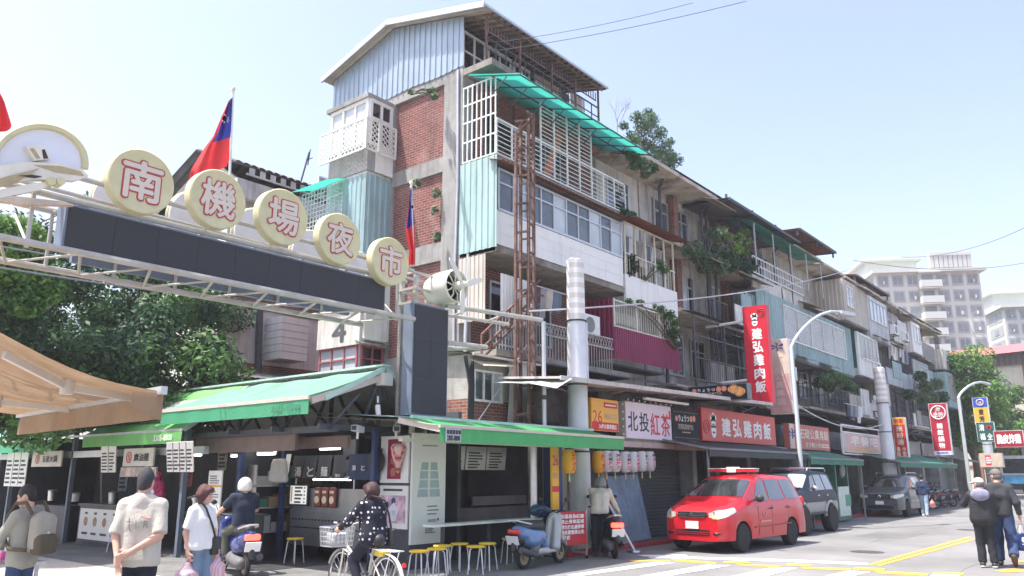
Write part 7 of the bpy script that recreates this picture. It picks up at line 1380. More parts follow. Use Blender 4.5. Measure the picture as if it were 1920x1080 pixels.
# ------------------------------------------------------------------ scooters: local x forward, rear wheel at -.62, front wheel at .62
def scooter(label, loc, yaw, body, trim, tail_lit=False, seat_m=None, shield=None, detail=True, name='scooter', group=None):
 t = thing(name, label, 'scooter', (0, 0, 0), group); rr = .215
 for xw in (-.62, .64):
  b = B(); b.tube([(xw+rr*.86*math.cos(a), 0, rr+rr*.86*math.sin(a)) for a in np.linspace(0, 6.2832, 29)[:-1]], .042, 8, close=True); w_ = b.build('wheel', rubber, t, smooth=True); b = B(); b.lathe([(rr*.68, -.02), (rr*.68, .02)], (xw, 0, rr), 20, 'y'); b.lathe([(.06, -.05), (.06, .05)], (xw, 0, rr), 12, 'y')
  for k in range(5): a = k*1.2566; b.bar((xw, 0, rr), (xw+rr*.66*math.cos(a), 0, rr+rr*.66*math.sin(a)), .03, .025, up=(0, 1, 0))
  b.build('rim', M('dull gold rim', (.30, .26, .17), .5, .1, metal=.5) if body is not None else alu, w_)
 blob('rear_body', [[('c', (-.75, 0, .66), (-.05, 0, .56), .13, .12), ('c', (-.88, 0, .70), (-.6, 0, .60), .08, .13), ('e', (-.35, 0, .50), (.34, .16, .14)), ('c', (-.05, 0, .5), (.12, 0, .30), .1, .09)]], body, t, .016, .06); blob('floor_board', [[('b', (.2, 0, .27), (.22, .15, .035), .03), ('b', (-.1, 0, .29), (.2, .13, .06), .03)]], trim, t, .02, .05)
 blob('front_shield', [[('c', (.34, .10, .34), (.46, .07, .82), .10, .09), ('c', (.34, -.10, .34), (.46, -.07, .82), .10, .09), ('e', (.5, 0, .62), (.10, .16, .26)), ('e', (.50, 0, .90), (.12, .13, .09))]], shield or body, t, .016, .05); blob('front_fender', [[('c', (.50, 0, .44), (.70, 0, .47), .07, .08), ('c', (.70, 0, .47), (.86, 0, .36), .08, .05)]], shield or body, t, .016, .05)
 blob('seat', [[('c', (-.72, 0, .78), (-.1, 0, .74), .10, .11), ('e', (-.35, 0, .76), (.36, .15, .07))]], seat_m or blackp, t, .016, .05)
 b = B(); b.tube([(.64, .06, rr), (.60, .07, .45), (.46, .04, .9)], .025); b.tube([(.64, -.06, rr), (.60, -.07, .45), (.46, -.04, .9)], .025); b.build('fork', dk_steel, t, smooth=True)
 b = B(); b.tube([(.36, .33, 1.0), (.42, .22, 1.02), (.45, .08, .97), (.45, -.08, .97), (.42, -.22, 1.02), (.36, -.33, 1.0)], .014); b.tube([(.36, .33, 1.0), (.34, .22, 1.01)][::-1], .02) ; b.build('handlebar', blackp, t, smooth=True); blob('headlight', [[('e', (.56, 0, .92), (.07, .10, .06))]], lens, t, .014, .02)
 if detail:
  for sg in (-1, 1): b = B(); b.tube([(.42, .2*sg, 1.02), (.44, .27*sg, 1.18)], .007, 5); ell(b, (.44, .30*sg, 1.22), (.02, .055, .04), 12, 8); b.build('mirror', blackp, t, smooth=True)
  b = B(); b.tube([(-.55, .13, .80), (-.78, .13, .84), (-.95, .07, .88), (-.95, -.07, .88), (-.78, -.13, .84), (-.55, -.13, .80)], .016); b.build('grab_rail', M('pale grab rail', (.5, .5, .48), .4, metal=.4), t, smooth=True)
 blob('tail_light', [[('b', (-.93, 0, .68), (.05, .13, .05), .03)]], M('lit brake lamp', (1, .06, .04), .3, .02, emit=2.2) if tail_lit else tail_r, t, .012, .02)
 b = B(); b.obox((-.985, 0, .53), (.006, 0, .003), (0, .13, 0), (-.03, 0, .075)); b.build('number_plate', plate_m, t); blob('rear_fender', [[('c', (-.88, 0, .58), (-.97, 0, .36), .06, .05), ('c', (-.9, 0, .56), (-.6, 0, .5), .07, .08)]], blackp, t, .018, .04)
 blob('engine', [[('c', (-.62, .07, .24), (-.15, .08, .30), .10, .11), ('c', (-.35, -.05, .32), (-.2, .0, .42), .1, .1)]], M('engine grey', (.13, .13, .135), .6, .2, 6), t, .02, .05); b = B(); b.tube([(-.2, -.12, .22), (-.45, -.15, .24), (-.92, -.15, .36)], [.025, .05, .06], 12); b.build('exhaust', dk_steel, t, smooth=True); b = B(); b.bar((-.2, .15, .25), (-.28, .3, .02), .025); b.build('side_stand', dk_steel, t)
 return put(t, loc, yaw)
blu = M('steel blue scooter paint', (.07, .17, .34), .3, .06, 2, coat=.6); slv = M('silver scooter paint', (.36, .37, .36), .35, .06, 2, coat=.4, metal=.3); nvy = M('deep blue scooter paint', (.01, .025, .17), .25, .05, 2, coat=.8); blk_p = M('black scooter paint', (.018, .02, .026), .3, .1, 2, coat=.6)
g1_ = onZ(983, 1067); g2_ = onZ(1047, 1056); hd = math.atan2(g2_.y-g1_.y, g2_.x-g1_.x); mid = (g1_+g2_)/2
scooter('silver and blue scooter parked beside the corner stall, its tail towards us', (mid.x, mid.y, 0), hd, blu, slv, False, None, slv)
scooter('deep blue scooter with a lit brake lamp under the rider in a white helmet', (8.20, 13.0, 0), 1.3, nvy, blk_p, True)
sb = scooter('black scooter with a lit brake lamp being pushed by the man in a grey helmet', (15.18, 9.72, 0), .80, blk_p, blk_p, True, None, M('black blue paint', (.03, .05, .09), .3, .1, 2, coat=.6))
for i, (x, y, a) in enumerate(((43.5, 10.0, 2.3), (44.6, 9.8, 2.5), (45.8, 10.1, 2.2), (47.0, 9.9, 2.45), (48.3, 9.8, 2.3), (49.6, 10.0, 2.6))): scooter(('dark scooter first in the far parked row', 'black scooter second in the far parked row', 'dark scooter third in the far row with a reddish shield', 'dark scooter fourth in the far row', 'dark scooter fifth in the far row', 'last dark scooter of the far row')[i], (x, y, .014), a, blk_p, blk_p, False, None, tail_r if i == 2 else None, True, 'scooter', 'dark scooters parked beyond the silver car')
cov = thing('plastic_bag', 'dark blue plastic cover bundled behind the silver scooter', 'cover', (14, 10.2, .9)); blob('cloth', [[('e', (13.55, 10.35, .98), (.24, .16, .12)), ('e', (13.75, 10.35, .95), (.16, .14, .09))]], M('dark blue plastic', (.02, .06, .13), .35), cov, .02, .05, .02)
# ------------------------------------------------------------------ bicycle: local x forward
bk = thing('bicycle', 'pale cream city bicycle with a wire basket ridden by the woman in polka dots', 'bicycle', (0, 0, 0)); RB = .33; fr_m = M('cream bicycle frame', (.60, .58, .50), .4, .06, 4)
for xw in (-.53, .55):
 b = B(); b.tube([(xw+RB*math.cos(a), 0, RB+RB*math.sin(a)) for a in np.linspace(0, 6.2832, 41)[:-1]], .018, 8, close=True); w_ = b.build('wheel', M('greyish tyre', (.13, .125, .115), .8), bk, smooth=True); b = B(); b.tube([(xw+(RB-.022)*math.cos(a), 0, RB+(RB-.022)*math.sin(a)) for a in np.linspace(0, 6.2832, 41)[:-1]], .011, 6, close=True); b.build('rim', chrome, w_, smooth=True); b = B()
 for k in range(18): a = k*.349; b.bar((xw+.02*math.cos(a+1), .02*(-1)**k, RB+.02*math.sin(a+1)), (xw+(RB-.03)*math.cos(a), 0, RB+(RB-.03)*math.sin(a)), .004)
 b.cyl((xw, -.05, RB), (xw, .05, RB), .02, 10); b.build('spokes', chrome, w_)
b = B(); b.tube([(.47, 0, .86), (.44, 0, .72), (.30, 0, .48), (.05, 0, .30), (-.08, 0, .28)], .02); b.tube([(.45, 0, .74), (.25, 0, .62), (-.02, 0, .40), (-.10, 0, .34)], .014); b.tube([(-.08, 0, .28), (-.22, 0, .80)], .018); b.tube([(-.08, .05, .28), (-.53, .06, .33)], .012); b.tube([(-.08, -.05, .28), (-.53, -.06, .33)], .012); b.tube([(-.2, .05, .68), (-.53, .06, .33)], .01); b.tube([(-.2, -.05, .68), (-.53, -.06, .33)], .01); b.build('frame', fr_m, bk, smooth=True)
b = B()
for sg in (-1, 1): b.tube([(.46, .045*sg, .70), (.50, .05*sg, .50), (.55, .05*sg, .33)], .013)
b.build('fork', fr_m, bk, smooth=True); b = B(); b.tube([(.30, .27, 1.06), (.42, .24, 1.06), (.50, .12, 1.02), (.48, 0, .98), (.50, -.12, 1.02), (.42, -.24, 1.06), (.30, -.27, 1.06)], .012); b.tube([(.47, 0, .86), (.48, 0, .98)], .014); b.build('handlebar', M('white handlebar', (.65, .65, .62), .35, metal=.3), bk, smooth=True); blob('saddle', [[('c', (-.32, 0, .85), (-.08, 0, .86), .09, .03)]], blackp, bk, .014, .02)
b = B()
for xw, a0, a1 in ((-.53, .2, 3.5), (.55, .4, 2.9)): b.sheet([[(xw+(RB+.03)*math.cos(a), y, RB+(RB+.03)*math.sin(a)) for y in (-.03, 0, .03)] for a in np.linspace(a0, a1, 16)])
b.build('mudguard', white_m, bk, smooth='all'); b = B(); z = .74
for y in (-.07, 0, .07): b.bar((-.80, y, z), (-.28, y, z), .012)
for x in (-.8, -.55, -.3): b.bar((x, -.07, z), (x, .07, z), .012)
for sg in (-1, 1): b.bar((-.7, .07*sg, z), (-.55, .07*sg, .34), .01)
b.build('rack', M('white rack', (.62, .6, .56), .45), bk); b = B(); b.lathe([(.03, -.02), (.03, .0), (0, .01)], (-.90, 0, .58), 12, 'x'); b.build('reflector', M('red glow reflector', (.7, .03, .03), .3, emit=.15), bk)  # the reflector's shine is put in as a faint glow of the material
b = B(); x0, x1, y0, y1, z0, z1 = .58, .88, -.17, .17, .72, .98
for k in range(9):
 f = k/8
 for zz in (0,): b.bar((x0, y0+(y1-y0)*f, z0), (x0-.02, (y0+(y1-y0)*f)*1.12, z1), .006); b.bar((x1-.03, y0+(y1-y0)*f, z0), (x1, (y0+(y1-y0)*f)*1.12, z1), .006); b.bar((x0+(x1-x0)*f, y0, z0), (x0+(x1-x0)*f, y0*1.12, z1), .006); b.bar((x0+(x1-x0)*f, y1, z0), (x0+(x1-x0)*f, y1*1.12, z1), .006); b.bar((x0+(x1-x0)*f, y0, z0), (x0+(x1-x0)*f, y1, z0), .006)
for f in (0, .25, .5, .75, 1):
 z = z0+(z1-z0)*f; q = 1+.12*f; b.tube([(x0, y0*q, z), (x1, y0*q, z), (x1, y1*q, z), (x0, y1*q, z)], .006 if f < 1 else .011, 5, close=True)
b.build('basket', alu, bk); blob('basket_bag', [[('b', (.72, 0, .82), (.1, .12, .08), .03)]], M('checked bag', (.7, .7, .7), .8, .1, stripes=(.03, (.35, .37, .40), 'h'), plaid=True), bk, .014, .02, .01)
b = B(); b.lathe([(.0, .03), (.09, .03), (.09, .04), (0, .04)], (-.08, -.0, .28), 20, 'y'); b.bar((-.08, -.06, .28), (.02, -.06, .14), .016); b.bar((-.08, .06, .28), (-.18, .06, .42), .016); b.bar((.02, -.06, .13), (.02, -.16, .13), .05, .02); b.bar((-.18, .06, .43), (-.18, .16, .43), .05, .02); b.build('crank', dk_steel, bk)
b = B(); b.box((-.5, -.05, .66), (-.3, .05, .72)); b.build('chain_lock_pouch', M('yellow pouch', (.6, .45, .05), .6), bk)
GB = G(690, 11.25); BKY = 1.97; put(bk, (GB[0], GB[1], 0), BKY)
# bus at the far right
bu = thing('bus', 'green and white bus crossing far away at the right edge', 'bus', (70, 3, 0)); c = onY(1890, 925, 5.0); BX0 = 74; q0 = onX(1878, 900, BX0); b = B(); b.box((BX0, q0.y-9, .5), (BX0+2.5, q0.y, 1.15)); b.build('lower_body', M('dark bus skirt', (.05, .055, .06), .4), bu); b = B(); b.box((BX0-.02, q0.y-9, 1.15), (BX0+2.5, q0.y, 3.1)); b.build('body', M('bus white', (.6, .62, .6), .35, coat=.5), bu)
b = B(); b.box((BX0-.05, q0.y-8.8, 1.75), (BX0-.02, q0.y-.2, 2.85)); b.build('window_band', carglass, bu); b = B(); b.box((BX0-.06, q0.y-8.9, .95), (BX0-.025, q0.y-.1, 1.6)); b.build('advert_strip', M('advert strip', (.12, .42, .62), .4, .6, 1.5), bu)
for y in (q0.y-1.8, q0.y-7): b = B(); b.lathe([(.25, -.15), (.48, -.15), (.5, 0), (.48, .15), (.25, .15)], (BX0+.1, y, .5), 24, 'x'); b.build('wheel', rubber, bu, smooth=True)
# ------------------------------------------------------------------ people: local x is where the chest faces, +y the left hand side
skin = M('skin', (.56, .33, .24), .55, .06, 8, spec=.35)
def A3(p): return np.array(p, np.float32)
def hand_prims(w, d, s, n, curl=.5, side=1, sc_=1.0):
 """wrist w, pointing d, thumb side s, palm facing n"""
 w, d, s, n = A3(w), A3(d), A3(s), A3(n); d /= np.linalg.norm(d); s = s-d*(s @ d); s /= np.linalg.norm(s); n = n-d*(n @ d)-s*(n @ s); n /= np.linalg.norm(n); P = [('c', w-d*.01, w+d*.03, .026, .027)]
 for k, (o, L) in enumerate(((.027, .9), (.010, 1.), (-.008, .95), (-.025, .75))):
  o *= sc_; k0 = w+d*.085*sc_+s*o; P.append(('c', w+d*.03+s*o*.7, k0, .0145, .012)); p = k0; a = 0
  for j, l in enumerate((.038, .027, .020)):
   a += curl*(.55, 1.0, .7)[j]; q = p+(d*math.cos(a)+n*math.sin(a)+s*.06*(1-k))*l*L*sc_; P.append(('c', p, q, .0105-.001*j, .0095-.001*j)); p = q
 t0 = w+d*.025+s*.022; t1 = t0+(d*.55+s*.65+n*.35)*.045; P += [('c', t0, t1, .0145, .0115), ('c', t1, t1+(d*.85+s*.15+n*.5)*.032, .0115, .0095)]; return P
def person(label, loc, yaw, H, J, top, pants, shoes, hair, head=(0, 0), res=.0125, sleeve=.45, top_e=.022, hem=.86, flare=.0, pants_e=.014, hands=None, sw=1.0, girth=1.0, fold=.005, pants_fold=.006, top_name='shirt', skin_m=None, collar=True, cuff=.95):
 t = thing('person', label, 'person', (0, 0, 0)); k = H/1.70
 D = dict(pelvis=(0, 0, .93), chest=(.0, 0, 1.26), neck=(-.015, 0, 1.455), head=(.03, 0, 1.585), shL=(-.01, .172, 1.375), shR=(-.01, -.172, 1.375), elL=(-.03, .215, 1.11), elR=(-.03, -.215, 1.11), wrL=(.05, .22, .86), wrR=(.05, -.22, .86), hipL=(0, .09, .90), hipR=(0, -.09, .90), knL=(.02, .10, .49), knR=(.02, -.10, .49), anL=(-.01, .105, .085), anR=(-.01, -.105, .085))
 D.update(J); D = {a: A3(b_)*k for a, b_ in D.items()}; sm = skin_m or skin; g = girth
 hy, hp = head; R = rotm(0, hp, hy); Hc = D['head']; h = lambda x, y, z: Hc+R @ A3((x, y, z))*k
 bp_ = [('e', Hc+R @ A3((-.005, 0, .015)), (.100*k, .077*k, .113*k), R), ('e', h(.022, 0, -.045), (.072*k, .060*k, .075*k), R), ('c', h(.06, 0, -.085), h(.03, 0, -.085), .03*k, .035*k), ('c', h(.092, 0, .012), h(.112, 0, -.022), .010*k, .014*k), ('e', h(.088, 0, -.06), (.016*k, .026*k, .012*k), R), ('e', h(.078, .034, .03), (.02*k, .026*k, .010*k), R), ('e', h(.078, -.034, .03), (.02*k, .026*k, .010*k), R), ('e', h(-.01, .078, -.005), (.022*k, .010*k, .034*k), R), ('e', h(-.01, -.078, -.005), (.022*k, .010*k, .034*k), R),
           ('c', h(-.025, 0, -.07), D['neck']-A3((0, 0, .03*k)), .056*k, .062*k)]
 sv = D['shL']-D['shR']; sv /= np.linalg.norm(sv)
 def torso(e):
  c, p = D['chest'], D['pelvis']; return [('c', c+sv*.076*k*g, p+sv*.072*k*g, (.092*g)*k+e, (.097*g)*k+e+flare), ('c', c-sv*.076*k*g, p-sv*.072*k*g, (.092*g)*k+e, (.097*g)*k+e+flare), ('c', c+(D['neck']-c)*.55+sv*.02, c, .085*k+e*.7, .105*k*g+e), ('c', D['neck']-A3((0, 0, .035*k)), D['shL'], .058*k+e*.5, .050*k+e*.7), ('c', D['neck']-A3((0, 0, .035*k)), D['shR'], .058*k+e*.5, .050*k+e*.7), ('c', D['shL']*.55+c*.45, c+sv*.07*k, .075*k+e*.5, .1*k+e), ('c', D['shR']*.55+c*.45, c-sv*.07*k, .075*k+e*.5, .1*k+e)]
 body = [dict(p=bp_, k=.018), dict(p=torso(-.012), k=.05)]
 for s in 'LR':
  body.append(dict(p=[('c', D['sh'+s], D['el'+s], .047*k*g, .038*k), ('c', D['el'+s], D['wr'+s], .040*k, .026*k)], k=.02)); body.append(dict(p=[('c', D['hip'+s], D['kn'+s], .082*k*g, .052*k), ('c', D['kn'+s], D['an'+s], .054*k, .036*k)], k=.03))
  d = D['wr'+s]-D['el'+s]; d /= np.linalg.norm(d); sg = 1 if s == 'L' else -1; hd_ = (hands or {}).get(s, {}); body.append(dict(p=hand_prims(D['wr'+s], hd_.get('d', d), hd_.get('s', (1, 0, .1)), hd_.get('n', (0, -sg, 0)), hd_.get('curl', .45), sg, k), k=.012))
 v, f = sdf(body, res, .02); npmesh('body', v, f, sm, t)
 eb = B()
 for y in (.032, -.032): ell(eb, h(.089, y, .016), (.009, .012, .006), 10, 6)
 eb.build('eyes', blackp, t, smooth=True); mb_ = B(); ell(mb_, h(.101, 0, -.058), (.006, .021, .004), 10, 6, Matrix(R.tolist())); mb_.build('mouth', M('lips', (.40, .14, .12), .5), t, smooth=True)
 # top
 tg = [dict(p=torso(top_e*k), k=.05, cut=[((D['pelvis'][0], D['pelvis'][1], hem*k), (0, 0, -1))], sub=[('c', D['neck']+A3((.01, 0, 0)), D['neck']+A3((.03, 0, .12)), .066*k, .09*k)])]
 for s in 'LR':
  a, e, w_ = D['sh'+s], D['el'+s], D['wr'+s]
  if sleeve <= 1: q = a+(e-a)*sleeve*1.1; tg.append(dict(p=[('c', a, q, (.054+top_e*.5)*k*g, (.052+top_e*.8)*k)], cut=[(a+(e-a)*sleeve, e-a)], k=.03))
  else: q = e+(w_-e)*cuff; tg.append(dict(p=[('c', a, e, (.056+top_e*.5)*k*g, (.048+top_e*.5)*k), ('c', e, q, (.048+top_e*.5)*k, (.034+top_e*.4)*k)], cut=[(e+(w_-e)*(cuff-.03), w_-e)], k=.03))
 v, f = sdf(tg, res, .045, fold); npmesh(top_name, v, f, top, t)
 pg = [dict(p=[('c', D['pelvis']+sv*.07*k, D['pelvis']-sv*.07*k, .108*k*g, .108*k*g)], k=.05)]
 for s in 'LR': pg.append(dict(p=[('c', D['hip'+s], D['kn'+s], (.092+pants_e*.5)*k*g, (.064+pants_e)*k), ('c', D['kn'+s], D['an'+s], (.062+pants_e)*k, (.050+pants_e)*k)], k=.04, cut=[(D['an'+s]+(D['kn'+s]-D['an'+s])*.03, D['an'+s]-D['kn'+s])]))
 v, f = sdf([dict(p=pg[0]['p'], cut=[((0, 0, D['pelvis'][2]+.06*k), (0, 0, 1))])]+pg[1:], res, .05, pants_fold); npmesh('trousers', v, f, pants, t)
 for s in 'LR':
  an = D['an'+s]; kn = D['kn'+s]; ld = (an-kn)/np.linalg.norm(an-kn); fw_ = A3((1, 0, 0))-ld*ld[0]; fw_ /= max(np.linalg.norm(fw_), .01); hl = an+ld*.035*k-fw_*.04*k; to = an+ld*.048*k+fw_*.15*k; v, f = sdf([dict(p=[('c', hl, to, .046*k, .036*k), ('c', an+ld*.0, an+ld*.03*k+fw_*.05*k, .05*k, .042*k)], cut=[(an+ld*.078*k, ld)])], .011, .04); npmesh('shoe', v, f, shoes[0], t)
  if len(shoes) > 1: v, f = sdf([dict(p=[('c', hl+ld*.02*k, to+ld*.012*k, .050*k, .041*k)], cut=[(an+ld*.082*k, ld), (an+ld*.055*k, -ld)])], .011, .02); npmesh('shoe_sole', v, f, shoes[1], t)
 style, hm = hair
 face = ('e', h(.105, 0, -.045), (.10*k, .085*k, .105*k), R)
 if style == 'short': v, f = sdf([dict(p=[('e', h(-.012, 0, .028), (.104*k, .084*k, .112*k), R), ('c', h(-.06, 0, -.03), h(-.05, 0, -.02), .052*k)], sub=[face, ('c', h(.02, 0, -.10), h(.03, 0, -.06), .08*k), ('e', h(.02, .085, -.03), (.035*k, .03*k, .05*k), R), ('e', h(.02, -.085, -.03), (.035*k, .03*k, .05*k), R)], k=.03)], .011, .02, .0035)
 elif style == 'bob': v, f = sdf([dict(p=[('e', h(-.015, 0, .028), (.118*k, .100*k, .122*k), R), ('c', h(-.04, .075, 0), h(-.03, .078, -.085), .045*k, .036*k), ('c', h(-.04, -.075, 0), h(-.03, -.078, -.085), .045*k, .036*k), ('c', h(-.075, 0, 0), h(-.085, 0, -.08), .06*k, .05*k), ('c', h(.08, .05, .075), h(.075, -.05, .075), .028*k)], sub=[('e', h(.13, 0, -.045), (.115*k, .088*k, .092*k), R)], k=.04)], .011, .02, .006)
 elif style == 'helmet': v, f = sdf([dict(p=[('e', h(-.01, 0, .03), (.142*k, .122*k, .138*k), R), ('c', h(-.03, 0, -.02), h(-.02, 0, -.03), .115*k)], sub=[('e', h(.16, 0, -.03), (.12*k, .10*k, .09*k), R)], cut=[(h(0, 0, -.075), R @ A3((0, 0, -1)))], k=.04)], .013, .02)
 elif style == 'cap': v, f = sdf([dict(p=[('e', h(-.008, 0, .032), (.112*k, .092*k, .105*k), R)], cut=[(h(0, 0, .035), R @ A3((.12, 0, -1)))]), dict(p=[('e', h(.125, 0, .042), (.085*k, .075*k, .03*k), R)], cut=[(h(.1, 0, .055), R @ A3((.15, 0, 1))), (h(.1, 0, .036), R @ A3((-.15, 0, -1)))])], .010, .01)
 npmesh({'helmet': 'helmet', 'cap': 'cap'}.get(style, 'hair'), v, f, hm, t)
 if style == 'cap': v, f = sdf([dict(p=[('e', h(-.02, 0, .0), (.098*k, .084*k, .085*k), R)], sub=[face], cut=[(h(0, 0, .04), R @ A3((0, 0, 1)))])], .011, .02, .004); npmesh('hair', v, f, M('grey hair', (.14, .13, .13), .8, .3, 30), t)
 put(t, (loc[0], loc[1], loc[2] if len(loc) > 2 else 0), yaw); t['k'] = k; return t
def strap(t, name, mat, pts, w_=.03):
 b = B(); b.tube(pts, w_/2, 8); return b.build(name, mat, t, smooth=True)
beige = M('beige t-shirt cloth', (.50, .46, .39), .9, .05, 4); wht = M('white t-shirt cloth', (.74, .74, .73), .9, .03, 4); denim = M('blue denim', (.17, .25, .34), .9, .2, 6); dblue = M('dark blue denim', (.035, .06, .13), .9, .25, 5); blkc = M('black cloth', (.018, .02, .025), .9, .2, 4); hair_b = M('black hair', (.018, .017, .018), .5, .4, 30); hair_r = M('red brown hair', (.10, .035, .03), .45, .4, 26); sho_b = M('black shoe', (.03, .03, .03), .6); sole_w = M('white sole', (.7, .7, .68), .6)
# man in beige
mn = person('man in a loose beige t-shirt seen from behind with hands clasped at his back', G(275, 7.6), R_(55), 1.76, dict(elL=(-.07, .225, 1.13), wrL=(-.19, .16, .93), elR=(-.11, -.205, 1.13), wrR=(-.225, .05, 1.0), neck=(-.02, 0, 1.47), shL=(-.02, .175, 1.375), shR=(-.02, -.175, 1.375), anL=(0, .13, .085), anR=(0, -.13, .085), pelvis=(-.01, 0, .93)), beige, M('black trousers', (.012, .02, .03), .9), (sho_b,), ('short', M('short dark grey hair', (.035, .035, .04), .6, .4, 40)), head=(-.25, .05), res=.0105, sleeve=.95, top_e=.026, hem=.87, flare=.022, girth=1.06, fold=.005,
 hands=dict(L=dict(d=(-.12, -.25, -.9), s=(-.3, -.8, .1), n=(-1, -.2, .1), curl=.35), R=dict(d=(-.05, .9, -.45), s=(-.2, .2, 1), n=(1, .1, 0), curl=.8)))
b = B(); text_into(b, 'R', (-.168, -.075, 1.27), (0, -1, 0), (-.0, 0, 1), .05, .065, 0); b.tube([(-.165, .10, 1.33), (-.172, .09, 1.24), (-.172, .07, 1.21)], .004, 5); b.tube([(-.165, .12, 1.30), (-.17, .05, 1.29)], .004, 5); b.tube([(-.172, .03, 1.31), (-.176, .02, 1.23), (-.176, -.01, 1.26)], .004, 5)
b.build('back_print', M('shirt print', (.22, .20, .18), .8), mn)
b = B(); b.tube([(-.168, -.02, 1.345), (-.170, -.06, 1.33), (-.166, -.11, 1.325)], .009, 6); b.build('red_print', M('pink print', (.62, .32, .25), .8), mn); blob('face_mask', [[('e', (.06, -.052, 1.545), (.05, .03, .04))]], wht, mn, .012, .01)
mn.scale = (.95, .84, 1)
# woman in white with pink bags
wm = person('woman in a white t-shirt and jeans carrying two pink striped plastic bags', G(385, 10.3), R_(-75), 1.56, dict(elL=(.03, .25, 1.10), wrL=(.13, .23, .88), elR=(-.06, -.24, 1.10), wrR=(.02, -.24, .85), knL=(.10, .09, .50), anL=(.08, .09, .085), knR=(.0, -.09, .49), anR=(-.14, -.09, .10)), wht, denim, (sole_w,), ('bob', hair_r), head=(.35, .08), res=.0115, sleeve=.85, top_e=.036, hem=.88, flare=.022, pants_e=.03, girth=1.06, fold=.007, hands=dict(L=dict(curl=1.0), R=dict(curl=1.0)))
wm.scale = (.95, .85, 1)
strap(wm, 'bag_strap', blackp, [(-.12, -.17, 1.42), (-.0, -.14, 1.45), (.13, -.07, 1.30), (.155, .06, 1.08), (.14, .17, .90)][:5], .028); blob('shoulder_bag', [[('b', (.13, .17, .84), (.045, .09, .11), .03)]], blackp, wm, .012); blob('hair_bow', [[('e', (-.13, -.02, 1.42), (.03, .06, .035)), ('c', (-.13, -.02, 1.4), (-.14, -.02, 1.32), .02)]], wht, wm, .012)
pinkbag = M('pink striped plastic', (.70, .40, .48), .4, .06, 8, trans=.3, stripes=(.022, (.76, .62, .66), 'h'))
def carrier(label, wx, wy, z, yaw, s=1.0, mat=pinkbag, hgt=.36):
 t = thing('plastic_bag', label, 'plastic bag', (0, 0, 0), 'pink carrier bags'); blob('bag', [dict(p=[('b', (0, 0, .11*s), (.105*s, .085*s, .115*s), .05), ('c', (0, 0, .16*s), (0, 0, .28*s), .085*s, .035*s)], k=.08)], mat, t, .011, .05, .008); b = B()
 for sg in (-1, 1): b.tube([(.03*sg*s, 0, .27*s), (.02*sg, .01, .32*s), (0, 0, hgt*s)], [.016, .01, .008], 6)
 b.build('handle', mat, t, smooth=True); return put(t, (wx, wy, z), yaw)
def local(t, p):
 a = t.rotation_euler.z; p = (p[0]*t.scale[0], p[1]*t.scale[1], p[2]); return t.location.x+p[0]*math.cos(a)-p[1]*math.sin(a), t.location.y+p[0]*math.sin(a)+p[1]*math.cos(a), t.location.z+p[2]
q = local(wm, (.03, -.225, .72)); carrier('pink striped plastic bag in the right hand of the woman in white', q[0], q[1], q[2]-.41, .4, 1.15); q = local(wm, (.14, .21, .75)); carrier('pink striped plastic bag in the left hand of the woman in white', q[0], q[1], q[2]-.36, 1.2, 1.05)
# woman with the backpack
bw_ = person('person in a pale olive shirt with a backpack standing by the steel table', G(62, 8.5), R_(108), 1.60, dict(elL=(.12, .25, 1.13), wrL=(.26, .16, 1.0), elR=(.0, -.25, 1.11), wrR=(.16, -.22, .92), head=(.05, 0, 1.575)), M('pale olive shirt', (.30, .29, .24), .9, .06, 4), dblue, (sho_b,), ('short', hair_b), head=(.5, .25), res=.0125, sleeve=2, cuff=.75, top_e=.024, hem=.82, flare=.02, girth=.92, fold=.006)
bpk = thing('backpack', 'olive brown and cream backpack on the person by the steel table', 'backpack', (0, 0, 0)); olv = M('olive brown canvas', (.085, .07, .045), .85, .15, 8); blob('bag', [dict(p=[('b', (-.24, -.02, 1.12), (.09, .14, .19), .06), ('e', (-.24, -.02, 1.22), (.10, .13, .12))], k=.04)], M('cream canvas', (.30, .28, .23), .85, .1, 8), bpk, .013, .03, .005); blob('pocket', [dict(p=[('b', (-.29, -.02, 1.02), (.09, .135, .10), .05)], k=.03)], olv, bpk, .013); b = B()
for y in (.115, -.115): b.tube([(-.20, y, 1.32), (-.10, y*1.1, 1.43), (.05, y*1.15, 1.42), (.14, y*1.2, 1.30), (.13, y*1.4, 1.10), (-.02, y*1.9, .98), (-.2, y*1.2, .97)], .02, 6)
b.build('strap', olv, bpk, smooth=True); b = B(); b.bar((-.31, -.12, 1.13), (-.31, .08, 1.13), .02, .03); b.bar((-.30, -.02, 1.3), (-.335, -.02, 1.12), .03, .02); b.build('trim', M('pale strap', (.55, .52, .45), .8), bpk); put(bpk, tuple(bw_.location), bw_.rotation_euler.z); bpk.scale = bw_.scale = (.92, .82, 1)
# rider in a white helmet
rd = person('rider in a white helmet and dark shirt sitting on the blue scooter', (8.15, 12.72, .0), 1.3, 1.68, dict(pelvis=(0, 0, .87), chest=(.03, 0, 1.19), neck=(.03, 0, 1.385), head=(.07, 0, 1.515), shL=(.03, .19, 1.335), shR=(.03, -.19, 1.335), elL=(.20, .33, 1.12), wrL=(.46, .34, 1.02), elR=(.2, -.28, 1.10), wrR=(.47, -.3, 1.04), hipL=(.0, .1, .84), hipR=(0, -.1, .84), knL=(.36, .19, .72), knR=(.36, -.19, .72), anL=(.34, .17, .33), anR=(.34, -.17, .33)), M('dark navy shirt', (.02, .028, .05), .9), M('olive trousers', (.10, .105, .085), .9), (sho_b,), ('helmet', M('white helmet shell', (.70, .68, .62), .3, .04, coat=.5)), res=.0135, sleeve=.75, hem=.84, top_e=.03)
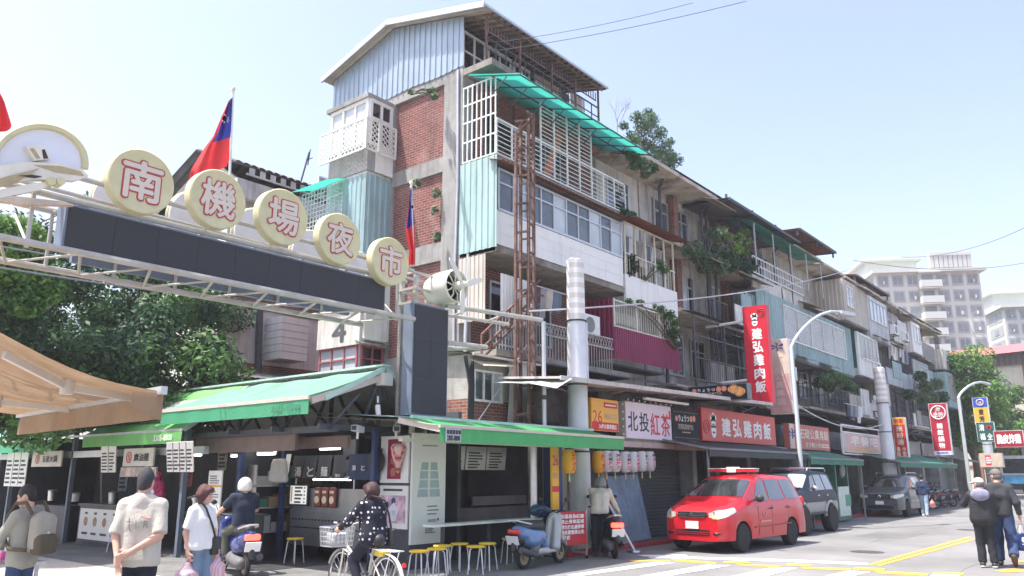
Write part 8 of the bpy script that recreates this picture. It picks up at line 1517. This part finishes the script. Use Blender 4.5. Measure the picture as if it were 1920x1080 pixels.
# woman in polka dots on the bicycle
BW = (GB[0], GB[1]); BKY = 1.445; bk.rotation_euler.z = BKY
dot = M('black polka dot cloth', (.016, .017, .028), .9, .1, 4, dots=(15, .22, (.74, .74, .76)))
dw = person('woman in a black polka dot tunic sitting on the pale bicycle', local(bk, (-.20, 0, 0)), BKY, 1.60, dict(pelvis=(.0, 0, .95), chest=(.06, 0, 1.25), neck=(.075, 0, 1.435), head=(.11, 0, 1.565), shL=(.06, .185, 1.385), shR=(.06, -.185, 1.385), elL=(.22, .30, 1.15), wrL=(.50, .27, 1.04), elR=(.22, -.28, 1.15), wrR=(.50, -.27, 1.04), hipL=(.02, .09, .90), hipR=(.02, -.09, .90), knL=(.33, .11, .62), knR=(.18, -.12, .50), anL=(.16, .13, .32), anR=(.0, -.20, .10)), dot, M('dark navy leggings', (.012, .015, .03), .9), (sho_b,), ('bob', M('dark auburn hair', (.05, .018, .018), .4, .4, 26)), head=(.25, .05), res=.0125, sleeve=2, cuff=.85, hem=.72, flare=.03, top_e=.03, top_name='tunic', hands=dict(L=dict(curl=1.1), R=dict(curl=1.1)))
hb = thing('handbag', 'black crossbody handbag at the right hip of the polka dot woman', 'bag', (0, 0, 0)); blob('bag', [[('b', (-.10, -.21, .88), (.11, .05, .12), .03)]], blackp, hb, .013); b = B(); b.tube([(-.10, -.21, .99), (-.10, -.16, 1.2), (-.07, -.03, 1.40), (.05, .09, 1.44), (.14, .14, 1.30)], .014, 6); b.build('strap', blackp, hb, smooth=True); put(hb, tuple(dw.location), BKY)
# man pushing the black scooter
pm = person('man in a cream sweater and grey helmet bending over the black scooter', (14.9, 9.72, 0), .55, 1.70, dict(pelvis=(-.06, 0, .93), chest=(.10, -.02, 1.22), neck=(.21, -.02, 1.38), head=(.30, -.03, 1.48), shL=(.16, .17, 1.34), shR=(.16, -.20, 1.33), elL=(.42, .16, 1.12), wrL=(.62, .0, .98), elR=(.34, -.30, 1.08), wrR=(.52, -.40, .90)), M('cream sweater', (.52, .46, .38), .95, .06, 5), M('black trousers', (.012, .02, .03), .9), (sho_b,), ('helmet', M('grey green helmet', (.16, .17, .155), .3, .05, coat=.5)), head=(-.15, .25), res=.0135, sleeve=2, cuff=.95, hem=.88, top_e=.028, pants_e=.028, fold=.006)
# the couple walking away
cm = person('man in a dark pullover and cap walking away with a navy bag', G(1866, 15.8), R_(6), 1.79, dict(knL=(.10, .10, .50), anL=(.13, .11, .085), knR=(-.02, -.12, .50), anR=(-.34, -.13, .20), elR=(-.04, -.27, 1.12), wrR=(.02, -.29, .88), elL=(.05, .25, 1.13), wrL=(.2, .2, .98)), M('charcoal pullover', (.045, .048, .055), .9, .2, 3), dblue, (M('brown boot', (.06, .04, .03), .6),), ('cap', M('grey brown cap', (.15, .13, .11), .85)), head=(.75, .05), res=.0135, sleeve=2, cuff=.9, hem=.86, top_e=.03, pants_e=.03)
cw_ = person('woman in a black hooded jacket and white cap walking beside the man with the bag', G(1832, 15.6), R_(10), 1.63, dict(knL=(.06, .09, .49), anL=(.0, .10, .085), knR=(.04, -.09, .49), anR=(-.02, -.10, .085), elL=(.10, .30, 1.20), wrL=(.26, .20, 1.30), elR=(.05, -.24, 1.12), wrR=(.2, -.2, 1.0)), M('black jacket', (.022, .024, .028), .7, .25, 3), M('black slacks', (.018, .02, .028), .9), (sho_b, sole_w), ('cap', M('cream cap', (.60, .57, .50), .85)), head=(.7, .1), res=.0135, sleeve=2, cuff=.95, hem=.78, flare=.02, top_e=.04, pants_e=.022, top_name='jacket')
blob('hood', [dict(p=[('e', (-.13, 0, 1.33), (.08, .16, .12))], k=.03)], M('lavender grey hood', (.22, .22, .31), .8, .25, 10), cw_, .014, .02, .006)
tote = thing('tote_bag', 'navy tote bag with pale lettering and white rope handles held by the man', 'tote bag', (0, 0, 0)); nav = M('navy tote cloth', (.02, .045, .17), .8, .1, 6); blob('bag', [dict(p=[('b', (0, 0, .16), (.15, .07, .16), .025)], k=.02)], nav, tote, .013, .02, .005); b = B()
for y in (-.05, .05): b.tube([(-.08, y, .31), (-.05, y*.6, .44), (0, 0, .50), (.05, y*.6, .44), (.08, y, .31)], .009, 6)
b.build('handle', M('white rope', (.7, .68, .62), .8), tote, smooth=True); b = B(); b.lathe([(.05, 0), (.03, -.004)], (-.04, -.072, .2), 16, 'y'); lines(b, (.02, -.074, .12), (1, 0, 0), ZV, .2, .03, 1, .9, (1, 1), 3); b.build('print', l_w, tote)
q = local(cm, (.05, -.31, .80)); put(tote, (q[0], q[1], q[2]-.50), R_(-50))
# far man
fmn = person('man in a navy top and jeans walking away by the silver car', (36.9, 8.15, 0), R_(5), 1.66, dict(knL=(.10, .09, .49), anL=(.12, .09, .085), knR=(-.04, -.09, .49), anR=(-.2, -.09, .12)), M('navy top', (.03, .045, .10), .9), M('light denim', (.27, .36, .46), .9, .15, 6), (sole_w,), ('short', hair_b), res=.018, sleeve=2)
q = local(fmn, (.05, -.30, .72)); carrier('small pink plastic bag carried by the far man in navy', q[0], q[1], q[2]-.36, 0, 1.0, M('salmon plastic', (.62, .26, .24), .4, trans=.2))
# ------------------------------------------------------------------ trees and plants
def leafmesh(name, parent, C, n, ls, mats, seed, droop=.2):
 """n leaf-sized quads around cluster centres C (array of x,y,z,r)"""
 r = np.random.default_rng(seed); C = np.asarray(C, float); wt = C[:, 3]**2; idx = r.choice(len(C), n, p=wt/wt.sum()); d = r.normal(size=(n, 3)); d /= np.linalg.norm(d, axis=1)[:, None]; rad = C[idx, 3]*(r.random(n)**.45); c = C[idx, :3]+d*rad[:, None]*np.array([1, 1, .8])
 nrm = d*.7+r.normal(size=(n, 3))*.6+np.array([0, 0, .5]); nrm /= np.linalg.norm(nrm, axis=1)[:, None]; a = np.cross(nrm, r.normal(size=(n, 3))); a /= np.linalg.norm(a, axis=1)[:, None]; b_ = np.cross(nrm, a); s = ls*r.uniform(.6, 1.35, n)[:, None]
 v = np.stack([c-a*s, c-b_*s*.45+a*s*.1, c+a*s*1.05-np.array([0, 0, 1])*s*droop, c+b_*s*.45+a*s*.1], 1).reshape(-1, 3); f = np.arange(4*n).reshape(n, 4); mi = (r.random(len(C))*len(mats)).astype(int)[idx]; mi = np.where(r.random(n) < .25, r.integers(0, len(mats), n), mi); return npmesh(name, v, f, mats, parent, False, mi)
def leafm(name, rgb): return M(name, rgb, .55, .3, .9, trans=.35, spec=.3)
LF = [leafm('deep green leaves', (.045, .10, .042)), leafm('mid green leaves', (.07, .15, .055)), leafm('blue green leaves', (.042, .10, .062)), leafm('light green leaves', (.12, .23, .075))]
LB = [leafm('fresh green leaves', (.10, .22, .05)), leafm('yellow green leaves', (.16, .30, .06)), leafm('mid green leaves 2', (.06, .15, .04))]
bark = M('grey brown bark', (.12, .095, .075), .9, .3, 6, bump=.4)
def tree(label, loc, base_r, clusters, n, ls, mats, seed, name='tree', trunk_top=None):
 t = thing(name, label, 'tree', loc); r = random.Random(seed); b = B(); top = V3(trunk_top or (loc[0], loc[1], min(c[2] for c in clusters)+.8)); b.tube([V3(loc), V3(loc).lerp(top, .5)+Vector((.12, -.08, 0)), top], [base_r, base_r*.8, base_r*.6], 12)
 for c in clusters[::max(1, len(clusters)//22)]: p = V3(loc).lerp(top, r.uniform(.6, 1)); e = Vector(c[:3]); b.tube([p, p.lerp(e, .5)+Vector((r.uniform(-.2, .2), r.uniform(-.2, .2), .25)), e], [base_r*.25, base_r*.14, base_r*.04], 7)
 b.build('trunk', bark, t, smooth=True); leafmesh('crown', t, clusters, n, ls, mats, seed); return t
def blobs(c, R, k, r0, r1, seed, flat=.8):
 r = random.Random(seed); out = []
 while len(out) < k:
  p = [r.uniform(-1, 1) for _ in range(3)]; l = math.sqrt(sum(x*x for x in p))
  if .35 < l < 1: out.append((c[0]+p[0]*R[0], c[1]+p[1]*R[1], c[2]+p[2]*R[2]*flat, r.uniform(r0, r1)))
 return out
# banyan behind the stalls: clusters measured in the picture on three depths
cl = []
rb = random.Random(11)
for Y in (19.5, 21.5, 23.5):
 for _ in range(60):
  x, y = rb.uniform(-120, 470), rb.uniform(440, 800); lim = 470-max(0, (520-y))*1.1-max(0, y-690)*.35
  if x > lim-25 or (y < 500 and x > 150): continue
  p = onY(x, y, Y+rb.uniform(-.8, .8)); cl.append((p.x, p.y, p.z, rb.uniform(.5, .95)))
tree('big dark banyan behind the stalls at the left', (6.5, 22.0, 0), .45, cl, 76000, .088, LF, 5, trunk_top=(6.8, 21.8, 4.2))
cl = [(*onY(x, y, 18.4), r_) for x, y, r_ in ((30, 440, .55), (5, 470, .6), (60, 465, .4), (-30, 430, .6), (80, 500, .35), (20, 510, .5), (75, 540, .5), (45, 560, .5), (100, 530, .35), (150, 395, .35), (-60, 500, .8), (165, 378, .25))]
tree('bright sunlit tree top rising behind the gate at the left edge', (3.0, 20.5, 0), .2, cl, 9000, .075, LB, 6, trunk_top=(3.6, 18.8, 5))
cl = []
for Dp in (58, 62):
 for _ in range(34):
  x, y = rb.uniform(1762, 1885), rb.uniform(655, 830)
  if (x-1825)**2/62**2+(y-735)**2/100**2 > 1: continue
  gx, gy = G(x, Dp+rb.uniform(-2, 2)); z = CAMH+(HZ-y)/1560*Dp*1.0; cl.append((gx, gy, z, rb.uniform(.9, 1.6)))
gx, gy = G(1830, 60); tree('round bright green street tree beyond the end of the terrace', (gx, gy, 0), .3, cl, 26000, .17, LB+LF[:2], 8, trunk_top=(gx, gy, 4))
cl = []
for x, y in ((1295, 425), (1760, 0)): pass
gx, gy = G(1885, 72); cl = blobs((gx, gy, 6), (3.5, 3.5, 4), 16, .9, 1.5, 4); tree('loose green tree behind the yellow sign at the far crossing', (gx, gy, 0), .25, cl, 9000, .18, LB, 9)
def shrub(label, pts, Y, n, ls, mats, seed, name='potted_plant', stem=True, pot=False):
 C_ = [(*onY(x, y, Y+rb.uniform(-.15, .15)), r_) for x, y, r_ in pts]; lo = min(C_, key=lambda c: c[2]); t = thing(name, label, 'plant', (lo[0], lo[1], lo[2]-lo[3])); leafmesh('foliage', t, C_, n, ls, mats, seed); b = B()
 for c in C_: b.tube([(lo[0], lo[1], lo[2]-lo[3]*.9), Vector((lo[0], lo[1], lo[2])).lerp(Vector(c[:3]), .5)+ZV*.05, c[:3]], [.03, .02, .008], 5)
 b.build('stem', bark, t)
 if pot: b = B(); b.lathe([(.14, -.3), (.19, 0), (.17, 0), (.15, -.05)], (lo[0], lo[1], lo[2]-lo[3]*.6), 16); b.build('pot', M('clay pot', (.30, .13, .08), .8), t, smooth=True)
 return t
LP = [leafm('dusty green leaves', (.10, .19, .08)), leafm('grey green leaves', (.13, .20, .12)), leafm('dark leaf', (.04, .09, .04))]
shrub('tall bushy rooftop shrub behind the corner attic', [(1205, 240, .35), (1195, 220, .3), (1220, 225, .35), (1235, 250, .35), (1185, 260, .35), (1210, 270, .45), (1240, 280, .4), (1255, 265, .25), (1265, 300, .35), (1170, 235, .2), (1215, 212, .25), (1250, 295, .45), (1225, 305, .5), (1190, 290, .4), (1250, 320, .35), (1200, 300, .4), (1175, 270, .25)], 12.8, 5600, .062, LP[:2], 21, 'rooftop_shrub')
shrub('hanging greenery spilling over the roof edge under the rooftop shrub', [(1185, 290, .25), (1200, 305, .28), (1220, 315, .25), (1175, 280, .2), (1190, 310, .18), (1210, 325, .2)], 11.85, 1300, .08, LP, 22, 'hanging_plant')
t = thing('bare_tree', 'thin leafless young tree standing beside the rooftop shrub', 'tree', tuple(onY(1158, 250, 12.9))); b = B(); r = random.Random(3)
def twig(p, d, L, r0, dep):
 q = p+d*L; b.tube([p, p.lerp(q, .5)+Vector((r.uniform(-.04, .04), 0, 0)), q], [r0, r0*.8, r0*.6], 5)
 if dep:
  for _ in range(3): twig(p.lerp(q, r.uniform(.5, 1)), (d+Vector((r.uniform(-.6, .6), r.uniform(-.5, .5), r.uniform(-.1, .3)))).normalized(), L*.6, r0*.55, dep-1)
twig(onY(1158, 270, 12.9), Vector((.05, 0, 1)), .95, .02, 4); b.build('branch', M('grey twig', (.28, .26, .24), .9), t)
shrub('leafy plant climbing beside the fourth floor windows right of the white box', [(1160, 385, .2), (1170, 400, .22), (1185, 405, .18), (1158, 365, .12)], 12.1, 700, .06, LP, 23)
shrub('dark plants among the bars of the white parapet balcony', [(1180, 485, .22), (1185, 500, .25), (1175, 515, .2), (1205, 520, .1)], 12.2, 800, .06, [LP[2], LF[0]], 24)
shrub('light green plants at the right end of the white parapet balcony', [(1235, 495, .2), (1245, 505, .18), (1228, 505, .15), (1210, 522, .08)], 11.95, 500, .05, [LB[0], LP[0]], 25)
shrub('creeper draped over the corner of the magenta balcony', [(1240, 580, .18), (1255, 590, .22), (1262, 605, .25), (1265, 625, .25), (1225, 575, .15), (1200, 568, .14), (1180, 565, .12), (1266, 645, .18)], 11.9, 1300, .05, [LB[2], LB[0], LP[0]], 26, 'creeper')
shrub('long wild plants overflowing the third floor balcony', [(1292, 470, .3), (1310, 480, .35), (1330, 490, .4), (1345, 470, .4), (1360, 480, .35), (1350, 500, .4), (1375, 490, .3), (1320, 500, .3), (1305, 460, .25), (1340, 440, .3)], 11.8, 3000, .08, LP, 27, 'balcony_plants')
shrub('flowering bush with pale yellow heads by the white railing', [(1355, 432, .2), (1362, 445, .25), (1385, 445, .25), (1395, 435, .22), (1400, 455, .25), (1345, 430, .18), (1380, 465, .3), (1392, 470, .3)], 11.8, 1500, .07, [LB[1], leafm('pale yellow heads', (.42, .48, .22)), LP[0]], 28)
shrub('round dark bush hanging below the white railing', [(1385, 495, .35), (1400, 500, .35), (1410, 495, .3), (1370, 500, .3), (1395, 510, .25)], 11.7, 1800, .07, [LF[0], LF[2]], 29)
shrub('green plants trailing over the dark balcony above the breakfast sign', [(1545, 712, .4), (1560, 706, .4), (1575, 712, .4), (1590, 722, .35), (1535, 718, .3), (1600, 728, .25), (1555, 725, .3)], 11.5, 2600, .08, [LP[0], LF[3], LP[2]], 30, 'balcony_plants')
shrub('vines hanging at the far end of the terrace above the crimson sign', [(1745, 745, .5), (1735, 725, .5), (1755, 720, .5), (1725, 705, .4), (1765, 745, .5), (1730, 745, .5), (1705, 740, .4)], 11.2, 2600, .12, LP, 31, 'hanging_plant')
shrub('weeds rooted in the upper brick panel of the gable', [(808, 172, .12), (815, 180, .12), (812, 168, .08), (770, 172, .08), (792, 178, .05)], 13.95, 220, .06, [LP[1], LP[0]], 32, 'wall_weed')
for k, (x, y) in enumerate(((818, 358), (815, 390), (820, 440), (780, 340))): shrub(('pale weed high in the lower brick panel of the gable', 'pale weed in the middle of the lower brick panel', 'pale weed low in the lower brick panel', 'dark weed under the beam beside the flag')[k], [(x, y, .1), (x+4, y+5, .08), (x-4, y+8, .07)], 14.0, 130, .06, [LP[1], leafm('pale weed leaf', (.30, .33, .24))], 33+k, 'wall_weed')
# ------------------------------------------------------------------ the block across the courtyard
RY, GX2 = 24.0, 13.9
rb2 = thing('rear_building', 'rear brick and render block across the courtyard with a dark corrugated roof', 'apartment block', (GX2, RY, 0)); b = B(); b.box((GX2, RY, 0), (30, RY+6, 11.7)); b.build('wall', M('pale weathered render', (.66, .64, .60), .9, .14, 1, streak=.5, gcol=(.25, .23, .2)), rb2)
b = B(); b.box((GX2+.02, RY-.05, 4.1), (20, RY-.003, 5.4)); b.box((GX2+.02, RY-.05, 7.3), (20, RY-.003, 8.2)); b.build('brick_band', brick, rb2); b = B(); b.box((GX2-.3, RY-.9, 11.0), (24, RY-.003, 11.5)); b.box((GX2-.3, RY-.9, 10.85), (24, RY-.7, 11.0)); b.build('cornice', concrete_l, rb2)
b = B(); b.corr((GX2-.5, RY-1.0, 12.0), (14, 0, 0), (0, 2.7, 1.15), (0, 0, 1), .3, .07, 'sin'); b.corr((GX2-.5, RY-1.0, 11.95), (14, 0, 0), (0, 2.7, 1.15), (0, 0, 1), .3, .07, 'sin'); b.corr((GX2-.5, RY+1.7, 13.15), (14, 0, 0), (0, 5, -2.0), (0, 0, 1), .3, .07, 'sin'); b.build('roof', dark_roof, rb2)
b = B(); b.prism([(GX2, RY-.5, 11.6), (GX2, RY+6, 11.2), (GX2, RY+1.7, 13.0)], (.15, 0, 0)); b.build('gable', concrete_l, rb2)
b = B()
for i in range(22): b.box((GX2+.1+i*.42, RY-.96, 11.72), (GX2+.3+i*.42, RY-.92, 11.95))
b.bar((GX2, RY-.94, 11.7), (GX2+9.5, RY-.94, 11.7), .06); b.build('eave_lattice', concrete_l, rb2)
def rwin(x0, y0, x1, y1, c, r_, fm, gm): a, d = onY(x0, y0, RY), onY(x1, y1, RY); return window(rb2, (a.x, RY-.06, d.z), (1, 0, 0), (0, -1, 0), d.x-a.x, a.z-d.z, c, r_, fm, gm, .07)
rwin(490, 606, 528, 668, 2, 3, M('pale pink frame', (.58, .48, .47), .6), glass_c); rwin(448, 345, 490, 415, 2, 1, white_m, white_p); rwin(500, 360, 545, 430, 2, 1, white_m, glass_c); rwin(560, 360, 592, 420, 2, 1, white_m, glass); rwin(595, 330, 670, 415, 3, 2, white_m, glass_c)
a, d = onY(530, 592, RY-1), onY(575, 678, RY-1); b = B(); b.box((a.x, RY-1.0, d.z), (d.x, RY-.05, a.z)); o = b.build('white_bay', white_p, rb2); b = B()
for k in range(1, 6): z = d.z+(a.z-d.z)*k/6; b.box((a.x-.004, RY-1.006, z), (d.x+.004, RY-.06, z+.025))
b.build('bay_joint', M('bay joint', (.4, .4, .4), .8), o); b = B(); b.tube([onY(487, 580, RY-.2), onY(484, 702, RY-.2)], .12, 10); b.build('downpipe', M('dark downpipe', (.07, .075, .09), .5, .3), rb2)
a, d = onY(435, 700, RY-2), onY(600, 760, RY-2); b = B(); b.corr((a.x-.5, RY-2.2, a.z-.1), (6.0, 0, 0), (0, 2.1, .5), (0, 0, 1), .2, .03, 'sin'); b.build('lean_to_roof', dark_roof, rb2); b = B(); b.corr((a.x-.3, RY-2.0, 0), (5.6, 0, 0), (0, 0, a.z-.15), (0, -1, 0), .2, .03); b.build('lean_to_wall', M('ochre sheet', (.32, .26, .16), .8, .2, 1, streak=.5), rb2)
an = thing('tv_antenna', 'old leaning aerial on the rear roof', 'aerial', tuple(onY(570, 325, RY-.5))); b = B(); p = onY(559, 358, RY-.5); q = onY(580, 285, RY-.5); b.bar(p, q, .05); b.bar(onY(582, 280, RY-.5), onY(577, 310, RY-.5), .03); b.bar(onY(574, 300, RY-.5), onY(586, 296, RY-.5), .03); b.build('mast', dk_steel, an)
# ------------------------------------------------------------------ far towers
tw_w = M('tower wall', (.54, .56, .515), .8, .06, .3, streak=.15, gcol=(.35, .33, .31)); tw_t = M('tower taupe tile', (.345, .36, .335), .8, .08, .5); tw_g = M('tower glass', (.22, .25, .28), .2, .3, .4)
def tower(label, px0, px1, ptop, D, floors, yaw, seed, bays, dep=18):
 """a high block whose corner faces us; px0..px1 picture width"""
 gx, gy = G((px0+px1)/2, D); H = CAMH+(HZ-ptop)/1560*D; t = thing('tower_block', label, 'tower block', (0, 0, 0)); W = (px1-px0)/1518*D*.72; fh = H/floors; b = B(); b.box((-W/2, -dep/2, 0), (W/2, dep/2, H)); b.build('wall', tw_w, t); tb_, gb_, bb_ = B(), B(), B(); r = random.Random(seed)
 for f in range(floors):
  z = f*fh
  for k in range(bays):
   x0 = -W/2+W*(k+.12)/bays; x1 = -W/2+W*(k+.88)/bays
   if k == bays//2:
    bb_.box((x0-.6, -dep/2-1.3, z), (x1+.6, -dep/2, z+.9)); gb_.box((x0, -dep/2-.06, z+.9), (x1, -dep/2-.002, z+fh*.86)); bb_.box((x0-.6, -dep/2-1.3, z+fh*.92), (x1+.6, -dep/2, z+fh*.96))
   else:
    tb_.box((x0, -dep/2-.04, z+.15*fh), (x1, -dep/2-.002, z+.9*fh))
    for q in (.1, .55): gb_.box((x0+(x1-x0)*q, -dep/2-.09, z+.3*fh), (x0+(x1-x0)*(q+.32), -dep/2-.045, z+.78*fh))
    if r.random() < .6: bb_.box((x0+(x1-x0)*.45, -dep/2-.5, z+.3*fh), (x0+(x1-x0)*.53, -dep/2-.1, z+.5*fh))
  for k in range(3):
   y0 = -dep/2+dep*(k+.12)/3; y1 = -dep/2+dep*(k+.88)/3; tb_.box((-W/2-.04, y0, z+.15*fh), (-W/2-.002, y1, z+.88*fh)); gb_.box((-W/2-.09, y0+(y1-y0)*.35, z+.32*fh), (-W/2-.045, y0+(y1-y0)*.65, z+.74*fh))
 tb_.build('tile_panel', tw_t, t); gb_.build('window', tw_g, t); bb_.build('balcony', tw_w, t); b = B(); b.box((-W/2-.6, -dep/2-.9, H), (W/2+.6, dep/2+.6, H+.4)); b.box((-W*.42, -dep*.2, H+.5), (W*.1, dep*.4, H+3.4)); b.box((-W*.47, -dep*.25, H+3.4), (W*.15, dep*.45, H+3.8)); b.build('roof', tw_w, t); b = B()
 for k in range(9): b.box((W*.02+k*W*.045, -dep/2-.8, H+.5), (W*.02+k*W*.045+.5, -dep/2-.3, H+2.1))
 b.box((W*.02, -dep/2-.9, H+2.1), (W*.42, -dep/2-.2, H+2.5)); b.build('pergola', tw_w, t); put(t, (gx, gy, 0), yaw); return t
tower('beige and taupe residential tower with balconies and a rooftop pergola beyond the terrace', 1600, 1845, 528, 112, 13, R_(-58), 3, 7, 22)
tower('second pale tower cut by the right edge of the picture', 1850, 2080, 585, 125, 12, R_(-62), 4, 7, 20)
# beige building with a red roof at the right edge
D = 78; gx, gy = G(1930, D); H = CAMH+(HZ-690)/1560*D; hb2 = thing('corner_house', 'beige walk-up block with brown bands and a red metal roof at the right edge', 'building', (0, 0, 0)); b = B(); b.box((-5, -8, 0), (8, 8, H)); b.build('wall', M('beige wall', (.50, .47, .38), .85, .08, .6, streak=.3), hb2); b = B()
for k in range(1, 5): b.box((-5.06, -8.06, H*k/5-.15), (8.06, 8.06, H*k/5+.15))
for y in (-8, -3, 2, 7.6): b.box((-5.08, y-.05, 0), (-5.0, y+.4, H))
b.build('brown_band', M('brown band', (.22, .11, .08), .8), hb2); b = B()
for f in range(4):
 for y in (-6.5, -1.5, 3.5): b.box((-5.05, y, H*f/5+H*.06), (-5.0, y+2.2, H*f/5+H*.15))
b.build('window', glass_d, hb2); b = B(); b.prism([(-6, -9, H+1.1), (-6, 9, H+1.1), (-1, 0, H+3.2)], (.01, 0, 0)) if False else b.sheet([[(-6.5, y, H+1.0), (1, y, H+2.8), (9, y, H+1.0)] for y in (-9, 0, 9)]); b.build('red_roof', M('red roof sheet', (.50, .13, .13), .6, .1, 1), hb2); b = B(); b.corr((-5.3, -8.3, H), (0, 16.6, 0), (.3, 0, 1.2), (-1, 0, 0), .5, .2, 'sin'); b.build('tile_skirt', M('dark tile', (.12, .11, .11), .8), hb2); put(hb2, (gx, gy, 0), R_(-14))
# ------------------------------------------------------------------ summer haze: even thin air round the camera and the whole place
b = B(); b.box((-252, -252, -1), (422, 422, 58)); hm_ = bpy.data.materials.new('thin haze'); hm_.use_nodes = True; nt = hm_.node_tree; nt.nodes.remove(nt.nodes['Principled BSDF'])
pv = nt.nodes.new('ShaderNodeVolumePrincipled'); pv.inputs['Color'].default_value = (.95, .93, .95, 1); pv.inputs['Density'].default_value = .0011; pv.inputs['Anisotropy'].default_value = .3
nt.links.new(pv.outputs[0], nt.nodes['Material Output'].inputs['Volume']); o = b.build('haze', hm_); o['kind'] = 'stuff'
